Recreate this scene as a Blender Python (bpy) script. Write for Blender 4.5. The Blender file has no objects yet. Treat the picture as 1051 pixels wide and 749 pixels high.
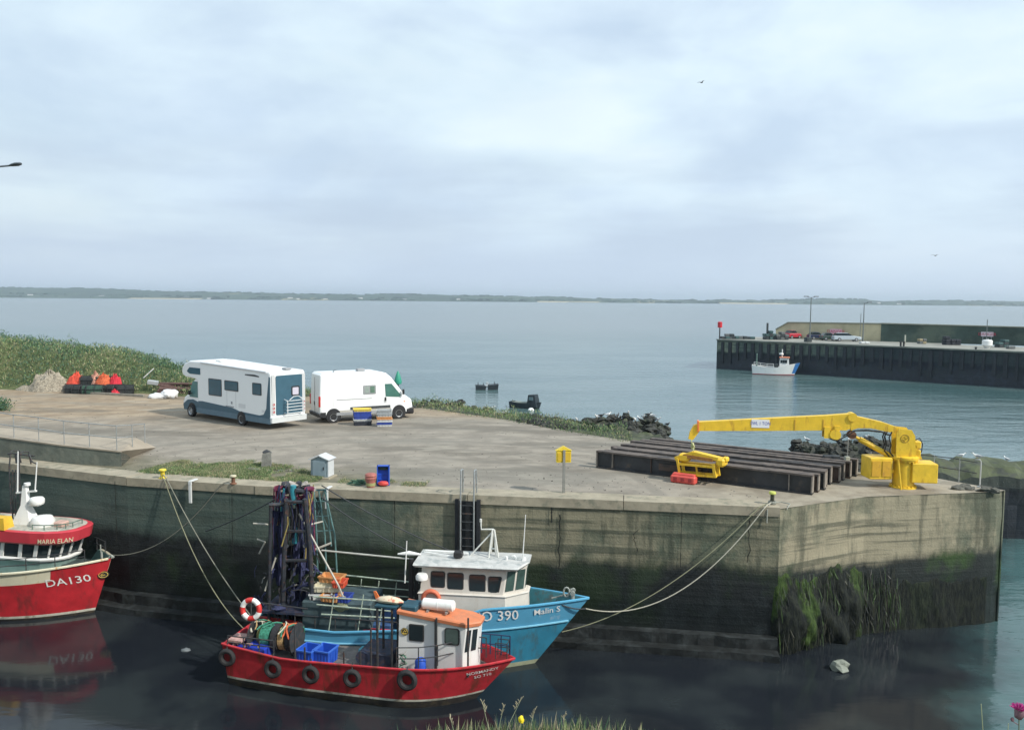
import bpy, bmesh, math, random
import numpy as np
from mathutils import Vector, Matrix, Euler, noise
random.seed(7); rng = np.random.default_rng(11)
PI = math.pi
def R(d): return math.radians(d)
scene = bpy.context.scene
COL = scene.collection
# ------------------------------------------------------------------ camera
H = 12.3            # camera height over the water
Q = 5.15            # quay level
FPX = 850.0         # focal length in photograph pixels (1051 wide)
cam_d = bpy.data.cameras.new('camera'); cam = bpy.data.objects.new('camera', cam_d); COL.objects.link(cam)
cam_d.sensor_width = 36; cam_d.lens = 36*FPX/1051; cam_d.clip_end = 40000; cam_d.clip_start = .1
PITCH = math.atan(67.2/FPX)
CR = (Matrix.Rotation(PI/2-PITCH, 3, 'X') @ Matrix.Rotation(R(.475), 3, 'Z'))
cam.matrix_world = Matrix.Translation((0, 0, H)) @ CR.to_4x4()
scene.camera = cam
# ------------------------------------------------------------------ light
SUN_AZ = math.atan2(.86, -.50); SUN_EL = R(40)      # azimuth measured from +Y towards +X
sd = Vector((math.sin(SUN_AZ)*math.cos(SUN_EL), math.cos(SUN_AZ)*math.cos(SUN_EL), math.sin(SUN_EL)))
sl = bpy.data.lights.new('sun', 'SUN'); sl.energy = 3.0; sl.angle = R(1.6); sl.color = (1, .95, .86)
so = bpy.data.objects.new('sun', sl); COL.objects.link(so); so.rotation_euler = sd.to_track_quat('Z', 'Y').to_euler()
so.location = (30, -30, 60)
scene.view_settings.view_transform = 'Standard'; scene.view_settings.look = 'None'
scene.view_settings.exposure = 0.44; scene.view_settings.gamma = 1
w = bpy.data.worlds.new('World'); scene.world = w; w.use_nodes = True
nt = w.node_tree; nt.nodes.clear()
def N(nt, typ, **kw):
    n = nt.nodes.new(typ)
    for k, v in kw.items():
        if k.startswith('i_'): n.inputs[k[2:].replace('_', ' ')].default_value = v
        else: setattr(n, k, v)
    return n
def ramp(nt, stops, interp='LINEAR'):
    n = nt.nodes.new('ShaderNodeValToRGB'); cr = n.color_ramp; cr.interpolation = interp
    while len(cr.elements) < len(stops): cr.elements.new(.5)
    for e, (p, c) in zip(cr.elements, stops):
        e.position = p; e.color = (*c, 1) if len(c) == 3 else c
    return n
def srgb(r, g, b):
    return tuple(((c/255)/12.92 if c/255 <= .04045 else ((c/255+.055)/1.055)**2.4) for c in (r, g, b))
def build_world():
    L = nt.links
    out = N(nt, 'ShaderNodeOutputWorld'); bg = N(nt, 'ShaderNodeBackground'); bg.inputs['Strength'].default_value = 1
    sky = N(nt, 'ShaderNodeTexSky', sky_type='NISHITA', sun_disc=False, sun_elevation=SUN_EL, sun_rotation=SUN_AZ)
    sky.air_density = 1.5; sky.dust_density = 2
    skm = N(nt, 'ShaderNodeVectorMath', operation='SCALE'); skm.inputs['Scale'].default_value = .1
    L.new(sky.outputs[0], skm.inputs[0])
    tc = N(nt, 'ShaderNodeTexCoord'); sep = N(nt, 'ShaderNodeSeparateXYZ'); L.new(tc.outputs['Generated'], sep.inputs[0])
    # broken cloud: soft masses in the view direction, flatter than wide
    cs = N(nt, 'ShaderNodeMapping'); cs.inputs['Scale'].default_value = (1, 1, 2.3); L.new(tc.outputs['Generated'], cs.inputs['Vector']); cx = cs
    n1 = N(nt, 'ShaderNodeTexNoise'); n1.inputs['Scale'].default_value = 3.3; n1.inputs['Detail'].default_value = 7; n1.inputs['Roughness'].default_value = .5; n1.inputs['Distortion'].default_value = .35
    L.new(cx.outputs[0], n1.inputs['Vector'])
    n1b = N(nt, 'ShaderNodeTexNoise'); n1b.inputs['Scale'].default_value = 9; n1b.inputs['Detail'].default_value = 6; n1b.inputs['Roughness'].default_value = .55; L.new(cx.outputs[0], n1b.inputs['Vector'])
    nm = N(nt, 'ShaderNodeMath', operation='MULTIPLY_ADD'); L.new(n1b.outputs['Fac'], nm.inputs[0]); nm.inputs[1].default_value = .35; nb_ = N(nt, 'ShaderNodeMath', operation='SUBTRACT'); L.new(n1.outputs['Fac'], nb_.inputs[0]); nb_.inputs[1].default_value = .175; L.new(nb_.outputs[0], nm.inputs[2])
    r1 = ramp(nt, [(.34, srgb(180, 198, 216)), (.46, srgb(190, 207, 222)), (.56, srgb(199, 216, 227)), (.70, srgb(209, 223, 231))])
    L.new(nm.outputs[0], r1.inputs[0])
    # thin breaks where the blue sky shows a little
    n2 = N(nt, 'ShaderNodeTexNoise'); n2.inputs['Scale'].default_value = 2.2; n2.inputs['Detail'].default_value = 4
    cv = N(nt, 'ShaderNodeVectorMath', operation='ADD'); L.new(cx.outputs[0], cv.inputs[0]); cv.inputs[1].default_value = (9, 4, 2); L.new(cv.outputs[0], n2.inputs['Vector'])
    r2 = ramp(nt, [(.50, (0, 0, 0)), (.72, (.22, .22, .22))]); L.new(n2.outputs['Fac'], r2.inputs[0])
    mx = N(nt, 'ShaderNodeMix', data_type='RGBA'); L.new(r2.outputs[0], mx.inputs['Factor']); L.new(r1.outputs[0], mx.inputs['A']); L.new(skm.outputs[0], mx.inputs['B'])
    # low grey-blue bands of stratus near the horizon
    cb = N(nt, 'ShaderNodeCombineXYZ'); sx = N(nt, 'ShaderNodeMath', operation='MULTIPLY'); L.new(sep.outputs['X'], sx.inputs[0]); sx.inputs[1].default_value = 2.6
    sz = N(nt, 'ShaderNodeMath', operation='MULTIPLY'); L.new(sep.outputs['Z'], sz.inputs[0]); sz.inputs[1].default_value = 17
    L.new(sx.outputs[0], cb.inputs[0]); L.new(sz.outputs[0], cb.inputs[2]); L.new(sep.outputs['Y'], cb.inputs[1])
    n3 = N(nt, 'ShaderNodeTexNoise'); n3.inputs['Scale'].default_value = 1.25; n3.inputs['Detail'].default_value = 5; n3.inputs['Roughness'].default_value = .5
    L.new(cb.outputs[0], n3.inputs['Vector'])
    r3 = ramp(nt, [(.42, (0, 0, 0)), (.62, (1, 1, 1))]); L.new(n3.outputs['Fac'], r3.inputs[0])
    el = ramp(nt, [(0, (.25,)*3), (.06, (.75,)*3), (.12, (.7,)*3), (.2, (.0,)*3)]); L.new(sep.outputs['Z'], el.inputs[0])
    fm = N(nt, 'ShaderNodeMath', operation='MULTIPLY'); L.new(r3.outputs[0], fm.inputs[0]); L.new(el.outputs[0], fm.inputs[1])
    m2 = N(nt, 'ShaderNodeMix', data_type='RGBA'); L.new(fm.outputs[0], m2.inputs['Factor']); L.new(mx.outputs['Result'], m2.inputs['A']); m2.inputs['B'].default_value = (*srgb(170, 186, 203), 1)
    # air near the horizon
    hz = ramp(nt, [(0, (.9,)*3), (.035, (.6,)*3), (.09, (.25,)*3), (.16, (0, 0, 0))]); L.new(sep.outputs['Z'], hz.inputs[0])
    m3 = N(nt, 'ShaderNodeMix', data_type='RGBA'); L.new(hz.outputs[0], m3.inputs['Factor']); L.new(m2.outputs['Result'], m3.inputs['A']); m3.inputs['B'].default_value = (*srgb(180, 194, 212), 1)
    L.new(m3.outputs['Result'], bg.inputs['Color']); L.new(bg.outputs[0], out.inputs[0])
build_world()
scene.cycles.max_bounces = 6; scene.cycles.diffuse_bounces = 2; scene.cycles.glossy_bounces = 3; scene.cycles.volume_bounces = 0
scene.cycles.transparent_max_bounces = 8
scene.cycles.use_denoising = True
# ------------------------------------------------------------------ measuring helpers
def ray(px, py): return CR @ Vector(((px-525.5)/FPX, -(py-374.5)/FPX, -1))
def at(px, py, z=Q):
    d = ray(px, py); t = (z-H)/d.z; return Vector((d.x*t, d.y*t, z))
def atY(px, py, y):
    d = ray(px, py); t = y/d.y; return Vector((d.x*t, y, H+d.z*t))
# ------------------------------------------------------------------ materials
MATS = {}
def M(name, col, rough=.6, metal=0., var=.12, scale=3., col2=None, amt=.35, scale2=None, bump=0., spec=.5, streak=False, thr=.5, wid=.12, bscale=None):
    """noise-mottled paint / concrete / metal; col2 = wear or stain colour appearing in patches"""
    if name in MATS: return MATS[name]
    m = bpy.data.materials.new(name); m.use_nodes = True; t = m.node_tree; L = t.links; b = t.nodes['Principled BSDF']
    b.inputs['Roughness'].default_value = rough; b.inputs['Metallic'].default_value = metal
    b.inputs['Specular IOR Level'].default_value = spec
    tc = N(t, 'ShaderNodeTexCoord')
    n = N(t, 'ShaderNodeTexNoise'); n.inputs['Scale'].default_value = scale; n.inputs['Detail'].default_value = 6; n.inputs['Roughness'].default_value = .6
    L.new(tc.outputs['Object'], n.inputs['Vector'])
    lo = tuple(max(0, c*(1-var)) for c in col); hi = tuple(min(1, c*(1+var)) for c in col)
    r = ramp(t, [(.3, lo), (.7, hi)]); L.new(n.outputs['Fac'], r.inputs[0]); last = r.outputs[0]
    if col2 is not None:
        mp = N(t, 'ShaderNodeMapping'); mp.inputs['Scale'].default_value = (1, 1, .25) if streak else (1, 1, 1)
        L.new(tc.outputs['Object'], mp.inputs['Vector'])
        n2 = N(t, 'ShaderNodeTexNoise'); n2.inputs['Scale'].default_value = scale2 or scale*1.7; n2.inputs['Detail'].default_value = 8; n2.inputs['Roughness'].default_value = .65
        L.new(mp.outputs[0], n2.inputs['Vector'])
        r2 = ramp(t, [(thr, (0, 0, 0)), (min(1, thr+wid), (amt,)*3)]); L.new(n2.outputs['Fac'], r2.inputs[0])
        mx = N(t, 'ShaderNodeMix', data_type='RGBA'); L.new(r2.outputs[0], mx.inputs['Factor']); L.new(last, mx.inputs['A']); mx.inputs['B'].default_value = (*col2, 1)
        last = mx.outputs['Result']
    L.new(last, b.inputs['Base Color'])
    if bump:
        n3 = N(t, 'ShaderNodeTexNoise'); n3.inputs['Scale'].default_value = bscale or scale*4; n3.inputs['Detail'].default_value = 5
        L.new(tc.outputs['Object'], n3.inputs['Vector'])
        bp = N(t, 'ShaderNodeBump'); bp.inputs['Strength'].default_value = bump; bp.inputs['Distance'].default_value = .05
        L.new(n3.outputs['Fac'], bp.inputs['Height']); L.new(bp.outputs[0], b.inputs['Normal'])
    MATS[name] = m
    return m
# ------------------------------------------------------------------ mesh builder
class MB:
    def __init__(s): s.v = []; s.f = []; s.m = []; s.sm = []
    def add(s, verts, faces, mi=0, smooth=False):
        o = len(s.v); s.v += [tuple(p) for p in verts]
        s.f += [tuple(i+o for i in f) for f in faces]; s.m += [mi]*len(faces); s.sm += [smooth]*len(faces)
    def box(s, c, d, rz=0, mi=0, rot=None, ch=0.):
        c = Vector(c); hx, hy, hz = d[0]/2, d[1]/2, d[2]/2
        RM = rot if rot is not None else Matrix.Rotation(rz, 3, 'Z')
        if ch <= 0:
            P = [Vector((x, y, z)) for z in (-hz, hz) for x, y in ((-hx, -hy), (hx, -hy), (hx, hy), (-hx, hy))]
            F = [(3, 2, 1, 0), (4, 5, 6, 7), (0, 1, 5, 4), (1, 2, 6, 5), (2, 3, 7, 6), (3, 0, 4, 7)]
        else:
            ch = min(ch, hx*.9, hy*.9, hz*.9); P = []; idx = {}
            for sx in (-1, 1):
                for sy in (-1, 1):
                    for sz in (-1, 1):
                        for a in range(3):
                            q = [sx*(hx-ch), sy*(hy-ch), sz*(hz-ch)]; q[a] = (sx*hx, sy*hy, sz*hz)[a]
                            idx[(sx, sy, sz, a)] = len(P); P.append(Vector(q))
            F = []
            for sx in (-1, 1):
                f = [idx[(sx, y, z, 0)] for y, z in ((-1, -1), (1, -1), (1, 1), (-1, 1))]; F.append(tuple(f if sx > 0 else f[::-1]))
            for sy in (-1, 1):
                f = [idx[(x, sy, z, 1)] for x, z in ((-1, -1), (1, -1), (1, 1), (-1, 1))]; F.append(tuple(f[::-1] if sy > 0 else f))
            for sz in (-1, 1):
                f = [idx[(x, y, sz, 2)] for x, y in ((-1, -1), (1, -1), (1, 1), (-1, 1))]; F.append(tuple(f if sz > 0 else f[::-1]))
            for a in range(3):
                b_, c_ = [k for k in range(3) if k != a]
                for s1 in (-1, 1):
                    for s2 in (-1, 1):
                        def key(e, ax):
                            q = [0, 0, 0]; q[a] = e; q[b_] = s1; q[c_] = s2; return idx[(*q, ax)]
                        F.append((key(-1, b_), key(1, b_), key(1, c_), key(-1, c_)))
            for sx in (-1, 1):
                for sy in (-1, 1):
                    for sz in (-1, 1): F.append(tuple(idx[(sx, sy, sz, a)] for a in range(3)))
        s.add([c+RM@p for p in P], F, mi)
    def beam(s, a, b, wd, ht, mi=0, up=(0, 0, 1)):
        a = Vector(a); b = Vector(b); x = (b-a); l = x.length; x.normalize(); u = Vector(up)
        y = u.cross(x)
        if y.length < 1e-4: y = Vector((0, 1, 0)).cross(x)
        y.normalize(); z = x.cross(y)
        s.box((a+b)/2, (l, wd, ht), rot=Matrix((x, y, z)).transposed(), mi=mi)
    def tube(s, pts, r, n=8, mi=0, caps=True, closed=False, smooth=True):
        pts = [Vector(p) for p in pts]; k = len(pts); rs = r if isinstance(r, (list, tuple)) else [r]*k
        prev = None; V = []
        for i, p in enumerate(pts):
            a = pts[(i-1) % k] if (closed or i > 0) else p; b = pts[(i+1) % k] if (closed or i < k-1) else p
            t = (b-a)
            if t.length < 1e-9: t = Vector((0, 0, 1))
            t.normalize()
            if prev is None:
                prev = Vector((0, 0, 1)) if abs(t.z) < .9 else Vector((1, 0, 0))
            u = (prev-t*prev.dot(t))
            if u.length < 1e-6: u = t.orthogonal()
            u.normalize(); prev = u; v = t.cross(u)
            V += [p+(u*math.cos(2*PI*j/n)+v*math.sin(2*PI*j/n))*rs[i] for j in range(n)]
        F = []
        for i in range(k if closed else k-1):
            i2 = (i+1) % k
            F += [(i*n+j, i*n+(j+1) % n, i2*n+(j+1) % n, i2*n+j) for j in range(n)]
        s.add(V, F, mi, smooth)
        if caps and not closed:
            s.add(V[:n], [tuple(range(n))[::-1]], mi); s.add(V[-n:], [tuple(range(n))], mi)
    def lathe(s, prof, c=(0, 0, 0), n=20, mi=0, axis='Z', smooth=True, a0=0, a1=2*PI):
        c = Vector(c); V = []; full = abs(a1-a0-2*PI) < 1e-6; m = n if full else n+1
        for r_, z_ in prof:
            for j in range(m):
                a = a0+(a1-a0)*j/n; p = (r_*math.cos(a), r_*math.sin(a), z_)
                if axis == 'Y': p = (p[0], -p[2], p[1])
                if axis == 'X': p = (p[2], p[0], p[1])
                V.append(c+Vector(p))
        F = []
        for i in range(len(prof)-1):
            for j in range(n):
                j2 = (j+1) % m if full else j+1
                F.append((i*m+j, i*m+j2, (i+1)*m+j2, (i+1)*m+j))
        s.add(V, F, mi, smooth)
    def prism(s, poly, z0, z1, mi=0, mi_top=None):
        n = len(poly); V = [(x, y, z0) for x, y in poly]+[(x, y, z1) for x, y in poly]
        s.add(V, [(i, (i+1) % n, n+(i+1) % n, n+i) for i in range(n)], mi)
        s.add(V, [tuple(range(n))[::-1]], mi); s.add(V, [tuple(range(n, 2*n))], mi if mi_top is None else mi_top)
    def loft(s, rings, mi=0, caps=(True, True), smooth=False):
        n = len(rings[0]); V = [p for r_ in rings for p in r_]
        s.add(V, [(k*n+i, k*n+(i+1) % n, (k+1)*n+(i+1) % n, (k+1)*n+i) for k in range(len(rings)-1) for i in range(n)], mi, smooth)
        if caps[0]: s.add(rings[0], [tuple(range(n))[::-1]], mi)
        if caps[1]: s.add(rings[-1], [tuple(range(n))], mi)
    def blob(s, c, rad, n=10, seed=0, amp=.2, mi=0, freq=1.3, flat=None):
        c = Vector(c); V = []; k = n//2+1
        for i in range(k+1):
            th = PI*i/k
            for j in range(n):
                ph = 2*PI*j/n; d = Vector((math.sin(th)*math.cos(ph), math.sin(th)*math.sin(ph), math.cos(th)))
                q = 1+amp*noise.noise(d*freq*1.7+Vector((seed*3.1, seed*1.7, seed)))*1.6
                p = Vector((d.x*rad[0]*q, d.y*rad[1]*q, d.z*rad[2]*q))
                if flat is not None and p.z < flat: p.z = flat
                V.append(c+p)
        F = [(i*n+j, (i+1)*n+j, (i+1)*n+(j+1) % n, i*n+(j+1) % n) for i in range(k) for j in range(n)]
        s.add(V, F, mi, True)
    def build(s, name, mats, parent=None, loc=None, rotz=None, recalc=True):
        me = bpy.data.meshes.new(name); me.from_pydata(s.v, [], s.f)
        mats = mats if isinstance(mats, (list, tuple)) else [mats]
        for m in mats: me.materials.append(m)
        me.polygons.foreach_set('material_index', s.m); me.polygons.foreach_set('use_smooth', s.sm)
        me.update()
        if recalc:
            b = bmesh.new(); b.from_mesh(me); bmesh.ops.remove_doubles(b, verts=b.verts, dist=1e-5)
            bmesh.ops.recalc_face_normals(b, faces=b.faces); b.to_mesh(me); b.free()
            if any(s.sm): me.set_sharp_from_angle(angle=R(40))
        o = bpy.data.objects.new(name, me); COL.objects.link(o)
        if parent: o.parent = parent
        if loc is not None: o.location = loc
        if rotz is not None: o.rotation_euler.z = rotz
        return o
def tag(o, label=None, cat=None, group=None, kind=None):
    if label: o['label'] = label
    if cat: o['category'] = cat
    if group: o['group'] = group
    if kind: o['kind'] = kind
    return o
def empty(name, loc, rz=0, label=None, cat=None, group=None):
    e = bpy.data.objects.new(name, None); COL.objects.link(e); e.location = loc; e.rotation_euler.z = rz; e.empty_display_size = .3
    return tag(e, label, cat, group)
def copy_tree(o, parent=None, deep=True):
    c = o.copy(); COL.objects.link(c)
    if parent: c.parent = parent
    if deep:
        for ch in list(o.children): copy_tree(ch, c)
    return c
def text_mb(txt, size, mapper, depth=0, sx=1.):
    """letters of the built-in font as flat faces, mapped through mapper(u, v) -> point"""
    cu = bpy.data.curves.new('t', 'FONT'); cu.body = txt; cu.size = size; cu.align_x = 'CENTER'; cu.resolution_u = 2
    cu.offset = size*.004
    o = bpy.data.objects.new('t', cu); COL.objects.link(o)
    dg = bpy.context.evaluated_depsgraph_get(); me = bpy.data.meshes.new_from_object(o.evaluated_get(dg))
    mb = MB(); mb.add([mapper(v.co.x*sx, v.co.y) for v in me.vertices], [tuple(p.vertices) for p in me.polygons])
    bpy.data.objects.remove(o); bpy.data.meshes.remove(me)
    return mb
def rope_pts(a, b, sag, n=16):
    a = Vector(a); b = Vector(b)
    return [a.lerp(b, i/n)-Vector((0, 0, sag*4*(i/n)*(1-i/n))) for i in range(n+1)]
def leaves(name, pts, size, mats, up=.3, aspect=.5, parent=None, sv=.4, probs=None, probs2=None, pscale=.35, pthr=0.):
    """many small leaf quads at pts (numpy Nx3)"""
    n = len(pts); d = rng.normal(size=(n, 3)); d[:, 2] = np.abs(d[:, 2])*.6+up*3
    d /= np.linalg.norm(d, axis=1)[:, None]; s = size*(1-sv+2*sv*rng.random(n))
    e = rng.normal(size=(n, 3)); e -= (e*d).sum(1)[:, None]*d; e /= np.linalg.norm(e, axis=1)[:, None]
    L_ = d*s[:, None]; W_ = e*(s*aspect)[:, None]
    V = np.stack([pts, pts+L_*.5+W_*.5, pts+L_, pts+L_*.5-W_*.5], 1).reshape(-1, 3)
    me = bpy.data.meshes.new(name); me.vertices.add(4*n); me.vertices.foreach_set('co', V.ravel())
    me.loops.add(4*n); me.loops.foreach_set('vertex_index', np.arange(4*n)); me.polygons.add(n)
    me.polygons.foreach_set('loop_start', np.arange(n)*4); me.polygons.foreach_set('loop_total', np.full(n, 4))
    for m in mats: me.materials.append(m)
    k = rng.choice(len(mats), size=n, p=probs)
    if probs2 is not None:
        k2 = rng.choice(len(mats), size=n, p=probs2); q = vnoise(pts[:, 0]*pscale, pts[:, 1]*pscale*.7, 17.)+.5*vnoise(pts[:, 0]*pscale*3, pts[:, 1]*pscale*3, 23.); k = np.where(q+.25*rng.normal(size=n) > pthr, k, k2)
    me.polygons.foreach_set('material_index', k)
    me.update(calc_edges=True)
    o = bpy.data.objects.new(name, me); COL.objects.link(o)
    if parent: o.parent = parent
    return o
def vnoise(x, y, s=0.):
    return np.array([noise.noise(Vector((a, b, s))) for a, b in zip(np.ravel(x), np.ravel(y))]).reshape(np.shape(x))
def grid_mesh(name, X, Y, Z, mat, parent=None):
    ny, nx = X.shape; me = bpy.data.meshes.new(name); V = np.stack([X, Y, Z], -1).reshape(-1, 3)
    i = np.arange(ny*nx).reshape(ny, nx); Fq = np.stack([i[:-1, :-1], i[:-1, 1:], i[1:, 1:], i[1:, :-1]], -1).reshape(-1, 4)
    me.vertices.add(len(V)); me.vertices.foreach_set('co', V.ravel()); me.loops.add(Fq.size); me.loops.foreach_set('vertex_index', Fq.ravel())
    me.polygons.add(len(Fq)); me.polygons.foreach_set('loop_start', np.arange(len(Fq))*4); me.polygons.foreach_set('loop_total', np.full(len(Fq), 4))
    me.polygons.foreach_set('use_smooth', np.ones(len(Fq), bool)); me.materials.append(mat); me.update(calc_edges=True)
    o = bpy.data.objects.new(name, me); COL.objects.link(o)
    if parent: o.parent = parent
    return o
# shared paints
white = M('white_paint', (.80, .80, .78), .4, var=.04, scale=2, col2=(.45, .40, .32), amt=.35, scale2=5, streak=True, thr=.55, wid=.2)
vanwhite = M('van_white', (.86, .87, .86), .25, var=.02, scale=1)
glass = M('dark_glass', (.02, .03, .035), .08, var=.1)
rubber = M('rubber', (.025, .025, .027), .8, var=.3, scale=8)
steel = M('galvanised_steel', (.38, .40, .40), .5, .5, var=.15, scale=8, col2=(.22, .12, .06), amt=.5, scale2=9, thr=.56)
darksteel = M('dark_steel', (.05, .055, .06), .6, .3, var=.3, scale=6, col2=(.16, .07, .035), amt=.6, scale2=10, thr=.54)
rust = M('rust', (.18, .085, .05), .85, var=.3, scale=9)
ropem = M('rope_pale', (.42, .40, .33), .9, var=.2, scale=20)
ropedark = M('rope_dark', (.05, .055, .06), .9, var=.2, scale=20)
yellow = M('crane_yellow', (.80, .52, .035), .5, var=.12, scale=2.5, col2=(.34, .14, .03), amt=.75, scale2=4.5, streak=True, thr=.56, wid=.14, bump=.15)
blackm = M('black_plastic', (.02, .02, .022), .5, var=.2)
redp = M('red_plastic', (.62, .07, .06), .5, var=.12, scale=4)
orangep = M('orange_plastic', (.78, .20, .06), .5, var=.12, scale=4)
bluep = M('blue_plastic', (.02, .09, .50), .45, var=.15, scale=4)
# ================================================================== STRUCTURE
def new_mat(name):
    m = bpy.data.materials.new(name); m.use_nodes = True
    return m, m.node_tree, m.node_tree.links, m.node_tree.nodes['Principled BSDF']
def maprange(t, src, a, b, lo=0., hi=1., smooth=True):
    n = N(t, 'ShaderNodeMapRange'); n.interpolation_type = 'SMOOTHSTEP' if smooth else 'LINEAR'
    n.inputs['From Min'].default_value = a; n.inputs['From Max'].default_value = b
    n.inputs['To Min'].default_value = lo; n.inputs['To Max'].default_value = hi
    t.links.new(src, n.inputs['Value']); return n.outputs['Result']
def mixc(t, f, a, b):
    n = N(t, 'ShaderNodeMix', data_type='RGBA')
    for k, v in (('Factor', f), ('A', a), ('B', b)):
        if isinstance(v, (tuple, list)): n.inputs[k].default_value = (*v, 1)
        elif isinstance(v, (int, float)): n.inputs[k].default_value = v
        else: t.links.new(v, n.inputs[k])
    return n.outputs['Result']
def mth(t, op, a, b=None):
    n = N(t, 'ShaderNodeMath', operation=op)
    for i, v in enumerate((a, b)):
        if v is None: continue
        if isinstance(v, (int, float)): n.inputs[i].default_value = v
        else: t.links.new(v, n.inputs[i])
    return n.outputs[0]
def tnoise(t, vec, scale, detail=6, rough=.6, mscale=None, loc=None):
    if mscale or loc:
        mp = N(t, 'ShaderNodeMapping'); mp.inputs['Scale'].default_value = mscale or (1, 1, 1); mp.inputs['Location'].default_value = loc or (0, 0, 0)
        t.links.new(vec, mp.inputs['Vector']); vec = mp.outputs[0]
    n = N(t, 'ShaderNodeTexNoise'); n.inputs['Scale'].default_value = scale; n.inputs['Detail'].default_value = detail; n.inputs['Roughness'].default_value = rough
    t.links.new(vec, n.inputs['Vector']); return n.outputs['Fac']
# ---- water
m, t, L, b = new_mat('sea_water')
tc = N(t, 'ShaderNodeTexCoord'); P = tc.outputs['Object']; sp = N(t, 'ShaderNodeSeparateXYZ'); L.new(P, sp.inputs[0])
# turbid green-blue outside, still water inside, the wall's reflection and shade painted dark
wob = tnoise(t, P, .25, 4)
xw = mth(t, 'ADD', sp.outputs['X'], mth(t, 'MULTIPLY', mth(t, 'SUBTRACT', wob, .5), 5.))
line = mth(t, 'SUBTRACT', xw, mth(t, 'MULTIPLY', sp.outputs['Y'], .62))
inx = maprange(t, line, -2.2, .6); iny = maprange(t, sp.outputs['Y'], 36, 60)
fac = mth(t, 'MAXIMUM', inx, iny)
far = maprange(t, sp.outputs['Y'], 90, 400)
patch = tnoise(t, P, .03, 4, .5, (1, 2.2, 1))
pool = tnoise(t, P, .35, 4, .5)
inner = mixc(t, maprange(t, pool, .4, .65), (.012, .015, .020), (.024, .030, .033))
outer = mixc(t, maprange(t, patch, .42, .6), (.055, .115, .118), (.095, .155, .155))
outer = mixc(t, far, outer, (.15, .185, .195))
L.new(mixc(t, fac, inner, outer), b.inputs['Base Color'])
b.inputs['IOR'].default_value = 1.33; b.inputs['Roughness'].default_value = .05
L.new(maprange(t, sp.outputs['Y'], 40, 300, .09, .25), b.inputs['Roughness'])
w1 = tnoise(t, P, 1.6, 4, .55, (.5, 1.3, 1)); w2 = tnoise(t, P, .22, 5, .6, (.45, 1.4, 1)); w3 = tnoise(t, P, 5, 3, .5, (.7, 1.2, 1))
hh = mth(t, 'ADD', mth(t, 'MULTIPLY', w1, .25), mth(t, 'MULTIPLY', w2, 1.2)); hh = mth(t, 'ADD', hh, mth(t, 'MULTIPLY', w3, .06))
bp = N(t, 'ShaderNodeBump'); bp.inputs['Distance'].default_value = .35
L.new(hh, bp.inputs['Height']); L.new(mth(t, 'ADD', maprange(t, fac, 0, 1, .035, .30), maprange(t, sp.outputs['Y'], 60, 110, 0, .45)), bp.inputs['Strength']); L.new(bp.outputs[0], b.inputs['Normal'])
water_m = m
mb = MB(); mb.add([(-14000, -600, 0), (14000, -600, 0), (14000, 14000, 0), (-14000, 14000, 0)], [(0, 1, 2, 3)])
sea = tag(mb.build('sea', water_m, recalc=False), kind='structure')
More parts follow.
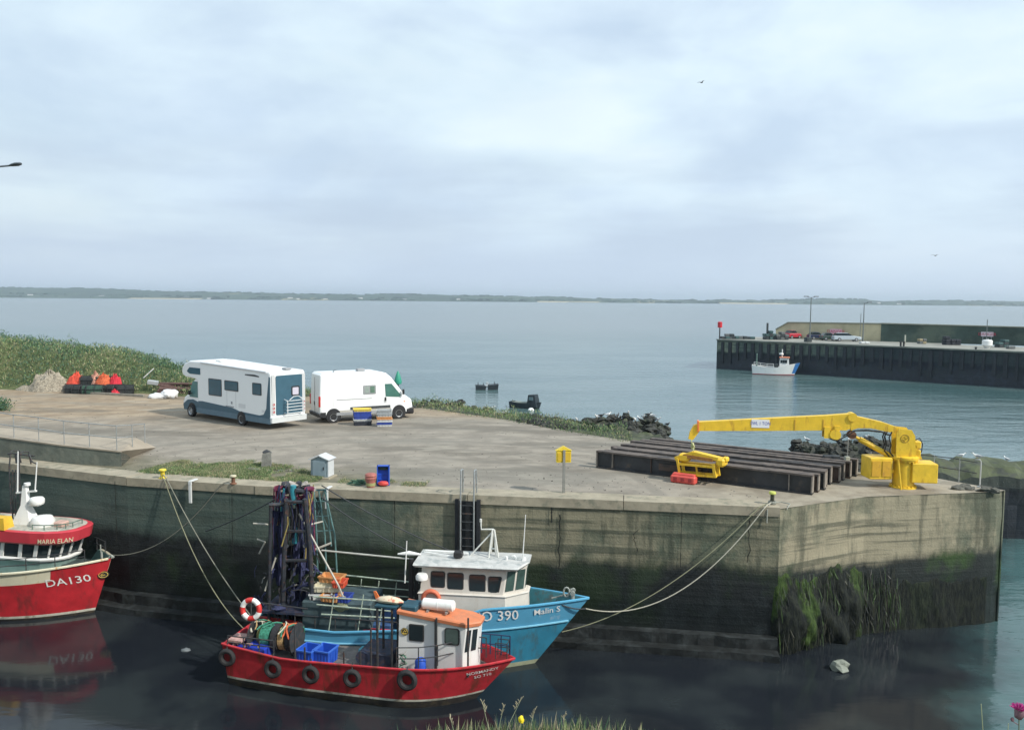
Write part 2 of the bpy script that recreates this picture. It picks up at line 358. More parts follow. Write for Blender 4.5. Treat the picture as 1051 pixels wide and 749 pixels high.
# ---- harbour concrete
def harbour_mat(name, up_a, up_b, low, green, zl=3.05, xdark=None, amt_green=.55, boards=True):
    m, t, L, b = new_mat(name); tc = N(t, 'ShaderNodeTexCoord'); P = tc.outputs['Object']; sp = N(t, 'ShaderNodeSeparateXYZ'); L.new(P, sp.inputs[0])
    big = tnoise(t, P, .16, 4, .5); med = tnoise(t, P, 1.3, 7, .65, (1, 1, .7)); streak = tnoise(t, P, 2.4, 6, .6, (1, 1, .12), (3.7, 1.3, 0)); lay = tnoise(t, P, 1.1, 6, .6, (.12, .12, 3.0)); fine = tnoise(t, P, 14, 4, .6)
    up = mixc(t, maprange(t, mth(t, 'ADD', big, mth(t, 'MULTIPLY', mth(t, 'SUBTRACT', med, .5), .7)), .38, .62), up_b, up_a)
    up = mixc(t, mth(t, 'MULTIPLY', maprange(t, streak, .50, .64), .6), up, tuple(c*.45 for c in up_b))
    up = mixc(t, mth(t, 'MULTIPLY', maprange(t, lay, .52, .62), .7), up, tuple(c*.5 for c in up_b))
    up = mixc(t, mth(t, 'MULTIPLY', maprange(t, fine, .62, .75), .4), up, (.42, .42, .37))
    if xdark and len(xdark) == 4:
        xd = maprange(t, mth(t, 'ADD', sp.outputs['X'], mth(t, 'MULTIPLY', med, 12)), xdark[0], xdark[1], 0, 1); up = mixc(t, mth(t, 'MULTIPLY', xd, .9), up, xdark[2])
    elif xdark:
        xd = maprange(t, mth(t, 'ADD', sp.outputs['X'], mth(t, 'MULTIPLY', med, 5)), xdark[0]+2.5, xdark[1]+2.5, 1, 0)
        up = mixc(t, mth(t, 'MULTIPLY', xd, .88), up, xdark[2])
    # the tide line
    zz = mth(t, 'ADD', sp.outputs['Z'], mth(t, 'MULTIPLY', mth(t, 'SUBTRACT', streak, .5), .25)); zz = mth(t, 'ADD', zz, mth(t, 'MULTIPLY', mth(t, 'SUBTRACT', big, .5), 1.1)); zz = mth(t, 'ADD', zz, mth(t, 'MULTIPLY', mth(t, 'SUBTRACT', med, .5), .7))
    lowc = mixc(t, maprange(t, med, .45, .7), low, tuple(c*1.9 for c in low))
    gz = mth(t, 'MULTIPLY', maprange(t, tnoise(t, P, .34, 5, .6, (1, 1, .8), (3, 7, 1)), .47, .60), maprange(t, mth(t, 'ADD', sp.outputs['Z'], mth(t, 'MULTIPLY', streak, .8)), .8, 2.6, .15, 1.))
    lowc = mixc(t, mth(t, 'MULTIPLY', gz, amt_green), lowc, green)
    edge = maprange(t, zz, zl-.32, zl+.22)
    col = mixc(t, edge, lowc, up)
    L.new(col, b.inputs['Base Color']); b.inputs['Roughness'].default_value = .8
    L.new(maprange(t, zz, 1.2, 3.2, .45, .88), b.inputs['Roughness'])
    hb = mth(t, 'ADD', mth(t, 'ADD', med, mth(t, 'MULTIPLY', fine, .3)), mth(t, 'MULTIPLY', lay, .8))
    bp = N(t, 'ShaderNodeBump'); bp.inputs['Strength'].default_value = .55; bp.inputs['Distance'].default_value = .09
    L.new(hb, bp.inputs['Height']); L.new(bp.outputs[0], b.inputs['Normal'])
    return m
wall_m = harbour_mat('harbour_concrete', (.235, .215, .145), (.095, .115, .08), (.008, .011, .012), (.020, .042, .010), xdark=(-9, 0, (.055, .085, .075)))  # shading of the turned left stretch is put into the colour by x
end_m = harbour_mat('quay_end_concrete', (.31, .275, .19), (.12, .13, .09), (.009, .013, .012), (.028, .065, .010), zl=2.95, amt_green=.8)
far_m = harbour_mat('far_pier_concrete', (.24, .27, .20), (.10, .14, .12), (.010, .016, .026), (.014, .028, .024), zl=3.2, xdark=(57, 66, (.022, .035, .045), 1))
cope_m = M('coping_concrete', (.33, .29, .215), .85, var=.22, scale=1.2, col2=(.14, .15, .11), amt=.6, scale2=2.2, thr=.52, bump=.3)
# ---- quay outline (front edge left to right, then back edge right to left)
front = [at(-330, 424), at(0, 476), at(130, 491), at(262, 499.5), at(480, 508.8), at(640, 515), at(801, 522)]
endf = [at(850, 515), at(889, 509.6), at(1024, 504.5), at(1032, 503)]
back = [at(1008, 499), at(963, 491), at(880, 485.5), at(845, 485.5), at(740, 466), at(638, 450.5), at(595, 444), at(552, 435), at(491, 426), at(424, 417), at(300, 405), at(190, 407), at(150, 404), at(75, 402), at(0, 399.5), at(-330, 392)]
outline = front+endf+back
def offset_line(pts, d):
    """shift a polyline sideways by d (positive = to the left of travel, i.e. inland for the front edge)"""
    res = []
    for i, p in enumerate(pts):
        a = pts[max(0, i-1)]; c = pts[min(len(pts)-1, i+1)]; tdir = (c-a); tdir.z = 0; tdir.normalize()
        res.append(p+Vector((-tdir.y, tdir.x, 0))*d)
    return res
def densify(pts, step):
    out = []
    for a, c in zip(pts[:-1], pts[1:]):
        k = max(1, int((c-a).length/step)); out += [a.lerp(c, i/k) for i in range(k)]
    return out+[pts[-1]]
# ground: a grid clipped to the outline is replaced by one clean polygon sheet
m, t, L, b = new_mat('quay_ground'); tc = N(t, 'ShaderNodeTexCoord'); P = tc.outputs['Object']; sp = N(t, 'ShaderNodeSeparateXYZ'); L.new(P, sp.inputs[0])
n1 = tnoise(t, P, .12, 5, .55); n2 = tnoise(t, P, .9, 8, .65); n3 = tnoise(t, P, 22, 4, .7); n4 = tnoise(t, P, .22, 6, .6, (.5, 1.6, 1), (5, 2, 0))
grey = mixc(t, maprange(t, n2, .35, .65), (.215, .19, .155), (.31, .275, .225))
earth = mixc(t, maprange(t, n2, .35, .65), (.25, .185, .12), (.36, .28, .19))
fy = mth(t, 'ADD', mth(t, 'ADD', sp.outputs['Y'], mth(t, 'MULTIPLY', mth(t, 'SUBTRACT', n1, .5), 16)), mth(t, 'MULTIPLY', sp.outputs['X'], -.18))
col = mixc(t, maprange(t, fy, 46, 56), grey, earth)
col = mixc(t, mth(t, 'MULTIPLY', maprange(t, n4, .50, .62), .6), col, (.125, .11, .085))
wv = N(t, 'ShaderNodeTexWave'); wv.wave_type = 'RINGS'; wv.rings_direction = 'SPHERICAL'; wv.inputs['Scale'].default_value = .16; wv.inputs['Distortion'].default_value = 3.5; wv.inputs['Detail'].default_value = 3; wv.inputs['Detail Scale'].default_value = .6
mpw = N(t, 'ShaderNodeMapping'); mpw.inputs['Location'].default_value = (4, -30, 0); L.new(P, mpw.inputs['Vector']); L.new(mpw.outputs[0], wv.inputs['Vector'])
col = mixc(t, mth(t, 'MULTIPLY', mth(t, 'MULTIPLY', maprange(t, wv.outputs['Fac'], .80, .98), maprange(t, n2, .42, .6)), .35), col, (.10, .095, .08))
col = mixc(t, mth(t, 'MULTIPLY', maprange(t, tnoise(t, P, 3.2, 3, .5, None, (2, 7, 1)), .68, .73), .6), col, (.07, .065, .055))
col = mixc(t, mth(t, 'MULTIPLY', maprange(t, tnoise(t, P, .55, 5, .6, (.6, 1.5, 1), (1, 8, 3)), .60, .68), .5), col, (.36, .33, .27))
fx = maprange(t, mth(t, 'ADD', sp.outputs['X'], mth(t, 'MULTIPLY', n1, 6)), 8, 12)
col = mixc(t, mth(t, 'MULTIPLY', fx, .7), col, mixc(t, maprange(t, n2, .35, .65), (.22, .185, .135), (.38, .335, .255)))
col = mixc(t, mth(t, 'MULTIPLY', maprange(t, n3, .60, .72), .35), col, (.09, .085, .075))
va, vb = front[1], front[4]; vd = (vb-va); vd.z = 0; vd.normalize(); vn_ = (-vd.y, vd.x)
dv = mth(t, 'ADD', mth(t, 'MULTIPLY', sp.outputs['X'], vn_[0]), mth(t, 'MULTIPLY', sp.outputs['Y'], vn_[1])); dv = mth(t, 'SUBTRACT', dv, va.x*vn_[0]+va.y*vn_[1])
dv = mth(t, 'ADD', dv, mth(t, 'MULTIPLY', mth(t, 'SUBTRACT', n2, .5), 3.0)); dv = mth(t, 'ADD', dv, mth(t, 'MULTIPLY', mth(t, 'SUBTRACT', n1, .5), 3.0))
vm = mth(t, 'MULTIPLY', maprange(t, dv, 1.6, 4.2, 1, 0), maprange(t, sp.outputs['X'], -5.5, -2.5, 1, 0))
col = mixc(t, mth(t, 'MULTIPLY', vm, .85), col, mixc(t, maprange(t, tnoise(t, P, 1.7, 6, .65), .4, .6), (.12, .115, .07), (.19, .17, .115)))
# damp darker band and rust tints near the quay edge
col = mixc(t, mth(t, 'MULTIPLY', maprange(t, tnoise(t, P, .18, 5, .6, (.35, 1.6, 1), (9, 4, 1)), .50, .62), .35), col, (.17, .165, .14))
L.new(col, b.inputs['Base Color']); b.inputs['Roughness'].default_value = .9
bp = N(t, 'ShaderNodeBump'); bp.inputs['Strength'].default_value = .35; bp.inputs['Distance'].default_value = .05
L.new(mth(t, 'ADD', n2, mth(t, 'MULTIPLY', n3, .3)), bp.inputs['Height']); L.new(bp.outputs[0], b.inputs['Normal'])
ground_m = m
mb = MB(); mb.add([tuple(p) for p in outline], [tuple(range(len(outline)))])
tag(mb.build('quay_ground', ground_m, recalc=False), kind='structure')
# ---- harbour wall: front faces, closed down to the sea bed
def wall_strip(pts, z0, z1, thick, mat, name, parent, zs=6, rough_amp=.03, step=.6):
    P_ = densify(pts, step); Pb = [p.copy() for p in offset_line(P_, thick)]
    mbw = MB(); n = len(P_); rows = []
    nor = offset_line(P_, -1.)
    for k in range(zs+1):
        z = z0+(z1-z0)*k/zs
        rows.append([Vector((p.x, p.y, z))+(q-p)*(rough_amp*noise.noise(Vector((p.x*1.3, p.y*1.3, z*1.6)))-rough_amp*.5) for p, q in zip(P_, nor)])
    V = [v for r_ in rows for v in r_]
    mbw.add(V, [(k*n+i, k*n+i+1, (k+1)*n+i+1, (k+1)*n+i) for k in range(zs) for i in range(n-1)], 0, False)
    V2 = [Vector((p.x, p.y, z)) for z in (z0, z1) for p in Pb]
    mbw.add(V2, [(i+1, i, n+i, n+i+1) for i in range(n-1)])
    top = rows[-1]+[Vector((p.x, p.y, z1)) for p in Pb]; mbw.add(top, [(i, i+1, n+i+1, n+i) for i in range(n-1)])
    bot = rows[0]+[Vector((p.x, p.y, z0)) for p in Pb]; mbw.add(bot, [(i+1, i, n+i, n+i+1) for i in range(n-1)])
    for e in (0, n-1):
        col_ = [rows[k][e] for k in range(zs+1)]+[Vector((Pb[e].x, Pb[e].y, z1)), Vector((Pb[e].x, Pb[e].y, z0))]
        mbw.add(col_, [tuple(range(len(col_)))])
    return mbw.build(name, mat, parent)
hw = empty('harbour_wall', (0, 0, 0), 0, 'long stained concrete harbour wall with a dark weedy tide line below the quay', 'wall')
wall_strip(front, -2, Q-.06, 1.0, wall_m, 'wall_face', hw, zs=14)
# coping: separate cast lengths with little gaps
cp = densify(front, 4.2)
for i in range(len(cp)-1):
    a, c = cp[i], cp[i+1]; d = (c-a).normalized(); nn = Vector((-d.y, d.x, 0)); a = a+d*.012; c = c-d*.012
    wv = random.uniform(-.02, .02); z1 = Q+.055+random.uniform(-.012, .012); wid = .95+.1*random.random()
    mb = MB(); mb.prism([tuple((a-nn*(.04+wv)).xy), tuple((c-nn*(.04+wv)).xy), tuple((c+nn*wid).xy), tuple((a+nn*wid).xy)], Q-.28, z1)
    o = mb.build('coping_length', cope_m, hw)
    if i > 44: break
for lev, pr in ((.62, .42), (.24, .9)):
    f = offset_line(front[1:], -pr)
    wall_strip([f[0]]+f[1:], -2, lev, pr+.3, M('footing_concrete', (.028, .033, .034), .6, var=.6, scale=1.5, col2=(.01, .012, .012), amt=.9, thr=.42, bump=.5), 'footing', hw, zs=2, rough_amp=.12, step=.5)
crk = M('crack_dark', (.02, .024, .02), .9, var=.3)
def crack(px, z0, z1, wob, wd, parent=hw, line=None):
    ys_ = np.interp(px, [0, 130, 262, 480, 640, 801], [476, 491, 499.5, 508.8, 515, 522]); p = at(px, ys_, Q); k = 14; L_, R_ = [], []; rr = random.Random(px)
    dx = 0
    for i in range(k+1):
        z = z1+(z0-z1)*i/k; dx += rr.uniform(-wob, wob); w_ = wd*(.4+rr.random()); x = p.x+dx
        yy = p.y-.028-(x-p.x)*.22; L_.append((x-w_, yy+w_*.22, z)); R_.append((x+w_, yy-w_*.22, z))
    mb = MB(); mb.add(L_+R_, [(i, i+1, k+2+i, k+1+i) for i in range(k)]); mb.build('wall_crack', crk, parent, recalc=False)
for a_ in ((566, 4.3, 5.0, .004, .03), (575, 2.6, 4.6, .05, .02), (238, 2.3, 5.0, .006, .015), (118, 2.5, 5.0, .006, .015), (405, 2.3, 4.9, .006, .014), (700, 2.9, 4.9, .005, .012), (655, 3.3, 4.2, .06, .012), (770, 3.2, 4.7, .04, .014)): crack(*a_)
hole_m = M('hole_black', (.008, .008, .01), .9)
ew = empty('quay_end_wall', (0, 0, 0), 0, 'weedy concrete end wall of the quay under the yellow crane', 'wall')
ef = [front[-1]]+endf
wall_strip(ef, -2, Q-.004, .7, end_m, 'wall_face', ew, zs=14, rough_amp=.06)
for px, py in ((917, 521), (943, 520.5), (986, 522)):
    p = at(px, 508.5-(px-889)*.035); zz = H-(py-310.5)*p.y/FPX*1.01
    mb = MB(); mb.lathe([(.0, 0), (.085, 0), (.085, .02)], n=12, axis='Y'); mb.build('drain_hole', hole_m, ew, loc=(p.x, p.y-.035+.008, zz))
# back and right sides of the quay
bw = empty('seaward_wall', (0, 0, 0), 0, 'rough seaward side wall of the quay behind the stacked beams', 'wall')
wall_strip([endf[-1]]+back[:8], -2, Q-.004, .12, end_m, 'wall_face', bw, zs=6)
# ---- land behind the quay: bank, rocks and fore-shore as one height field
poly = np.array([[p.x, p.y] for p in outline])
def seg_dist(X, Y, pts):
    D = np.full(X.shape, 1e9)
    for a, c in zip(pts[:-1], pts[1:]):
        ax, ay = a.x, a.y; dx, dy = c.x-a.x, c.y-a.y; l2 = dx*dx+dy*dy
        tt = np.clip(((X-ax)*dx+(Y-ay)*dy)/l2, 0, 1); D = np.minimum(D, np.hypot(X-ax-tt*dx, Y-ay-tt*dy))
    return D
def inside(X, Y):
    c = np.zeros(X.shape, bool); n = len(poly)
    for i in range(n):
        x1, y1 = poly[i]; x2, y2 = poly[(i+1) % n]
        with np.errstate(divide='ignore', invalid='ignore'):
            k = ((y1 > Y) != (y2 > Y)) & (X < (x2-x1)*(Y-y1)/(y2-y1+1e-12)+x1)
        c ^= k
    return c
def sstep(x, a, b): q = np.clip((x-a)/(b-a), 0, 1); return q*q*(3-2*q)
def land_h(X, Y, nz=True):
    d = seg_dist(X, Y, [p for p in back]); d = np.where(inside(X, Y), -d, d)
    h = Q+.05-sstep(d, 0, .8)*.05-np.clip(d-1.6, 0, None)*.62
    # grassy bank at the left
    px = 525.5+FPX*X/Y
    crest = np.interp(px, [-400, 0, 60, 130, 190, 230, 330], [8.6, 8.5, 7.9, 7.5, 6.2, 5.6, Q])
    rise = sstep(d, -.2, 3.4); fall = np.clip(d-7, 0, None)*.75
    hb = Q+(crest-Q)*rise-fall
    wl = 1-sstep(px, 240, 330)
    h = np.where(wl > 0, h*(1-wl)+hb*wl, h)
    # rock humps
    def hump(cx, cy, rx, ry, z, pw=4):
        q = (np.abs((X-cx)/rx)**pw+np.abs((Y-cy)/ry)**2)
        return -2+(z+2)*np.clip(1.0-q, -.6, 1)**1 if False else z-3.2*np.clip(q-.15, 0, 9)**1.2*3
    h1 = hump(5.1, 48.6, 5.3, 3.2, 4.55, 6); h2 = hump(17.9, 44.2, 3.8, 2.4, 4.6); h3 = hump(-6, 57, 7, 3, 4.5); h4 = hump(14.6, 42.5, 1.6, 2.2, 3.9)
    hr = np.maximum(np.maximum(h1, h2), np.maximum(h3, h4)); isrock = hr > h
    h = np.maximum(h, hr)
    if nz:
        a = vnoise(X*.35, Y*.35, 1.); b_ = vnoise(X*1.1, Y*1.1, 5.); c = vnoise(X*3., Y*3., 9.)
        amp = np.where(wl > .3, .25, 1.)*sstep(d, .3, 2.5)
        h = h+amp*(a*.45+b_*.5+c*.32*(1+isrock))
    return h-np.where(d < 0, .35*sstep(-d, 0, .6), 0)
gx = np.linspace(-75, 24, 360); gy = np.linspace(33.2, 82, 220); X, Y = np.meshgrid(gx, gy)
Z = land_h(X, Y); ins = inside(X, Y); dd = seg_dist(X, Y, back); Z = np.where(ins & (dd > 1), Q-1.2, Z); Z = np.maximum(Z, -2.5)
Z = np.where(ins & (dd > 3), -2.5, Z)
Z = np.where((X > 13.2) & (Y < 40.5) & ~ins, np.minimum(Z, -1.5), Z)
m, t, L, b = new_mat('shore_ground'); tc = N(t, 'ShaderNodeTexCoord'); P = tc.outputs['Object']; sp = N(t, 'ShaderNodeSeparateXYZ'); L.new(P, sp.inputs[0])
n1 = tnoise(t, P, .5, 6, .6); n2 = tnoise(t, P, 2.5, 8, .65)
rock = mixc(t, maprange(t, n2, .35, .7), (.022, .026, .024), (.075, .08, .065)); soil = mixc(t, maprange(t, n2, .35, .65), (.06, .085, .028), (.13, .14, .06))
zz = mth(t, 'ADD', sp.outputs['Z'], mth(t, 'MULTIPLY', mth(t, 'SUBTRACT', n1, .5), 1.5))
lw = maprange(t, sp.outputs['X'], -20, -14, 0, 1)
col = mixc(t, maprange(t, mth(t, 'SUBTRACT', zz, mth(t, 'MULTIPLY', lw, .9)), 4.0, 4.8), rock, soil)
L.new(col, b.inputs['Base Color']); b.inputs['Roughness'].default_value = .9
bp = N(t, 'ShaderNodeBump'); bp.inputs['Strength'].default_value = .6; bp.inputs['Distance'].default_value = .1; L.new(n2, bp.inputs['Height']); L.new(bp.outputs[0], b.inputs['Normal'])
tag(grid_mesh('shore_bank', X, Y, Z, m), kind='structure')
# boulders over the rock humps, one mass of rip-rap
rock_m = M('weedy_rock', (.032, .034, .028), .7, var=.6, scale=2.2, col2=(.022, .034, .014), amt=.7, scale2=1.1, thr=.5, bump=.5)
def boulders(name, n, sampler, smin=.12, smax=.34):
    mb = MB()
    for i in range(n):
        x, y, z = sampler(); s = random.uniform(smin, smax)
        mb.blob((x, y, z), (s, s*random.uniform(.6, 1), s*random.uniform(.45, .8)), 8, random.random()*99, .45)
    for k in range(len(mb.sm)): mb.sm[k] = False
    return tag(mb.build(name, rock_m), kind='stuff')
def samp(ranges):
    def f():
        x0, x1, y0, y1 = random.choice(ranges); x = random.uniform(x0, x1); y = random.uniform(y0, y1)
        return x, y, float(land_h(np.array([x]), np.array([y]), True)[0])
    return f
boulders('rock_armour', 1500, samp([(.5, 9.6, 45.5, 51.5), (13, 20, 42, 46), (-12, 0, 54, 60), (1, 9.8, 46, 50)]))
# ---- vegetation
g1 = M('leaf_green', (.12, .20, .075), .7, var=.3, scale=2); g2 = M('leaf_dark_green', (.045, .10, .05), .7, var=.3, scale=2)
g3 = M('leaf_yellow_green', (.24, .28, .12), .7, var=.25, scale=2); g4 = M('dry_grass', (.36, .32, .20), .8, var=.25, scale=2); g5 = M('leaf_blue_green', (.07, .15, .10), .7, var=.3, scale=2)
def scatter(n, x0, x1, y0, y1, cond=None, zoff=0., clump=None, height=.0, off=0):
    X = rng.uniform(x0, x1, n); Y = rng.uniform(y0, y1, n)
    if clump: k = vnoise(X*clump[0], Y*clump[0], 33.+off) > clump[1]; X, Y = X[k], Y[k]
    if cond: k = cond(X, Y); X, Y = X[k], Y[k]
    Z = land_h(X, Y)
    if height: Z = Z+rng.random(len(X))**1.5*height*(.5+np.clip(vnoise(X*.9, Y*.9, 3.+off)+.4, 0, 1))
    return np.stack([X, Y, Z+zoff], 1)
bd = lambda X, Y: seg_dist(X, Y, back)
def c_bank(X, Y):
    px = 525.5+FPX*X/Y; d = bd(X, Y); return (~inside(X, Y)) & (d > .15) & (d < 10) & (px < 215+30*vnoise(X*.3, Y*.3, 4.))
P1 = scatter(150000, -60, -20, 55, 76, c_bank, height=.5)
tall = vnoise(P1[:, 0]*.8, P1[:, 1]*.8, 41.); P1[:, 2] += np.clip(tall-.12, 0, 1)*1.5*rng.random(len(P1))
tag(leaves('bank_undergrowth', P1, .17, [g1, g2, g3, g4, g5], up=.6, aspect=.28, probs=[.30, .06, .34, .20, .10], probs2=[.26, .44, .04, .02, .24], pscale=.30, pthr=.0), kind='stuff', label=None)
def c_strip(X, Y):
    d = bd(X, Y); wv = 1.9+.9*vnoise(X*.5, Y*.5, 8.); return (~inside(X, Y) & (d < wv+.6) & (X < 6.2)) | (inside(X, Y) & (d < .35*wv) & (X < 6))
P2 = scatter(110000, -22, 8, 38, 64, c_strip, height=.34)
tag(leaves('edge_grass', P2, .14, [g1, g2, g3, g4], up=.9, aspect=.22, probs=[.35, .08, .35, .22], probs2=[.4, .42, .12, .06], pscale=.5), kind='stuff')
# grass verge along the front edge of the quay, behind the coping
def veg_quay(name, px0, px1, n, size, depth, seedoff, probs, hgt=.12, thr=-.15):
    a = np.array(at(px0, 0+np.interp(px0, [0, 130, 262, 480], [476, 491, 499.5, 508.8]))); pts = []
    fl = densify(front, .25)
    cand = [(p, q) for p, q in zip(fl, offset_line(fl, 1.)) if px0 <= 525.5+FPX*p.x/p.y <= px1]
    for _ in range(n):
        p, q = random.choice(cand); u = random.random(); dd_ = 1.0+depth(525.5+FPX*p.x/p.y)*u
        v = p+(q-p)*dd_+Vector((random.uniform(-.2, .2), random.uniform(-.2, .2), 0))
        nn = noise.noise(Vector((v.x*.8, v.y*.8, seedoff)))+.5*noise.noise(Vector((v.x*2.6, v.y*2.6, seedoff)))
        if nn+random.uniform(-.28, .28) < thr+.75*u*u: continue
        pts.append((v.x, v.y, Q+.01+random.random()*hgt*(.4+max(0, nn))))
    return tag(leaves(name, np.array(pts), size, [g1, g2, g3, g4], up=1.0, aspect=.18, probs=probs, probs2=[.2, .15, .2, .45], pscale=.8), kind='stuff')
veg_quay('verge_grass', 118, 312, 90000, .09, lambda px: np.interp(px, [118, 200, 300], [2.8, 3.2, 1.8]), 2., [.42, .2, .28, .10], thr=-.38, hgt=.07)
veg_quay('verge_grass', 340, 425, 12000, .08, lambda px: 1.2, 5., [.3, .2, .2, .3], thr=.02)
mb = MB(); rr = random.Random(3)
fl_g = densify(front, .5); ofg = offset_line(fl_g, 1.)
for i in range(1300):
    if rr.random() < .4:
        k_ = rr.randrange(len(fl_g)); p = fl_g[k_]+(ofg[k_]-fl_g[k_])*rr.uniform(1.1, 4.5); x, y = p.x+rr.uniform(-.3, .3), p.y
    else: p = at(rr.uniform(20, 860), rr.uniform(408, 500)); x, y = p.x, p.y
    if not inside(np.array([x]), np.array([y]))[0]: continue
    s_ = rr.uniform(.012, .05); a_ = rr.uniform(0, 6.28)
    c_ = [(x+s_*math.cos(a_+q*PI/2)*rr.uniform(.6, 1.3), y+s_*math.sin(a_+q*PI/2), Q+.001) for q in range(4)]; t_ = (x+rr.uniform(-.01, .01), y, Q+s_*.8)
    mb.add(c_+[t_], [(0, 1, 4), (1, 2, 4), (2, 3, 4), (3, 0, 4)], rr.choice((0, 0, 1)))
tag(mb.build('loose_grit', [M('grit_grey', (.16, .15, .13), .9, var=.4), M('grit_dark', (.07, .065, .055), .9, var=.4)], recalc=False), kind='stuff')
# ---- right-hand low breakwater behind the quay
alg = M('algae_rock', (.075, .09, .045), .85, var=.45, scale=.9, col2=(.05, .055, .05), amt=.8, scale2=1.4, thr=.48, bump=.6)
bx_ = empty('outer_breakwater', (0, 0, 0), 0, 'low dark breakwater with a green weedy top running right behind the crane', 'wall')
P_ = [Vector((17.6, 43.9, 0)), Vector((21, 43.4, 0)), Vector((27, 42.6, 0)), Vector((60, 38.5, 0))]
mb = MB(); dn = densify(P_, .45); back_ = offset_line(dn, 3.1); n = len(dn); rows = []
for k, (u, z) in enumerate(((0, -2), (0, .5), (0, 1.8), (.0, 2.7), (.03, 3.2), (.2, 3.55), (.45, 3.75), (.7, 3.85), (1., 3.4), (1.05, 1.5), (1.1, -2))):
    rows.append([Vector((p.x, p.y, 0)).lerp(Vector((q.x, q.y, 0)), u)+Vector((0, -.18*noise.noise(Vector((p.x, z*1.5, 3))), z+(.34*noise.noise(Vector((p.x*.9, u*5, 1)))+.2*noise.noise(Vector((p.x*2.5, u*9, 7))) if z > 3 else 0))) for p, q in zip(dn, back_)])
V = [v for r_ in rows for v in r_]
for k in range(len(rows)-1): mb.add([*rows[k], *rows[k+1]], [(i, i+1, n+i+1, n+i) for i in range(n-1)], 0 if k < 4 else 1)
low_m = harbour_mat('breakwater_face', (.05, .06, .05), (.03, .04, .035), (.012, .015, .02), (.02, .03, .02), zl=2.6)
mb.build('breakwater_body', [low_m, alg], bx_)
# ---- seaweed hanging on the end wall
def seaweed(name, pts, n, z0, z1, mats, label_kind='stuff', out=.35):
    mb = MB(); fl = densify(pts, .1); of = offset_line(fl, -1.)
    for i in range(n):
        k = random.randrange(len(fl)); p, q = fl[k], of[k]; top = random.uniform(z0, z1); ln = random.uniform(.3, 1.2); wd = random.uniform(.006, .02)
        dirx = (fl[min(k+1, len(fl)-1)]-fl[max(0, k-1)]).normalized(); nrm = (q-p); o0 = .02+out*max(0, (2.9-top))/2.9*random.random(); dr = random.uniform(-.12, .12)
        a = p+nrm*o0; a.z = top; c = p+nrm*(o0+.12*random.random())+dirx*dr; c.z = top-ln*.5; e = p+nrm*(o0+.05)+dirx*dr*1.6; e.z = max(.02, top-ln)
        th = nrm*.015
        mb.add([a-dirx*wd*.4, a+dirx*wd*.4, c+dirx*wd, e+dirx*wd*.3, e-dirx*wd*.3, c-dirx*wd], [(0, 1, 2, 5), (5, 2, 3, 4)], random.choices(range(len(mats)), [.42, .32, .18, .08][:len(mats)])[0])
    return tag(mb.build(name, mats, recalc=False), kind=label_kind)
w1m = M('weed_black', (.012, .014, .012), .45, var=.4, scale=4); w2m = M('weed_brown', (.028, .030, .016), .5, var=.4, scale=4); w3m = M('weed_green', (.035, .075, .014), .6, var=.4, scale=4); w4m = M('weed_grey', (.05, .06, .05), .7, var=.3, scale=4)
efl = [ef[0], ef[1], ef[2], ef[2].lerp(ef[3], .25)]
seaweed('hanging_seaweed', efl, 520, .5, 2.7, [w1m, w2m, w3m], out=.5)
# weed growth standing proud of the corner face, slumping outwards towards the water
fl = densify([ef[0]-Vector((.25, -.06, 0)), ef[0], ef[1], ef[2], ef[2].lerp(ef[3], .97)], .08); kx_ = 5.9; nl = len(fl); no = offset_line(fl, -1.); nzr = 60; rows = []
for k in range(nzr+1):
    z = -.3+3.45*k/nzr; row = []
    for i, (p, q) in enumerate(zip(fl, no)):
        u = i/(nl-1); s_ = i*.08; flat_ = max(0, min(1, (s_-4.0)/1.2)); topz = 2.55-.75*flat_+.5*noise.noise(Vector((s_*.9, 1, 0)))+.25*noise.noise(Vector((s_*3, 5, 0)))
        env = max(0, min(1, (topz-z)/1.1))*min(1, u*14)*min(1, (1-u)*9)
        rid = .5+noise.noise(Vector((s_*1.1+z*.35, z*.5, 2)))*.9+noise.noise(Vector((s_*4.5+z*.9, z*.9, 7)))*.4+noise.noise(Vector((s_*11, z*2.5, 3)))*.2
        o = env**.8*(.18+.42*(1-max(0, z)/3.2))*max(.08, rid)*(1-.78*flat_)-.02*(1-env)-.05*(env <= 0)
        v = p+(q-p)*o; v.z = z; row.append(v)
    rows.append(row)
mb = MB(); V = [v for r_ in rows for v in r_]; mb.add(V, [(k*nl+i, k*nl+i+1, (k+1)*nl+i+1, (k+1)*nl+i) for k in range(nzr) for i in range(nl-1)], 0, True)
wmat, t, L, b = new_mat('weed_mass'); tc = N(t, 'ShaderNodeTexCoord'); P = tc.outputs['Object']
wsp = N(t, 'ShaderNodeSeparateXYZ'); L.new(P, wsp.inputs[0]); a1 = tnoise(t, P, 1.0, 5, .6, (1, 1, .45)); a2 = tnoise(t, P, 9, 5, .7, (1, 1, .3)); a3 = tnoise(t, P, .75, 4, .55, (1, 1, .6), (4.3, 1, 2))
col = mixc(t, maprange(t, a2, .4, .65), (.006, .009, .009), (.020, .024, .017)); col = mixc(t, mth(t, 'MULTIPLY', mth(t, 'MULTIPLY', maprange(t, a3, .50, .58), .9), maprange(t, wsp.outputs['X'], 12.6, 13.8, 1, .12)), col, mixc(t, maprange(t, a2, .35, .6), (.020, .042, .010), (.050, .085, .020)))
col = mixc(t, mth(t, 'MULTIPLY', maprange(t, tnoise(t, P, 14, 4, .7, (1, 1, .25)), .64, .74), .35), col, (.07, .085, .07))
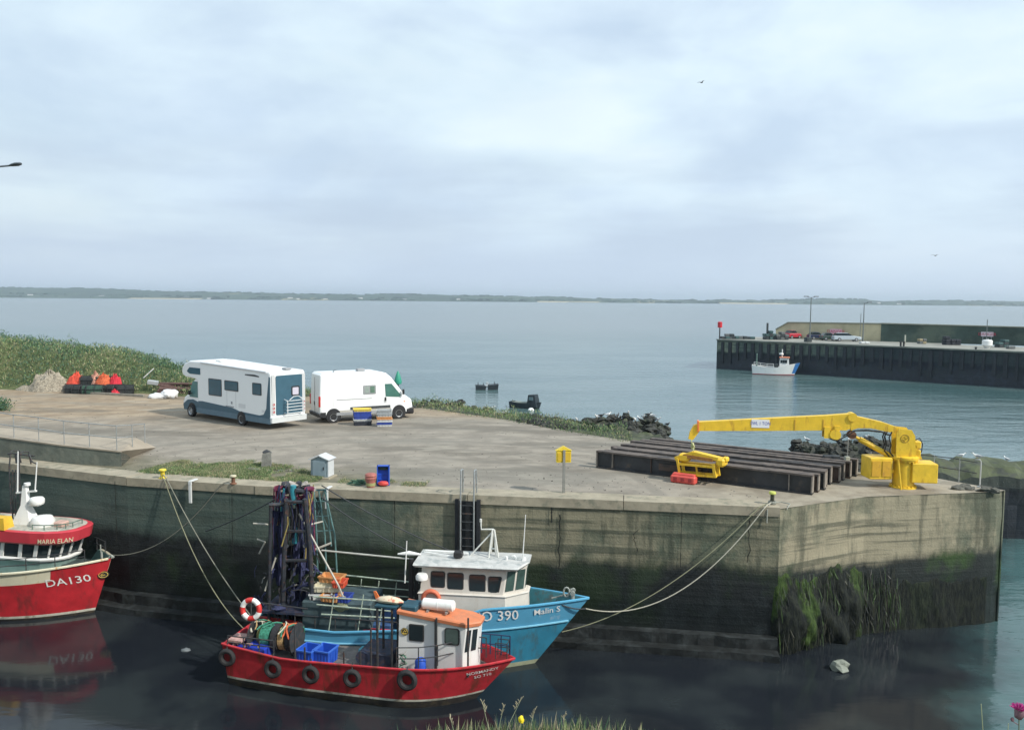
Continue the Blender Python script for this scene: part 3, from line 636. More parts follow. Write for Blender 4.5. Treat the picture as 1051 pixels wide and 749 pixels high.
L.new(col, b.inputs['Base Color']); b.inputs['Roughness'].default_value = .8; b.inputs['Specular IOR Level'].default_value = .25; bp = N(t, 'ShaderNodeBump'); bp.inputs['Strength'].default_value = .8; bp.inputs['Distance'].default_value = .08; L.new(mth(t, 'ADD', a2, a1), bp.inputs['Height']); L.new(bp.outputs[0], b.inputs['Normal'])
tag(mb.build('weed_growth', wmat, recalc=False), kind='stuff')
p = at(859, 688, 0)
tag(MB(), None) if False else None
mb = MB(); mb.blob((0, 0, .12), (.34, .26, .22), 8, 3, .35); mb.sm = [False]*len(mb.sm)
tag(mb.build('fallen_stone', M('pale_stone', (.22, .24, .20), .8, var=.2, scale=5, bump=.4), loc=at(861, 687, 0)), 'pale squarish stone at the waterline under the quay corner', 'stone')
# ---- far shore
def shore_top(px):
    return np.interp(px, [-400, 0, 60, 130, 200, 260, 330, 400, 470, 520, 600, 650, 700, 740, 765, 800, 840, 870, 900, 945, 952, 985, 1010, 1051, 1400],
                     [60, 56, 46, 40, 38, 33, 32, 38, 33, 30, 25, 18, 16, 14, 14, 18, 17, 22, 31, 31, 20, 16, 20, 24, 30])
D0 = 4000.
xs = np.linspace(-4200, 4200, 900); ys = np.array([0, 25, 60, 130, 260, 450, 700, 1000, 1500])
X, Y = np.meshgrid(xs, ys); px = 525.5+FPX*X/D0; top = shore_top(px)
u = np.array([-.03, .04, .12, .25, .45, .7, .95, 1.0, .7])[:, None]
Z = top*u+vnoise(X/170, Y/90, 2.)*4*u+vnoise(X/45, Y/40, 6.)*5*np.clip(u, 0, 1)**.5*(u > 0)
shape_y = D0+Y+120*vnoise(X/600, X*0, 4.)
m, t, L, b = new_mat('far_fields'); tc = N(t, 'ShaderNodeTexCoord'); P = tc.outputs['Object']
v = N(t, 'ShaderNodeTexVoronoi'); v.inputs['Scale'].default_value = .006; mp = N(t, 'ShaderNodeMapping'); mp.inputs['Scale'].default_value = (1, .5, 0); L.new(P, mp.inputs['Vector']); L.new(mp.outputs[0], v.inputs['Vector'])
sh = N(t, 'ShaderNodeSeparateColor'); L.new(v.outputs['Color'], sh.inputs[0])
fr = ramp(t, [(0, (.02, .05, .03)), (.35, (.03, .07, .035)), (.62, (.045, .085, .04)), (.80, (.06, .10, .05)), (.90, (.30, .27, .14)), (1, (.04, .07, .04))], 'CONSTANT'); L.new(sh.outputs[0], fr.inputs[0])
L.new(mixc(t, maprange(t, tnoise(t, P, .02, 5, .6), .44, .54), fr.outputs[0], (.018, .045, .028)), b.inputs['Base Color']); b.inputs['Roughness'].default_value = 1
tag(grid_mesh('far_hills', X, shape_y, Z, m), kind='structure')
# tree clumps along the far skyline (one far-off wood)
mb = MB(); k = 0
for i in range(1100):
    x = random.uniform(-3000, 2700); pxx = 525.5+FPX*x/D0; q = noise.noise(Vector((x/160, 2, 0)))
    if q < -.12: continue
    tz = float(shore_top(pxx)); yo = random.choice([60, 200, 700, 950]); uz = {60: .12, 200: .36, 700: .93, 950: .95}[yo]
    s = random.uniform(5, 11)*random.uniform(.7, 1.2); mb.blob((x, D0+yo, tz*uz+s*.1), (s*random.uniform(1.2, 3.2), s, s*.55), 7, i, .6)
tag(mb.build('far_woods', M('far_wood', (.02, .05, .032), 1, var=.3, scale=.02)), kind='stuff')
mb = MB(); px0 = [(-9, 3), (1100, 1), (-2300, 2)]
pts = []
for x0, x1 in ((1000, 1330), (-1850, -1500), (120, 420)):
    kx = np.linspace(x0, x1, 12); mb2 = [(x, D0-12+8*math.sin(x/70), .3) for x in kx]+[(x, D0+34, 5) for x in kx[::-1]]
    mb.add(mb2, [tuple(range(24))])
tag(mb.build('far_beaches', M('far_sand', (.46, .40, .27), 1, var=.1, scale=.02), recalc=False), kind='structure')
wallw = M('far_house_white', (.75, .74, .70), .9, var=.05); roofm = M('far_house_roof', (.12, .12, .13), .9, var=.1)
def far_house(px, dy, sz):
    p = Vector(((px-525.5)/FPX*(D0+dy), D0+dy, 0)); tz = float(shore_top(px)); z = tz*np.interp(dy, ys, [-.03, .04, .12, .25, .45, .7, .95, 1, .7])-1
    h = empty('white_house', (p.x, p.y, z), random.uniform(-.4, .4)); W_, Dp, Ht = sz
    mb = MB(); mb.prism([(-W_/2, -Dp/2), (W_/2, -Dp/2), (W_/2, Dp/2), (-W_/2, Dp/2)], -3, Ht); mb.build('wall', wallw, h)
    mb = MB(); r = Ht*.55; mb.add([(-W_/2-.4, -Dp/2-.4, Ht), (W_/2+.4, -Dp/2-.4, Ht), (W_/2+.4, Dp/2+.4, Ht), (-W_/2-.4, Dp/2+.4, Ht), (-W_/2-.4, 0, Ht+r), (W_/2+.4, 0, Ht+r)], [(0, 1, 5, 4), (2, 3, 4, 5), (1, 2, 5), (3, 0, 4), (3, 2, 1, 0)]); mb.build('roof', roofm, h)
    return h
hl = [(32, 'leftmost white house on the far shore, low by the water'), (105, 'white house on the far shore above the grassy bank'), (192, 'small white house on the far shore above the motorhome nose'), (215, 'white house on the far shore above the motorhome roof'),
      (298, 'white house on the far shore above the gap between motorhome and van'), (306, 'white house on the far shore just right of its neighbour above the van roof'), (313, 'rightmost of three white houses on the far shore above the van'), (334, 'long white farmhouse on the far shore above the van cab'),
      (370, 'white house on the far shore above the crates'), (900, 'white house on the far shore right of the pier street lamp'), (921, 'white house on the far shore over the dark breakwater wall'), (470, 'small pale house on the far shore left of the moored workboats'), (415, 'pale house on the far shore above the green beacon')]
for px, lb in hl:
    tag(far_house(px, random.choice([25, 60, 60, 130]), (random.uniform(14, 26), 9, random.uniform(5, 7))), lb, 'house', 'white houses on the far shore')
# ---- far pier
pz = 5.2
f0, f1 = at(736, 349, pz), at(1051, 362, pz); fd = (f1-f0); f2 = f1+fd*1.2
bl0, bl1 = at(746, 345.6, pz), at(790, 347, pz)
pback = Vector((0, 1, 0))
deckb = [f2+Vector((4, 22, 0)), f1+Vector((3, 21, 0)), at(905, 349.2, pz)+Vector((1.5, 2.5, 0)), at(796, 346.6, pz)+Vector((1, 3, 0)), bl0+Vector((1, 0, 0))]
fp = empty('far_pier', (0, 0, 0), 0, 'long dark pier with a fendered face across the harbour mouth', 'pier')
mb = MB(); pl = [tuple(p.xy) for p in [f0, f1, f2]+deckb]; mb.prism(pl, -3, pz-.02); mb.build('pier_body', far_m, fp)
mb = MB(); mb.prism(pl, pz-.016, pz); mb.build('pier_deck', M('pier_deck_concrete', (.26, .26, .23), .9, var=.2, scale=.5), fp)
dirp = fd.normalized(); nrm = Vector((dirp.y, -dirp.x, 0)); fen = M('fender_timber', (.022, .028, .035), .8, var=.3, scale=1)
wales = MB()
for i in range(66):
    q = f0+dirp*(1.2+i*1.45); ln = 3.0+random.uniform(-.9, 1.2)
    mb = MB(); mb.box((q.x+nrm.x*.16, q.y+nrm.y*.16, pz-.3-ln/2), (.45+random.uniform(-.1, .15), .32, ln), rz=math.atan2(dirp.y, dirp.x)); mb.build('timber_fender', fen, fp)
mb = MB(); a = f0+nrm*.1; c = f2+nrm*.1; mb.beam((a.x, a.y, pz+.1), (c.x, c.y, pz+.1), .5, .22); mb.build('pier_kerb', M('pier_kerb', (.20, .21, .18), .9, var=.25, scale=.6), fp)
# parapet wall on the pier
w0, w1, w2p = at(796, 346.6, pz), at(905, 350.2, pz), at(1051, 354.8, pz); w3 = w2p+(w2p-w1)*1.4
def parapet(pts, h0, h1, th, mat, name, label):
    e = empty(name, (0, 0, 0), 0, label, 'wall'); mb = MB(); nn = len(pts); of = offset_line(pts, th)
    V = [Vector((p.x, p.y, pz)) for p in pts]+[Vector((p.x, p.y, pz+h)) for p, h in zip(pts, h0)]+[Vector((p.x, p.y, pz)) for p in of]+[Vector((p.x, p.y, pz+h)) for p, h in zip(of, h0)]
    F = []
    for i in range(nn-1): F += [(i, i+1, nn+i+1, nn+i), (2*nn+i+1, 2*nn+i, 3*nn+i, 3*nn+i+1), (nn+i, nn+i+1, 3*nn+i+1, 3*nn+i)]
    F += [(0, nn, 3*nn, 2*nn), (nn-1, 2*nn-1+0, 4*nn-1, 3*nn-1)]
    mb.add(V, F); mb.build('wall_body', mat, e)
    mb = MB()
    for i in range(nn-1):
        a = pts[i].lerp(of[i], .5); c = pts[i+1].lerp(of[i+1], .5); mb.beam((a.x, a.y, pz+h0[i]+.08), (c.x, c.y, pz+h0[i+1]+.08), th+.3, .2)
    mb.build('wall_cap', M('parapet_cap', (.24, .25, .20), .9, var=.2, scale=.7), e)
    return e
tanw = M('parapet_tan', (.52, .46, .30), .9, var=.25, scale=.3, col2=(.2, .2, .15), amt=.5, scale2=.25, streak=True, thr=.55)
drkw = M('parapet_dark', (.055, .085, .07), .9, var=.4, scale=.3, col2=(.12, .15, .11), amt=.7, scale2=.2, thr=.5)  # darker, greener base colour than the tan length
ww = w0.lerp(w1, .12)
parapet([w0, ww, w1], [1.6, 3.0, 3.15], None, 1.4, tanw, 'parapet_wall', 'pale tan parapet wall on the far pier behind the parked cars')
parapet([w1+Vector((-.35, -.25, 0)), w2p+Vector((0, -.5, 0)), w3], [3.2, 3.05, 3.0], None, 1.4, drkw, 'parapet_wall', 'dark greenish parapet wall along the right of the far pier')
# ---- near bank under the camera (grass tips reach into the picture's foot) and the rising ground on the left
def bank_h(X, Y):
    base = 10.10+.0*X-.06*np.abs(X-.3)-np.clip(Y-4.0, 0, None)*1.05-.15*np.clip(Y-4, 0, None)**2
    base = np.where(Y < 4, 10.10-.05*np.abs(X-.3)**1.3, base)
    wing = 9.2-.9*np.clip(Y-21, 0, None)-2.2*np.clip(X+14.8+(Y-20)*.62+3.2, 0, None)
    return np.maximum(np.maximum(base, wing), -2)
X, Y = np.meshgrid(np.linspace(-45, 16, 200), np.linspace(-22, 27, 160)); Z = bank_h(X, Y)+.04*vnoise(X*2, Y*2, 1.)
tag(grid_mesh('near_bank', X, Y, Z, M('bank_soil', (.10, .11, .05), .95, var=.4, scale=3)), kind='structure')
n = 5200; X = rng.normal(.08, .27, n); Y = rng.uniform(3.5, 4.3, n); k = (vnoise(X*2.2, Y*2, 3.) > -.3); X, Y = X[k], Y[k]
hgt = .05+.05*np.clip(vnoise(X*1.4, Y*.8, 12.)+.35, 0, 1); Z = bank_h(X, Y)
tag(leaves('foreground_grass', np.stack([X, Y, Z], 1), .10, [g1, g3, g4, g4, g2], up=1.3, aspect=.045, sv=.5, probs=[.25, .2, .2, .2, .15]), kind='stuff')
# ---- haze
hm = bpy.data.materials.new('haze_air'); hm.use_nodes = True; t = hm.node_tree; t.nodes.clear()
o_ = N(t, 'ShaderNodeOutputMaterial'); pv = N(t, 'ShaderNodeVolumePrincipled'); pv.inputs['Density'].default_value = HAZE if 'HAZE' in globals() else 1.35e-4
pv.inputs['Color'].default_value = (.78, .90, 1, 1); pv.inputs['Anisotropy'].default_value = .2; t.links.new(pv.outputs[0], o_.inputs['Volume'])
mb = MB(); mb.prism([(-15000, -700), (15000, -700), (15000, 15000), (-15000, 15000)], -6, 95); tag(mb.build('haze', hm), kind='stuff')
# ================================================================== OBJECTS ON THE QUAY
class Frame:
    def __init__(s, o, h):
        s.o = Vector(o); s.h = Vector((h.x, h.y, 0)).normalized(); s.l = Vector((-s.h.y, s.h.x, 0)); s.rz = math.atan2(s.h.y, s.h.x)
    def side(s, px, py, yl):       # the point of the plane local y = yl seen at a pixel
        d = ray(px, py); c = Vector((0, 0, H)); k = (yl-(c-s.o).dot(s.l))/d.dot(s.l); p = c+d*k-s.o; return (p.dot(s.h), p.z)
    def end(s, px, py, xl):
        d = ray(px, py); c = Vector((0, 0, H)); k = (xl-(c-s.o).dot(s.h))/d.dot(s.h); p = c+d*k-s.o; return (p.dot(s.l), p.z)
    def inv(s, p): p = Vector(p)-s.o; return Vector((p.dot(s.h), p.dot(s.l), p.z))
def shrink(pts, r):
    n = len(pts); A = sum(pts[i][0]*pts[(i+1) % n][1]-pts[(i+1) % n][0]*pts[i][1] for i in range(n)); sg = 1 if A > 0 else -1; out = []
    for i in range(n):
        p = Vector(pts[i]); a = Vector(pts[i-1]); c = Vector(pts[(i+1) % n]); e1 = (p-a).normalized(); e2 = (c-p).normalized()
        n1 = Vector((-e1.y, e1.x))*sg; n2 = Vector((-e2.y, e2.x))*sg; b_ = (n1+n2); l = b_.length
        b_ = b_/l if l > 1e-6 else n1; out.append(tuple(p+b_*(r/max(.5, b_.dot(n1)))))
    return out
def slab(mb, prof, y0, y1, r=.06, mi=0, taper=None):
    """side profile (x, z) given width y0..y1 with softened long edges; taper(z) narrows towards the top"""
    rings = []
    ins_ = shrink(prof, r); i2 = shrink(prof, r*.3)
    for y, pr in ((y0, ins_), (y0+r*.3, i2), (y0+r, prof), (y1-r, prof), (y1-r*.3, i2), (y1, ins_)):
        mid = (y0+y1)/2; rings.append([(x, mid+(y-mid)*(taper(z) if taper else 1), z) for x, z in pr])
    mb.loft(rings, mi, smooth=False)
def rrect(x0, x1, z0, z1, r=.06, n=3):
    P_ = []
    for cx, cz, a in ((x1-r, z1-r, 0), (x0+r, z1-r, 90), (x0+r, z0+r, 180), (x1-r, z0+r, 270)):
        P_ += [(cx+r*math.cos(R(a+90*k/n)), cz+r*math.sin(R(a+90*k/n))) for k in range(n+1)]
    return P_
def panel_y(mb, pts, y, th, mi=0):       # thin plate on a side plane, from y to y+th
    n = len(pts); V = [(x, y, z) for x, z in pts]+[(x, y+th, z) for x, z in pts]
    mb.add(V, [tuple(range(n)), tuple(range(n, 2*n))[::-1]]+[(i, (i+1) % n, n+(i+1) % n, n+i) for i in range(n)], mi)
def panel_x(mb, pts, x, th, mi=0):
    n = len(pts); V = [(x, y, z) for y, z in pts]+[(x+th, y, z) for y, z in pts]
    mb.add(V, [tuple(range(n)), tuple(range(n, 2*n))[::-1]]+[(i, (i+1) % n, n+(i+1) % n, n+i) for i in range(n)], mi)
hubm = M('wheel_rim', (.45, .46, .47), .35, .6, var=.1)
def wheel(parent, x, y, r=.34, w=.22, side=-1):
    mb = MB(); mb.lathe([(r*.62, -w/2), (r*.93, -w/2), (r, -w/2+.04), (r, w/2-.04), (r*.93, w/2), (r*.62, w/2)], n=24, axis='Y')
    o = mb.build('wheel', rubber, parent, loc=(x, y, r))
    mb = MB(); sgn = -side   # lathe Y axis: profile z -> -y
    mb.lathe([(0, sgn*(w/2-.03)), (r*.18, sgn*(w/2-.03)), (r*.22, sgn*(w/2-.06)), (r*.5, sgn*(w/2-.07)), (r*.56, sgn*(w/2-.015)), (r*.64, sgn*(w/2-.005)), (r*.64, -sgn*w/2*.9)], n=20, axis='Y')
    for k in range(6):
        a = k*PI/3; mb.box((r*.38*math.cos(a), side*(w/2-.065), r*.38*math.sin(a)), (r*.14, .02, r*.10), rot=Matrix.Rotation(-a, 3, 'Y'), mi=1)
    mb.build('rim', [hubm, blackm], o); return o
tealp = M('motorhome_teal', (.045, .11, .155), .35, var=.08); skirtm = M('motorhome_skirt', (.10, .17, .22), .45, var=.1); lamp_red = M('tail_lamp', (.5, .02, .02), .25, var=.05); lamp_clear = M('headlamp', (.6, .65, .68), .1, var=.05); trim = M('window_trim', (.03, .035, .04), .4, var=.1)
greyp = M('grey_plastic', (.30, .31, .32), .6, var=.1)
# ---- motorhome
Fw, Rw = at(195.5, 427.5), at(248.5, 436.5)
hd = (Fw-Rw); wb = hd.length; W_ = 2.3
fr = Frame(Rw, hd)
mh = empty('motorhome', Rw, fr.rz, 'white motorhome with a rounded sleeping pod over the cab and a teal back panel', 'motorhome')
rx, _ = fr.side(278, 432, 0); nx, _ = fr.side(187.5, 410, 0)
_, ztop = fr.side(278, 382, 0); _, ztf = fr.side(214, 371.5, 0)
zt = ztop; nx = wb+1.0; ax = fr.side(186.2, 379, 0)[0]
print('motorhome', rx, wb, nx, ztop, ztf, ax)
ztf = min(ztf, zt+.25)
prof = [(rx, .42), (rx-.03, zt*.5), (rx, zt-.1), (rx+.12, zt), (wb-1.2, ztf), (ax-.9, ztf-.02), (ax-.35, ztf-.2), (ax-.08, ztf-.45), (ax, ztf-.7), (ax-.12, ztf-.92), (ax-.4, ztf-1.02), (wb-.55, ztf-1.08), (wb-.8, ztf-1.2), (wb-.85, .42)]
mb = MB(); slab(mb, prof, -W_, 0, .09); mb.build('body', vanwhite, mh)
mb = MB(); slab(mb, [(wb-.85, .3), (wb-.85, ztf-1.12), (wb-.25, ztf-1.1), (wb+.42, 1.38), (wb+.88, 1.12), (nx, .85), (nx+.03, .35), (wb+.4, .28)], -W_+.16, -.14, .12); cab = mb.build('cab', vanwhite, mh)
mb = MB(); n_ = Vector((.62, 0, .66)).normalized()*.02
V = [(wb-.2, y, ztf-1.16) for y in (-W_+.35, -.33)]+[(wb+.40, y, 1.42) for y in (-.28, -W_+.30)]
mb.add([Vector(v)+n_*1.2 for v in V]+[Vector(v)-n_ for v in V], [(0, 1, 2, 3), (4, 7, 6, 5), (0, 4, 5, 1), (1, 5, 6, 2), (2, 6, 7, 3), (3, 7, 4, 0)]); mb.build('windscreen', glass, mh)
def win_side(frm, name, px0, px1, py0, py1, y, parent, r=.06, frame=.05, mat=glass, sgn=1, slope=0):
    (x0, z1), (x1, z0) = frm.side(px0, py0, y), frm.side(px1, py1, y); x0, x1 = sorted((x0, x1)); z0, z1 = sorted((z0, z1))
    mb = MB(); panel_y(mb, rrect(x0, x1, z0, z1, r), y-.01*sgn, .03*sgn); o = mb.build(name, trim, parent)
    mb = MB(); panel_y(mb, rrect(x0+frame, x1-frame, z0+frame, z1-frame, max(.01, r-frame*.5)), y+.02*sgn, .008*sgn); mb.build('pane', mat, o); return o
bluegl = M('tinted_acrylic', (.05, .12, .16), .1, var=.15, scale=1.)
for a in ((214, 227.7, 388, 407), (230.4, 244.7, 390, 402), (259, 268.5, 392.5, 406)): win_side(fr, 'window', *a, 0, mh, mat=bluegl)
(x0, z1), (x1, z0) = fr.side(192, 376.5, 0), fr.side(205.6, 384.5, 0)
mb = MB(); x0, x1 = sorted((x0, x1)); x1 = min(x1, ax-.3); pts = [(x0, z0), (x1-.3, z0), (x1-.08, z0+.08), (x1, (z0+z1)/2-.05), (x1-.12, z1-.12), (x1-.3, z1), (x0, z1)]; panel_y(mb, pts, -.01, .03); mb.build('window', bluegl, mh)
mb = MB(); panel_y(mb, [(wb-.62, 1.18), (wb+.25, 1.18), (wb+.28, 1.35), (wb-.12, ztf-1.25), (wb-.62, ztf-1.25)], -.15, .03); mb.build('cab_window', M('cab_glass', (.10, .22, .22), .1, var=.1), mh)
# teal skirt and sweep
mb = MB(); panel_y(mb, [(rx+.06, .46), (wb-.9, .46), (wb-.9, .72), (wb-.9, 1.02), (wb-1.3, 1.05), (.9, .92), (.2, .78), (rx+1.0, .72), (rx+.62, .8), (rx+.38, 1.15), (rx+.30, 1.8), (rx+.12, zt-.25), (rx+.03, zt-.3)], -.012, .026); mb.build('side_stripe', tealp, mh)
mb = MB(); panel_y(mb, [(rx+.02, .32), (wb-.75, .32), (wb-.75, .62), (rx+.02, .62)], -.06, .095); mb.build('skirt', skirtm, mh)
mb = MB(); panel_y(mb, [(wb-.8, .34), (wb+.9, .38), (wb+.98, .7), (wb+.5, .98), (wb-.1, 1.05), (wb-.8, .9)], -.17, .045); mb.build('wing_panel', tealp, mh)
for x in (.55, 1.42):
    mb = MB(); panel_y(mb, [(x, .66), (x+.014, .66), (x+.014, 2.45), (x, 2.45)], 0, .004); mb.build('door_seam', greyp, mh)
mb = MB(); panel_y(mb, [(rx+1.0, zt-.34), (rx+2.3, zt-.30), (rx+2.3, zt-.24), (rx+1.4, zt-.22), (rx+1.0, zt-.28)], 0, .01); mb.build('side_flash', trim, mh)
mb = MB(); mb.tube([(rx+.3, .03, zt-.02), (wb-1.3, .03, ztf-.06)], .05, 8); mb.build('awning_case', M('awning_grey', (.62, .64, .66), .4, var=.05), mh)
mb = MB(); panel_y(mb, rrect(-.35, .30, .98, 1.22, .03), 0, .006); panel_y(mb, rrect(rx+.55, rx+.8, .9, 1.05, .03), 0, .006); mb.build('service_hatch', M('hatch_white', (.66, .67, .67), .4, var=.04), mh)
mb = MB(); panel_y(mb, rrect(.75, 1.55, .95, 1.0, .02), 0, .02); mb.box((.95, .02, 1.2), (.10, .03, .14)); mb.build('door_handle', greyp, mh)
mb = MB(); slab(mb, [(rx-.12, .38), (rx-.14, .68), (rx+.1, .70), (rx+.1, .36)], -W_-.01, .02, .05); mb.build('rear_bumper', M('bumper_white', (.62, .64, .64), .4, var=.05), mh)
mb = MB(); panel_x(mb, [(y, z) for y, z in rrect(-W_+.22, -.32, .78, zt-.22, .1)], rx-.045, .03); mb.build('rear_panel', tealp, mh)
mb = MB(); panel_x(mb, rrect(-W_+.42, -W_+.98, 1.75, 2.3, .08), rx-.06, .02); wn = mb.build('rear_window', trim, mh)
mb = MB(); panel_x(mb, rrect(-W_+.50, -W_+.90, 1.82, 2.22, .05), rx-.068, .008); mb.build('pane', M('pale_blind', (.55, .52, .60), .3, var=.05), wn)
for y in (-.16, -W_+.14):
    mb = MB(); panel_x(mb, rrect(y-.1, y+.1, .8, zt-.18, .05), rx-.05, .045); lf = mb.build('lamp_column', M('lamp_column', (.55, .56, .56), .4, var=.04), mh)
    for z in (.98, 1.18, 1.38): 
        mb = MB(); mb.lathe([(0, .03), (.06, .02), (.065, 0)], n=12, axis='X'); o = mb.build('rear_lamp', lamp_red, lf); o.location = (rx-.075, y, z); o.rotation_euler = (0, 0, 0)
br = MB()
for k in range(5): br.tube([(rx-.32, -W_+.30, .85+k*.17), (rx-.32, -W_+1.5, .85+k*.17)], .022, 6)
for y in (-W_+.36, -W_+1.44): br.tube([(rx-.02, y, 1.6), (rx-.33, y, 1.55), (rx-.33, y, .82), (rx-.02, y, .84)], .025, 6)
br.tube([(rx-.45, -W_+.5, 1.62), (rx-.4, -W_+.8, 1.78), (rx-.4, -W_+1.1, 1.76), (rx-.45, -W_+1.4, 1.6)], .02, 6)
br.build('bike_rack', M('rack_white', (.75, .77, .78), .35, .2, var=.05), mh)
mb = MB(); mb.box((1.2, -W_/2, zt+.12), (.7, .55, .16), ch=.04); mb.build('roof_vent', vanwhite, mh)
mb = MB(); mb.box((wb-1.9, -W_/2+.2, ztf-.02+.06), (.55, .5, .12), ch=.04); mb.build('roof_vent', vanwhite, mh)
mb = MB(); mb.box((rx+.5, -W_/2-.3, zt+.08), (.4, .4, .1), ch=.03); mb.build('roof_vent', greyp, mh)
for x in (0, wb):
    for y, sd_ in ((-.12 if x else -.06, 1), (-W_+(.12 if x else .06), -1)): wheel(mh, x, y, .36, .24, sd_)
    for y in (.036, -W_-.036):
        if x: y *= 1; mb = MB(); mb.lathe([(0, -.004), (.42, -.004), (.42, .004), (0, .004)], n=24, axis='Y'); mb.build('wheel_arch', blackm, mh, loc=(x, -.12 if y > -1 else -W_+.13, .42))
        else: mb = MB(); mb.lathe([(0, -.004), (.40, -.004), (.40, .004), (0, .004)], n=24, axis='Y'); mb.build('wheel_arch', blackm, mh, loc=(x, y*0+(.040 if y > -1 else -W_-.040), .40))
for ch in [c for c in mh.children if c.name.startswith('wheel') and not c.name.startswith('wheel_arch')]:
    pass
mb = MB(); mb.box((wb+.02, .02, 1.45), (.10, .16, .26), ch=.03); mb.build('wing_mirror', blackm, mh)
mb = MB(); mb.tube([(wb+.0, -.12, 1.4), (wb+.02, .02, 1.45)], .02, 6); mb.build('mirror_arm', blackm, mh)
for y in (-.3, -W_+.3):
    mb = MB(); mb.box((nx-.05, y, .82), (.18, .28, .2), ch=.05); mb.build('headlight', lamp_clear, mh)
# ---- panel van
Rv, Fv = at(342.5, 434), at(409.5, 429.6)
hv = (Fv-Rv); wv_ = hv.length; fv = Frame(Rv, hv); k = wv_/3.6
pv_ = empty('panel_van', Rv, fv.rz, 'plain white high-roofed panel van parked nose right beside the motorhome', 'van')
VW = 2.0; rvx = fv.side(328.5, 425, 0)[0]; vt = fv.side(345, 383, 0)[1]; vn = wv_+.92
print('van', rvx, wv_, vt)
tp = lambda z: 1-.07*max(0, (z-1.1)/1.7)
prof = [(rvx, .42), (rvx-.03, 1.2), (rvx+.05, vt-.12), (rvx+.2, vt), (wv_-1.2, vt), (wv_-.75, vt-.10), (wv_-.42, vt-.38), (wv_+.40, 1.42), (wv_+.78, 1.15), (vn-.05, .88), (vn, .5), (vn-.05, .3), (wv_+.42, .30), (-.0, .34)]
mb = MB(); slab(mb, prof, 0, VW, .12, taper=tp)
mb.build('body', vanwhite, pv_)
vy = lambda z: VW/2*(1-tp(z))
def vpanel(name, pts, mat, th=.02, off=.004, parent=pv_):
    mb = MB(); n = len(pts); V = [(x, vy(z)-off-th, z) for x, z in pts]+[(x, vy(z)-off+.02, z) for x, z in pts]
    mb.add(V, [tuple(range(n)), tuple(range(n, 2*n))[::-1]]+[(i, (i+1) % n, n+(i+1) % n, n+i) for i in range(n)]); return mb.build(name, mat, parent)
zw0, zw1 = fv.side(395, 407.5, 0)[1], fv.side(395, 394, 0)[1]
greengl = M('green_glass', (.06, .16, .13), .1, var=.2, scale=2)
vpanel('cab_window', [(fv.side(396, 400, 0)[0], zw0+.05), (fv.side(410, 405, 0)[0], zw0-.02), (fv.side(411.5, 405, 0)[0], zw0+.08), (fv.side(402, 394, 0)[0], zw1), (fv.side(395.3, 394, 0)[0], zw1)], greengl)
x0, z1 = fv.side(373, 395.5, 0); x1, z0 = fv.side(386, 404, 0)
o = vpanel('side_window', rrect(x0, x1, z0, z1, .05), greyp)
vpanel('pane', rrect(x0+.08, (x0+x1)/2-.03, z0+.07, z1-.07, .02), M('curtain_grey', (.28, .33, .30), .3, var=.2, scale=5), off=.016, parent=o)
vpanel('pane', rrect((x0+x1)/2+.03, x1-.08, z0+.07, z1-.07, .02), M('window_green', (.12, .20, .15), .2, var=.2, scale=5), off=.016, parent=o)
vpanel('lower_trim', [(rvx+.95, .42), (wv_-.5, .42), (wv_-.5, .58), (rvx+.95, .58)], greyp, .03)
vpanel('side_strip', [(1.0, .72), (wv_-.55, .72), (wv_-.55, .86), (1.0, .86)], M('strip_black', (.05, .055, .06), .5, var=.1), .03)
vpanel('door_handle', rrect(fv.side(395.5, 408, 0)[0]-.04, fv.side(395.5, 408, 0)[0]+.06, 1.12, 1.34, .03), blackm, .03)
vpanel('door_seam', [(wv_-.62, .6), (wv_-.605, .6), (wv_-.605, 2.2), (wv_-.62, 2.2)], greyp, .003, .001)
vpanel('door_seam', [(1.15, .6), (1.16, .6), (1.16, 2.3), (1.15, 2.3)], M('seam_pale', (.5, .5, .5), .5, var=.05), .003, .001)
for x in (-.02, 2.35): vpanel('door_seam', [(x, .9 if x < 0 else .6), (x+.012, .9 if x < 0 else .6), (x+.012, 2.35), (x, 2.35)], M('seam_pale', (.5, .5, .5)), .003, .001)
vpanel('door_rail', [(.2, 1.30), (2.3, 1.30), (2.3, 1.335), (.2, 1.335)], M('rail_grey', (.35, .36, .36), .5, var=.05), .006, .001)
vpanel('fuel_flap', rrect(wv_-.95, wv_-.78, 1.0, 1.2, .03), M('seam_pale', (.5, .5, .5)), .003, .001)
vpanel('indicator', rrect(wv_+.30, wv_+.40, 1.0, 1.06, .02), orangep, .006, .001)
vpanel('road_grime', [(rvx+.9, .58), (wv_-.5, .58), (wv_-.5, .70), (rvx+.9, .70)], M('grime', (.45, .43, .38), .8, var=.15, scale=6), .003, .001)
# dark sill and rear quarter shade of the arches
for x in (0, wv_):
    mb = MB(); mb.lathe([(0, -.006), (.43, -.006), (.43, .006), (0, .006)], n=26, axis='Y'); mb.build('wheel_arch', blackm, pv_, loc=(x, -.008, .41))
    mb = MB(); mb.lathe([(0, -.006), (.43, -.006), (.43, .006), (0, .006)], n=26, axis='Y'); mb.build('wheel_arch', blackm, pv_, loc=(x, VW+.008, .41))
    wheel(pv_, x, .08, .34, .22, -1); wheel(pv_, x, VW-.08, .34, .22, 1)
mb = MB(); slab(mb, [(wv_+.40, .26), (wv_+.42, .62), (wv_+.75, .72), (vn+.05, .70), (vn+.07, .32), (vn, .24)], -.02, VW+.02, .12); mb.build('front_bumper', blackm, pv_)
mb = MB(); slab(mb, [(rvx-.08, .36), (rvx-.1, .55), (rvx+.1, .6), (rvx+.1, .34)], -.01, VW+.01, .05); mb.build('rear_bumper', blackm, pv_)
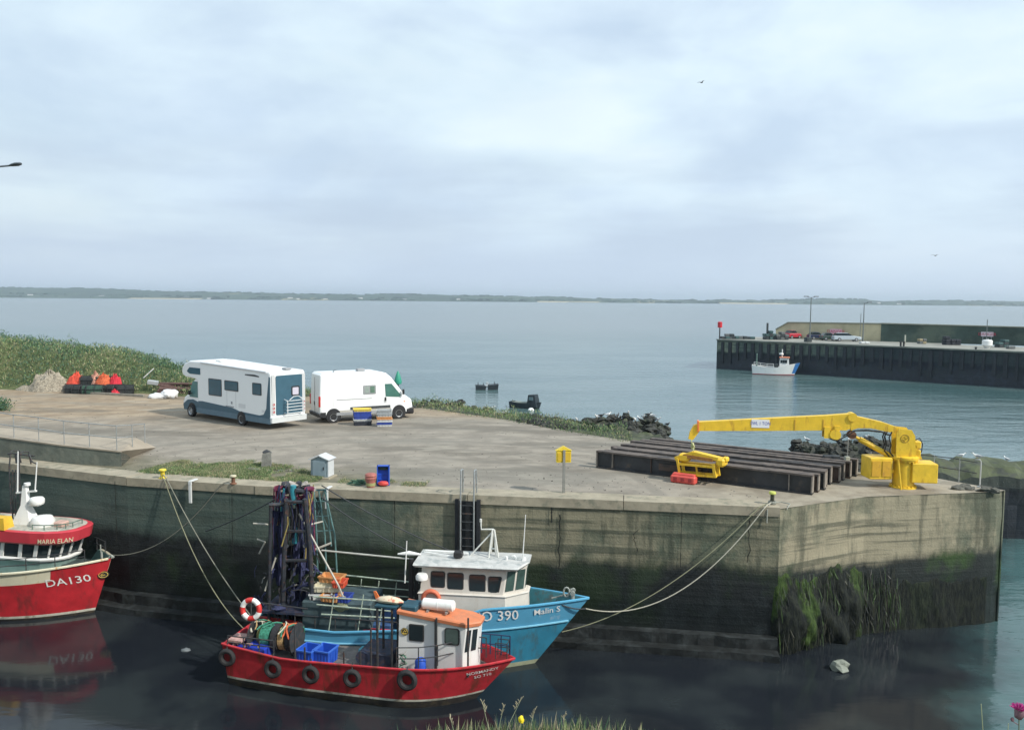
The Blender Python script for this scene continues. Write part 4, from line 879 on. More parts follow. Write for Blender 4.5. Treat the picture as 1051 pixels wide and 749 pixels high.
mb = MB(); slab(mb, [(rvx+.04, .34), (rvx+.04, .64), (-.44, .64), (-.44, .3)], -.012, .3, .02); mb.build('rear_sill', blackm, pv_)
for y in (.09, VW-.09):
    mb = MB(); mb.box((rvx+.0, y, 1.25), (.1, .17, .62), ch=.03); mb.build('tail_light', lamp_red, pv_)
for y in (.2, VW-.2): mb = MB(); mb.box((wv_+.70, y, 1.02), (.32, .24, .2), ch=.06); mb.build('headlight', lamp_clear, pv_)
mb = MB(); mb.box((rvx-.04, VW/2, 1.1), (.05, .05, .22)); mb.box((rvx-.03, VW/2, 1.5), (.015, .012, 2.2)); mb.build('rear_door_handle', blackm, pv_)
mb = MB(); n_ = Vector((.75, 0, .66)).normalized()*.02; V = [(wv_-.36, y, vt-.46) for y in (.2, VW-.2)]+[(wv_+.34, y, 1.5) for y in (VW-.14, .14)]
mb.add([Vector(v)+n_*1.3 for v in V]+[Vector(v)-n_ for v in V], [(0, 1, 2, 3), (4, 7, 6, 5), (0, 4, 5, 1), (1, 5, 6, 2), (2, 6, 7, 3), (3, 7, 4, 0)]); mb.build('windscreen', glass, pv_)
mb = MB(); mb.box((wv_+.22, -.16, 1.62), (.10, .18, .32), ch=.03); mb.build('wing_mirror', blackm, pv_)
mb = MB(); mb.box((1.9, .9, vt+.07), (.45, .4, .16), ch=.03); mb.build('roof_vent', greyp, pv_)
mb = MB(); mb.tube([(.1, .35, vt-.02), (.1, .35, vt+.1), (.3, .5, vt+.16)], .02, 6); mb.build('roof_aerial', blackm, pv_)
# ---- fish boxes
def fish_crate(w, d, h, mat, rim):
    """open tapered tub with a rolled rim, ribs and hand holes"""
    mb = MB(); t_ = .03
    o0 = [(-w*.46, -d*.45), (w*.46, -d*.45), (w*.46, d*.45), (-w*.46, d*.45)]; o1 = [(-w/2, -d/2), (w/2, -d/2), (w/2, d/2), (-w/2, d/2)]
    i1 = [(x*(1-2*t_/w), y*(1-2*t_/d)) for x, y in o1]; i0 = [(x*.92, y*.92) for x, y in o0]
    rings = [[(x, y, 0) for x, y in o0], [(x, y, h) for x, y in o1], [(x, y, h) for x, y in i1], [(x, y, .04) for x, y in i0]]
    V = [p for r_ in rings for p in r_]; F = [(k*4+i, k*4+(i+1) % 4, k*4+4+(i+1) % 4, k*4+4+i) for k in range(3) for i in range(4)]+[(12, 13, 14, 15), (3, 2, 1, 0)]
    mb.add(V, F)
    for sx in (-1, 1):
        for q in (-.25, 0, .25): mb.box((sx*w*.485, q*d, h*.45), (.03, .03, h*.8))
    for sy in (-1, 1):
        for q in (-.3, -.1, .1, .3): mb.box((q*w, sy*d*.48, h*.45), (.03, .03, h*.8))
    a = mb
    b2 = MB()
    for sy in (-1, 1): b2.box((0, sy*(d/2+.002), h-.018), (w+.04, .035, .045))
    for sx in (-1, 1): b2.box((sx*(w/2+.002), 0, h-.018), (.035, d-.04, .045))
    return a, b2
cbl = M('crate_blue', (.035, .07, .33), .5, var=.15, scale=3); cwh = M('crate_white', (.62, .63, .62), .5, var=.08); cye = M('crate_yellow', (.72, .55, .10), .5, var=.1); cor = M('crate_orange', (.62, .30, .12), .5, var=.12); cgr = M('crate_grey', (.36, .38, .39), .5, var=.1); cbk = M('crate_black', (.03, .035, .05), .6, var=.2)
def crate_stack(px, py, rz, size, spec, group):
    base = at(px, py); z = 0
    for i, (h, mat, rim, lb) in enumerate(spec):
        o = empty('fish_box', (base.x+random.uniform(-.02, .02), base.y+random.uniform(-.02, .02), Q+z), rz+random.uniform(-.03, .03), lb, 'fish box', group)
        a, b2 = fish_crate(size[0], size[1], h, mat, rim); a.build('tub', mat, o); b2.build('rim', rim, o); z += h-.01
crate_stack(372, 436, R(14), (.98, .62), [(.24, cbk, cbk, 'black fish box at the bottom of the yellow-topped stack'), (.13, cwh, cwh, 'thin white fish box just above the black one in the yellow-topped stack'), (.23, cbl, cbl, 'lower blue fish box in the yellow-topped stack'), (.22, cbl, cbl, 'upper blue fish box in the yellow-topped stack'), (.16, cye, cye, 'yellow fish box on top of the stack beside the van')], 'left stack of fish boxes by the van')
crate_stack(394.5, 437, R(10), (.82, .58), [(.16, cwh, cbl, 'blue-rimmed white fish box at the bottom of the grey-topped stack'), (.15, cbl, cwh, 'blue fish box second from the bottom of the grey-topped stack'), (.14, cwh, cor, 'white fish box with an orange rim in the middle of the grey-topped stack'), (.13, cor, cor, 'orange fish box under the grey ones near the van front wheel'), (.2, cgr, cgr, 'lower grey fish box of the grey-topped stack'), (.19, cgr, cgr, 'topmost grey fish box near the van front wheel')], 'right stack of fish boxes by the van')
# ---- stacked steel beams
bl_m = [M('pile_black', (.028, .03, .034), .55, .0, var=.5, scale=1.2, col2=(.10, .075, .055), amt=.7, scale2=2.2, thr=.56), M('pile_brown', (.085, .055, .042), .75, var=.4, scale=1.4, col2=(.03, .03, .03), amt=.8, scale2=2, thr=.5)]
top_m = M('pile_top', (.13, .105, .09), .8, var=.4, scale=1.2, col2=(.05, .045, .045), amt=.8, scale2=1.6, thr=.48, bump=.3); endm = M('pile_end', (.23, .20, .17), .8, var=.3, scale=4)
A0, A1 = at(613, 479.5), at(834, 507.5); bd_ = (A1-A0).normalized(); bp_ = Vector((-bd_.y, bd_.x, 0)); LB = (A1-A0).length
hb_ = A1.y and (Frame(A0, A1-A0).side(834, 487, 0)[1]); print('beam h', hb_, LB)
labels = ['frontmost black steel beam, full height, with the yellow lifting frame against it'] + [f'{w} black steel beam behind the front one in the stack' for w in ('second', 'third', 'fourth', 'fifth', 'sixth', 'seventh', 'eighth')]+['rearmost steel beam of the stack, nearest the sea']
nb = 9
for i in range(nb):
    off = i*.555; sh = [0, .05, .22, -.1, .12, .3, .1, .35, .6][i]; hh_ = hb_*[1, .92, .97, .9, .96, .9, .95, .93, .96][i]
    o = empty('steel_beam', A0+bp_*(.02+off)+bd_*sh, math.atan2(bd_.y, bd_.x), labels[i], 'beam', 'beams stacked on the quay')
    ll = LB+[0, .05, .0, .25, .1, .15, .4, .3, .2][i]
    fl = .30
    mb = MB(); mb.box((ll/2, 0, hh_/2), (ll-.06, .09, hh_-.1)); 
    mb.box((ll/2, 0, .04), (ll, fl, .07))
    mb.build('web', bl_m[i % 2 and 1 or 0], o)
    mb = MB(); mb.box((ll/2, 0, hh_-.035), (ll, fl, .07)); mb.build('top_flange', top_m, o)
    mb = MB(); mb.box((.02, 0, hh_/2), (.05, fl-.02, hh_-.15)); mb.box((.75, 0, hh_/2), (.03, fl-.02, hh_-.15))
    mb.box((ll-.02, 0, hh_/2), (.05, fl-.02, hh_-.15)); mb.box((ll-.85, 0, hh_/2), (.03, fl-.02, hh_-.15)); mb.build('end_plate', endm, o)
    mb = MB()
    for q in (.28, .55): mb.box((ll*q, -.01*(i+1)*0, hh_/2), (.02, fl-.03, hh_-.15))
    mb.box((ll*.42, -fl/2+.03, hh_*.5), (ll*.2, .05, hh_*.35)); mb.build('stiffener', bl_m[1], o)
for q in (.12, .85):
    c = A0+bd_*(LB*q)+bp_*2.6
# ---- yellow crane
c0 = at(926.5, 499.5); cf = Frame(c0, Vector((-1, 0, 0)))
def cz(py, y=c0.y, px=930): return (atY(px, py, y).z-Q)
crane = empty('loading_crane', c0, 0, 'yellow knuckle-boom crane on a round pedestal near the quay end', 'crane')
z1 = cz(470); ztop_ = cz(441)
mb = MB(); mb.lathe([(0, 0), (.50, 0), (.50, .05), (.40, .06), (.39, z1-.08), (.50, z1-.06), (.50, z1), (0, z1)], n=28)
for k in range(16): a = k*PI/8; mb.box((.45*math.cos(a), .45*math.sin(a), .08), (.05, .05, .06), rz=a)
mb.build('pedestal', yellow, crane)
mb = MB(); mb.lathe([(0, z1+.004), (.54, z1+.004), (.54, z1+.09), (.48, z1+.12), (0, z1+.12)], n=28)
for k in range(20): a = k*PI/10; mb.box((.46*math.cos(a), .46*math.sin(a), z1-.09), (.05, .05, .05), rz=a)
mb.build('slew_ring', yellow, crane)
# boom geometry, boom heads to -x and a little away
tip = atY(708, 441, c0.y+1.3); kn = atY(873, 432, c0.y+.15)
hdb = Vector((tip.x-c0.x, tip.y-c0.y, 0)).normalized(); lat = Vector((-hdb.y, hdb.x, 0))
rzb = math.atan2(hdb.y, hdb.x)
def bp3(x, z, y=0): return hdb*x+lat*y+Vector((0, 0, z))
def bloc(px, py):
    f_ = Frame(c0, hdb); return f_.side(px, py, 0)
pv0 = bloc(926, 443)
mb = MB(); hw_ = .32
pr = [bloc(937, 470), bloc(936.5, 446), bloc(933, 440), bloc(920, 438.5), bloc(917.5, 443), bloc(917, 470)]
for sy in (-1, 1):
    rings = [[bp3(x, z, sy*hw_+e) for x, z in pr] for e in (-.03, .03)]; mb.loft(rings)
xs_ = [p[0] for p in pr]; zb = pr[0][1]
rings = [[bp3(x, z, e) for x, z in [(xs_[0]+.06, zb), (xs_[1]+.06, pr[1][1]-.05), (xs_[2]+.1, pr[2][1]-.12), (xs_[4]-.14, pr[3][1]-.45), (xs_[5]-.14, zb)]] for e in (-hw_+.03, hw_-.03)]; mb.loft(rings)
tower = mb.build('slewing_tower', yellow, crane)
mb = MB(); mb.loft([[bp3(x, z, e) for x, z in [(xs_[0]-.28, zb), (xs_[0]+.03, zb), (xs_[1]+.03, pr[1][1]-.25), (xs_[1]-.06, pr[1][1]-.3)]] for e in (-.2, .2)]); mb.build('tower_rib', yellow, crane)
# emblem ring on the tower side
ex, ez = bloc(926, 448.5); mb = MB(); V = []
mb.tube([bp3(ex+.15*math.cos(a*PI/12), ez+.15*math.sin(a*PI/12), hw_+.035) for a in range(24)], .012, 5, closed=True)
mb.tube([bp3(ex-.09, ez+.03, hw_+.035), bp3(ex-.02, ez-.05, hw_+.035), bp3(ex+.0, ez+.07, hw_+.035), bp3(ex+.09, ez+.03, hw_+.035)], .014, 5)
mb.tube([bp3(ex+.0, ez-.12, hw_+.035), bp3(ex+.09, ez-.02, hw_+.035)], .012, 5); mb.build('emblem', M('emblem_brown', (.30, .17, .03), .6, var=.1), tower)
def boxbeam(mb, pts, wd, mi=0):   # pts = (x, ztop, zbot) list along the boom
    rings = [[bp3(x, zt_, -wd/2), bp3(x, zt_, wd/2), bp3(x, zb_, wd/2), bp3(x, zb_, -wd/2)] for x, zt_, zb_ in pts]; mb.loft(rings, mi)
mb = MB(); q = []
for a, c in (((923, 438), (916, 444)), ((906, 433), (905, 441.5)), ((893, 430), (893, 438.7)), ((881, 427.2), (878, 438.6)), ((875, 424.5), (870, 441))):
    p, r_ = bloc(*a), bloc(*c); q.append(((p[0]+r_[0])/2, p[1], r_[1]))
boxbeam(mb, q, .36); mb.build('inner_boom', yellow, crane)
mb = MB(); q = []
for a, c in (((876, 423.8), (876, 438)), ((868, 424.5), (868, 441)), ((848, 426), (848, 441)), ((790, 428.8), (790, 441.4)), ((717, 432.5), (717, 441.5))):
    p, r_ = bloc(*a), bloc(*c); q.append((p[0], p[1], r_[1]))
boxbeam(mb, q, .34); mbm = mb.build('main_boom', yellow, crane)
mb = MB(); xk, zk = bloc(874, 426)
mb.loft([[bp3(xk+.17*math.cos(a*PI/8), zk-.06+.17*math.sin(a*PI/8), e) for a in range(16)] for e in (-.22, .22)]); mb.build('knuckle', yellow, crane)
for i in range(5):
    px = 728+i*29; (xa, za), (_, zb2) = bloc(px, 431), bloc(px, 441); mb = MB()
    if i in (3, 4): mb.loft([[bp3(xa-.02, za+.04, e), bp3(xa+.02, za+.04, e), bp3(xa+.02, zb2-.02, e), bp3(xa-.02, zb2-.02, e)] for e in (-.185, .185)]); mb.build('boom_collar', M('collar_ochre', (.50, .29, .03), .5, var=.1), crane)
mb = MB(); xe, ze1 = bloc(717, 432.3); _, ze0 = bloc(717, 441.6); mb.loft([[bp3(xe-.01, ze1+.03, e), bp3(xe+.05, ze1+.03, e), bp3(xe+.05, ze0-.03, e), bp3(xe-.01, ze0-.03, e)] for e in (-.2, .2)]); mb.build('boom_end_ring', orangep, crane)
mb = MB(); P_ = [bloc(717, 434.5), bloc(712, 436), bloc(708, 443), bloc(706.5, 450), bloc(711, 451), bloc(715, 446), bloc(718.5, 441)]
mb.loft([[bp3(x, z, e) for x, z in P_] for e in (-.13, .13)]); mb.build('boom_tip', yellow, crane)
# lifting cylinder, winch and hoses
a, c = bloc(874, 446), bloc(914, 468); mb = MB(); mid = ((a[0]*.45+c[0]*.55), (a[1]*.45+c[1]*.55))
mb.tube([bp3(*c), bp3(a[0]*.8+c[0]*.2, a[1]*.8+c[1]*.2)], .105, 12); mb.tube([bp3(*a), bp3(*c)], .06, 10); cyl = mb.build('lift_cylinder', yellow, crane)
mb = MB(); mb.lathe([(0, -.14), (.16, -.14), (.16, .14), (0, .14)], n=14, axis='Y'); mb.build('cylinder_eye', rust, cyl, loc=bp3(*a), rotz=rzb)
wx, wz = bloc(856, 445); mb = MB()
for (px, w2, h2, py) in ((848, .22, .34, 440), (858, .2, .4, 439)):
    x, z = bloc(px, py); mb.loft([[bp3(x-w2/2, z+.1, e), bp3(x+w2/2, z+.1, e), bp3(x+w2/2, z-h2, e), bp3(x-w2/2, z-h2, e)] for e in (-.22, -.16)]); mb.loft([[bp3(x-w2/2, z+.1, e), bp3(x+w2/2, z+.1, e), bp3(x+w2/2, z-h2, e), bp3(x-w2/2, z-h2, e)] for e in (.16, .22)])
mb.tube([bp3(wx, wz, -.25), bp3(wx, wz, .25)], .20, 16); mb.loft([[bp3(wx+.22*math.cos(a*PI/8), wz-.02+.22*math.sin(a*PI/8), e) for a in range(16)] for e in (.2, .24)])
wn_ = mb.build('winch', yellow, crane)
mb = MB(); mb.tube([bp3(wx, wz-.02, -.14), bp3(wx, wz-.02, .14)], .235, 16); mb.build('cable_drum', darksteel, wn_)
hs = MB()
hs.tube([bp3(*bloc(p, q), .24) for p, q in ((912, 446), (905, 442.5), (890, 441), (876, 441), (868, 446), (858, 451), (850, 449))], .025, 6)
hs.tube([bp3(*bloc(p, q), -.2) for p, q in ((913, 447), (905, 443.5), (890, 442), (878, 443), (866, 448))], .025, 6)
for dxx, k in ((0, .1), (3, -.1), (6, .25), (-2, 0)):
    hs.tube([bp3(*bloc(p+dxx*.6, q), k) for p, q in ((910, 442), (907, 448), (909, 456), (907, 462), (912, 468))], .028, 6)
hs.tube([bp3(*bloc(p, q), .1) for p, q in ((937, 452), (943, 449), (946, 455), (945, 463), (940, 468))], .02, 6)
hs.tube([bp3(*bloc(p, q), -.1) for p, q in ((937, 456), (941, 451), (943, 458), (942, 466), (938, 470))], .02, 6)
hs.build('hydraulic_hoses', blackm, crane)
mb = MB(); x, z = bloc(940.5, 456); mb.box(bp3(x, z), (.26, .4, .30), rz=rzb, ch=.04); x, z = bloc(940, 464); mb.box(bp3(x, z), (.26, .4, .26), rz=rzb, ch=.04); mb.build('valve_block', yellow, crane)
# power packs either side of the pedestal
for px0, px1, py0, py1, dy_, nm in ((892.5, 914.5, 469.5, 491.5, .1, 'power_pack'), (938, 962, 475.5, 495.5, -.15, 'counter_tank')):
    yy = c0.y+dy_-.32; p, r_ = atY(px0, py0, yy), atY(px1, py1, yy); mb = MB(); mb.box(((p.x+r_.x)/2-c0.x, dy_+.02, (p.z+r_.z)/2-Q), (r_.x-p.x, .85, p.z-r_.z), ch=.025, rz=R(0 if px0 < 900 else -8))
    o = mb.build(nm, yellow, crane)
    mb = MB(); cx_ = (p.x+r_.x)/2-c0.x
    for dx_ in (-.2, .2): mb.box((cx_+dx_, dy_-.425 if px0 < 900 else dy_-.43, (p.z+r_.z)/2-Q), (.32, .02, (p.z-r_.z)*.72))
    if px0 < 900: mb.build('access_panel', M('panel_ochre', (.62, .35, .03), .5, var=.12, scale=3, col2=(.30, .14, .05), amt=.6, scale2=5, thr=.55), o)
mb = MB(); mb.tube([(-.30, -.50, 0), (-.42, -.42, z1)], .035, 8); mb.build('support_strut', yellow, crane)
mb = MB()
for s_ in (-1, 1): mb.beam((s_*.3, .1, .62), (s_*.7, .1, .62), .3, .14)
mb.build('pack_bracket', yellow, crane)
# load plate on the boom
f_ = Frame(c0, hdb); (xa, za), (xb, zb3) = f_.side(771.5, 430.2, .18), f_.side(789.5, 439.2, .18)
mb = MB(); mb.loft([[bp3(xa, za, e), bp3(xb, za, e), bp3(xb, zb3, e), bp3(xa, zb3, e)] for e in (.172, .186)]); plate = mb.build('load_plate', M('plate_white', (.8, .8, .82), .4, var=.03), crane)
cxp, czp = (xa+xb)/2, (za+zb3)/2
text_mb('SWL 1 TON', .148, lambda u, v: bp3(cxp-u*1.0, czp-.05+v*1.25, .190)).build('load_lettering', M('sign_blue', (.07, .09, .45), .5, var=.05), plate)
# ---- lifting frame leaning on the front beam and its hook
lf0 = A0+bd_*(Frame(A0, A1-A0).side(719, 488, -.45)[0])-bp_*.46
lf = empty('lifting_frame', (lf0.x, lf0.y, Q), math.atan2(bd_.y, bd_.x), 'yellow steel lifting frame hanging from the crane in front of the beams', 'lifting frame')
ff = Frame(lf0, A1-A0)
def lp(px, py, y=0): x, z = ff.side(px, py, y); return Vector((x, y, z))
mb = MB()
for y in (-.22, .22):
    mb.beam(lp(697, 469)+Vector((0, y, 0)), lp(700, 486)+Vector((0, y, 0)), .09, .09); mb.beam(lp(734, 475)+Vector((0, y, 0)), lp(736, 489)+Vector((0, y, 0)), .12, .10)
    mb.beam(lp(697, 485)+Vector((0, y, 0)), lp(735, 488)+Vector((0, y, 0)), .07, .08); mb.beam(lp(698, 475)+Vector((0, y, 0)), lp(735, 478.5)+Vector((0, y, 0)), .07, .08)
mb.beam(lp(714, 476), lp(716, 487), .06, .06)
for px, py in ((698, 475), (735, 478.5), (697, 485), (735, 488)): p = lp(px, py); mb.beam(p+Vector((0, -.22, 0)), p+Vector((0, .22, 0)), .07, .07)
mb.build('cage', yellow, lf)
mb = MB(); mb.beam(lp(694, 470), lp(712, 464.5), .34, .14); mb.beam(lp(712, 464.5), lp(741, 471.5), .34, .14); mb.build('spreader_arms', yellow, lf)
mb = MB(); mb.beam(lp(703, 467.5)+Vector((0, -.18, .02)), lp(733, 472)+Vector((0, -.18, .02)), .05, .13); mb.beam(lp(703, 469)+Vector((0, .18, .02)), lp(733, 473)+Vector((0, .18, .02)), .05, .13); mb.build('rusty_crossbar', M('rusty_orange', (.36, .16, .04), .8, var=.3, scale=8), lf)
mb = MB(); p = lp(741, 474); mb.box(p, (.34, .5, .34), ch=.08); mb.box(p+Vector((.14, 0, .12)), (.22, .3, .2), ch=.05); mb.build('motor_block', yellow, lf)
mb = MB(); mb.box(lp(703, 469), (.42, .42, .3), ch=.06); mb.build('clamp_head', yellow, lf)
tw = atY(709, 449, tip.y); hk = MB(); hp = Vector((lf0.x, lf0.y, Q)); top_l = lp(712, 463)
tw_l = Frame(hp, A1-A0).inv(tw); tw_l.z = tw.z-Q
hk.tube([tw_l, top_l.lerp(tw_l, .45)], .018, 6); hk.box(top_l.lerp(tw_l, .42), (.12, .10, .22), ch=.03)
hk.tube([top_l.lerp(tw_l, .3)+Vector((.07*math.sin(a), 0, .09*math.cos(a))) for a in (0, .8, 1.6, 2.4, 3.2, 4., 4.8)], .022, 6); hk.tube([top_l.lerp(tw_l, .22), top_l], .03, 6)
hk.build('hook', M('hook_chain', (.42, .44, .22), .5, .2, var=.2), lf)
# ---- red plastic barrier
p = at(702, 495.5); rb = empty('road_barrier', p, math.atan2(bd_.y, bd_.x)+.02, 'red plastic barrier block on the ground below the lifting frame', 'barrier')
mb = MB(); mb.box((0, 0, .16), (1.02, .38, .32), ch=.06); mb.box((0, 0, .34), (.9, .24, .08), ch=.03); mb.build('block', M('barrier_red', (.66, .09, .07), .5, var=.12, scale=4), rb)
mb = MB()
for x in (-.3, 0, .3): mb.box((x, -.195, .17), (.16, .02, .16), ch=.008)
mb.build('recess', M('barrier_dark', (.36, .04, .04), .5, var=.1), rb)
# ---- mooring posts
def moor(px, py, h, r, mat, capm, label, cap=True):
    p = at(px, py, Q+.05); o = empty('mooring_post', p, 0, label, 'mooring post', 'mooring posts along the quay edge')
    mb = MB(); mb.lathe([(0, 0), (r*1.5, 0), (r*1.5, .03), (r*.85, .06), (r*.8, h*.75), (r, h*.82)], n=14); mb.build('post', mat, o)
    mb = MB(); mb.lathe([(0, h*.8), (r*1.35, h*.8), (r*1.5, h*.88), (r*1.25, h), (0, h*1.05)], n=14); mb.build('cap', capm, o); return p
ypaint = M('post_yellow', (.72, .55, .04), .5, var=.12, scale=6, col2=(.3, .2, .05), amt=.5, thr=.58); ygreen = M('post_lime', (.55, .58, .12), .6, var=.1)
mp1 = moor(792.5, 517, .44, .085, M('post_dark', (.06, .06, .04), .7, var=.3, scale=8), ygreen, 'dark post with a lime top at the corner holding the blue boat rope')
mp2 = moor(167, 490.5, .36, .10, ypaint, ypaint, 'bright yellow mooring post above the left pair of hanging ropes')
mp3 = moor(239.5, 496.5, .34, .085, rust, M('post_cream', (.55, .5, .35), .7, var=.15), 'rusty post with a cream top at the edge of the grass')
# ---- lifebuoy station
p = at(578.5, 507); lb = empty('lifebuoy_station', p, R(8), 'yellow gable-topped lifebuoy box on a thin steel post', 'lifebuoy box')
mb = MB(); mb.box((0, 0, .6), (.085, .085, 1.2)); mb.box((0, 0, .01), (.25, .25, .03)); mb.box((0, .0, 1.35), (.085, .055, .6)); mb.build('post', M('pole_weathered', (.22, .22, .20), .7, var=.2), lb)
mb = MB(); mb.prism([(-.27, .03), (.27, .03), (.27, .2), (-.27, .2)], 1.18, 1.62)
mb.add([(-.3, .0, 1.62), (.3, .0, 1.62), (.3, .22, 1.62), (-.3, .22, 1.62), (0, .0, 1.78), (0, .22, 1.78)], [(0, 1, 4), (3, 5, 2), (0, 4, 5, 3), (1, 2, 5, 4), (0, 3, 2, 1)])
ybox = M('lifebuoy_yellow', (.80, .58, .04), .5, var=.08, scale=3); mb.build('box', ybox, lb)
mb = MB(); mb.box((-.13, .02, 1.39), (.20, .02, .32)); mb.box((.14, .02, 1.39), (.20, .02, .32)); mb.build('door_panel', M('lifebuoy_gold', (.62, .40, .03), .5, var=.1), lb)
# ---- electricity kiosk
p = at(331, 489.5); k_ = empty('utility_kiosk', p, R(-14), 'small grey gable-roofed utility kiosk on the verge of the quay', 'kiosk')
kg = M('kiosk_grey', (.20, .26, .29), .6, var=.12, scale=3, col2=(.12, .10, .08), amt=.4, streak=True, thr=.56); kw = M('kiosk_pale', (.55, .57, .58), .6, var=.08)
mb = MB(); mb.prism([(-.36, -.28), (.36, -.28), (.36, .28), (-.36, .28)], .06, .74)
mb.add([(-.36, -.28, .74), (.36, -.28, .74), (0, -.28, .9), (-.36, .28, .74), (.36, .28, .74), (0, .28, .9)], [(0, 1, 2), (3, 5, 4), (0, 2, 5, 3), (1, 4, 5, 2)]); mb.build('cabinet', kg, k_)
mb = MB()
for s_ in (-1, 1): mb.beam((s_*.21, -.33, .82+.02), (s_*.21, .33, .82+.02), .5, .035, up=(s_*.38, 0, 1))
mb.build('roof', kw, k_)
mb = MB(); mb.box((.371, 0, .4), (.02, .5, .64)); mb.build('side_panel', kw, k_)
mb = MB(); mb.box((0, -.29, .4), (.56, .02, .6), ch=.005); dr = mb.build('door', M('kiosk_door', (.24, .31, .35), .5, var=.1), k_)
mb = MB(); mb.box((.2, -.31, .42), (.03, .03, .12)); mb.build('handle', blackm, dr)
mb = MB(); mb.box((0, 0, .02), (.95, .75, .1), ch=.02); mb.build('plinth', cope_m, k_)
# ---- broken concrete stub
p = at(273.5, 481); st = empty('concrete_stub', p, R(10), 'leaning broken concrete pillar stub with rubble on the grass', 'pillar stub')
mb = MB(); mb.loft([[(-.2, -.16, -.05), (.2, -.16, -.05), (.2, .16, -.05), (-.2, .16, -.05)], [(-.17, -.15, .5), (.2, -.14, .5), (.19, .15, .5), (-.17, .15, .5)], [(-.14, -.14, .66), (.21, -.13, .74), (.19, .14, .7), (-.1, .14, .62)]]); mb.build('pillar', M('stub_concrete', (.20, .20, .18), .9, var=.35, scale=5, bump=.5), st)
mb = MB(); mb.blob((.02, 0, .72), (.16, .13, .09), 8, 4, .4); mb.build('broken_top', M('stub_dark', (.04, .045, .05), .9, var=.3), st)
for i, (dx_, dy_, s_) in enumerate(((-.62, -.25, .15), (-.35, -.5, .17), (.25, -.6, .12), (.75, -.5, .1), (-.15, -.42, .13), (1.1, -.4, .09))):
    mb = MB(); mb.blob((0, 0, s_*.25), (s_*1.8, s_, s_*.55), 7, i, .5); mb.sm = [False]*len(mb.sm)
    o = mb.build('concrete_lump', M('stub_concrete', (.2, .2, .18)), loc=(p.x+dx_, p.y+dy_, Q)); tag(o, ['concrete lump just left of the pillar stub foot', 'flat concrete lump in front and left of the pillar stub', 'small concrete lump in front and right of the pillar stub', 'small concrete lump lying right of the pillar stub', 'middle concrete lump in front of the pillar stub', 'tiny outlying concrete lump farthest right of the pillar stub'][i], 'rubble', 'rubble around the pillar stub')
# ---- barrel, crate, float
p = at(380.5, 499.5, Q+.05); ba = empty('plastic_barrel', p, 0, 'weathered pinkish-red barrel at the quay edge beside an upended blue crate', 'barrel')
mb = MB(); mb.lathe([(0, 0), (.15, 0), (.17, .05), (.165, .1), (.18, .2), (.2, .3), (.22, .34), (.2, .40), (.23, .44), (.2, .50), (.12, .53), (0, .53)], n=18); mb.build('drum', M('barrel_red', (.36, .12, .10), .7, var=.25, scale=5, col2=(.45, .35, .22), amt=.5, thr=.55), ba)
mb = MB(); mb.lathe([(.172, .06), (.185, .06), (.185, .17), (.172, .17)], n=18); mb.build('band', M('band_olive', (.28, .28, .12), .8, var=.2), ba)
p = at(393.5, 497.5, Q+.05); uc = empty('upended_crate', p, R(4), 'bright blue plastic crate standing on end at the quay edge', 'crate')
mb = MB()
mb.box((0, .1, .38), (.46, .02, .76))
for x in (-.22, .22): mb.box((x, 0, .38), (.03, .22, .76))
for z in (.015, .745): mb.box((0, 0, z), (.46, .22, .03))
for z in (.2, .38, .56): mb.box((0, .08, z), (.42, .03, .03))
mb.build('shell', bluep, uc)
mb = MB(); mb.box((0, .03, .63), (.3, .1, .1), ch=.02); mb.build('crate_lining', M('dark_green', (.02, .05, .04), .7, var=.2), uc)
mb = MB(); mb.blob((0, 0, .1), (.22, .13, .1), 12, 1, .15); tag(mb.build('fishing_float', redp, loc=at(393.5, 498.7, Q+.055)), 'red float lying against the foot of the upended blue crate', 'float')
mb = MB(); 
for i in range(5):
    mb.tube([(.32*math.cos(a*.7+i)*(1-.12*i)+.1*math.sin(a*2.1), .2*math.sin(a*.7+i)*(1-.1*i), .03+.03*i+.02*math.sin(a*1.7)) for a in range(12)], .02, 5)
tag(mb.build('rope_coil', M('rope_green', (.05, .12, .08), .9, var=.3, scale=10), loc=at(367, 497, Q+.05)), 'green rope heap on the quay edge left of the red barrel', 'rope')
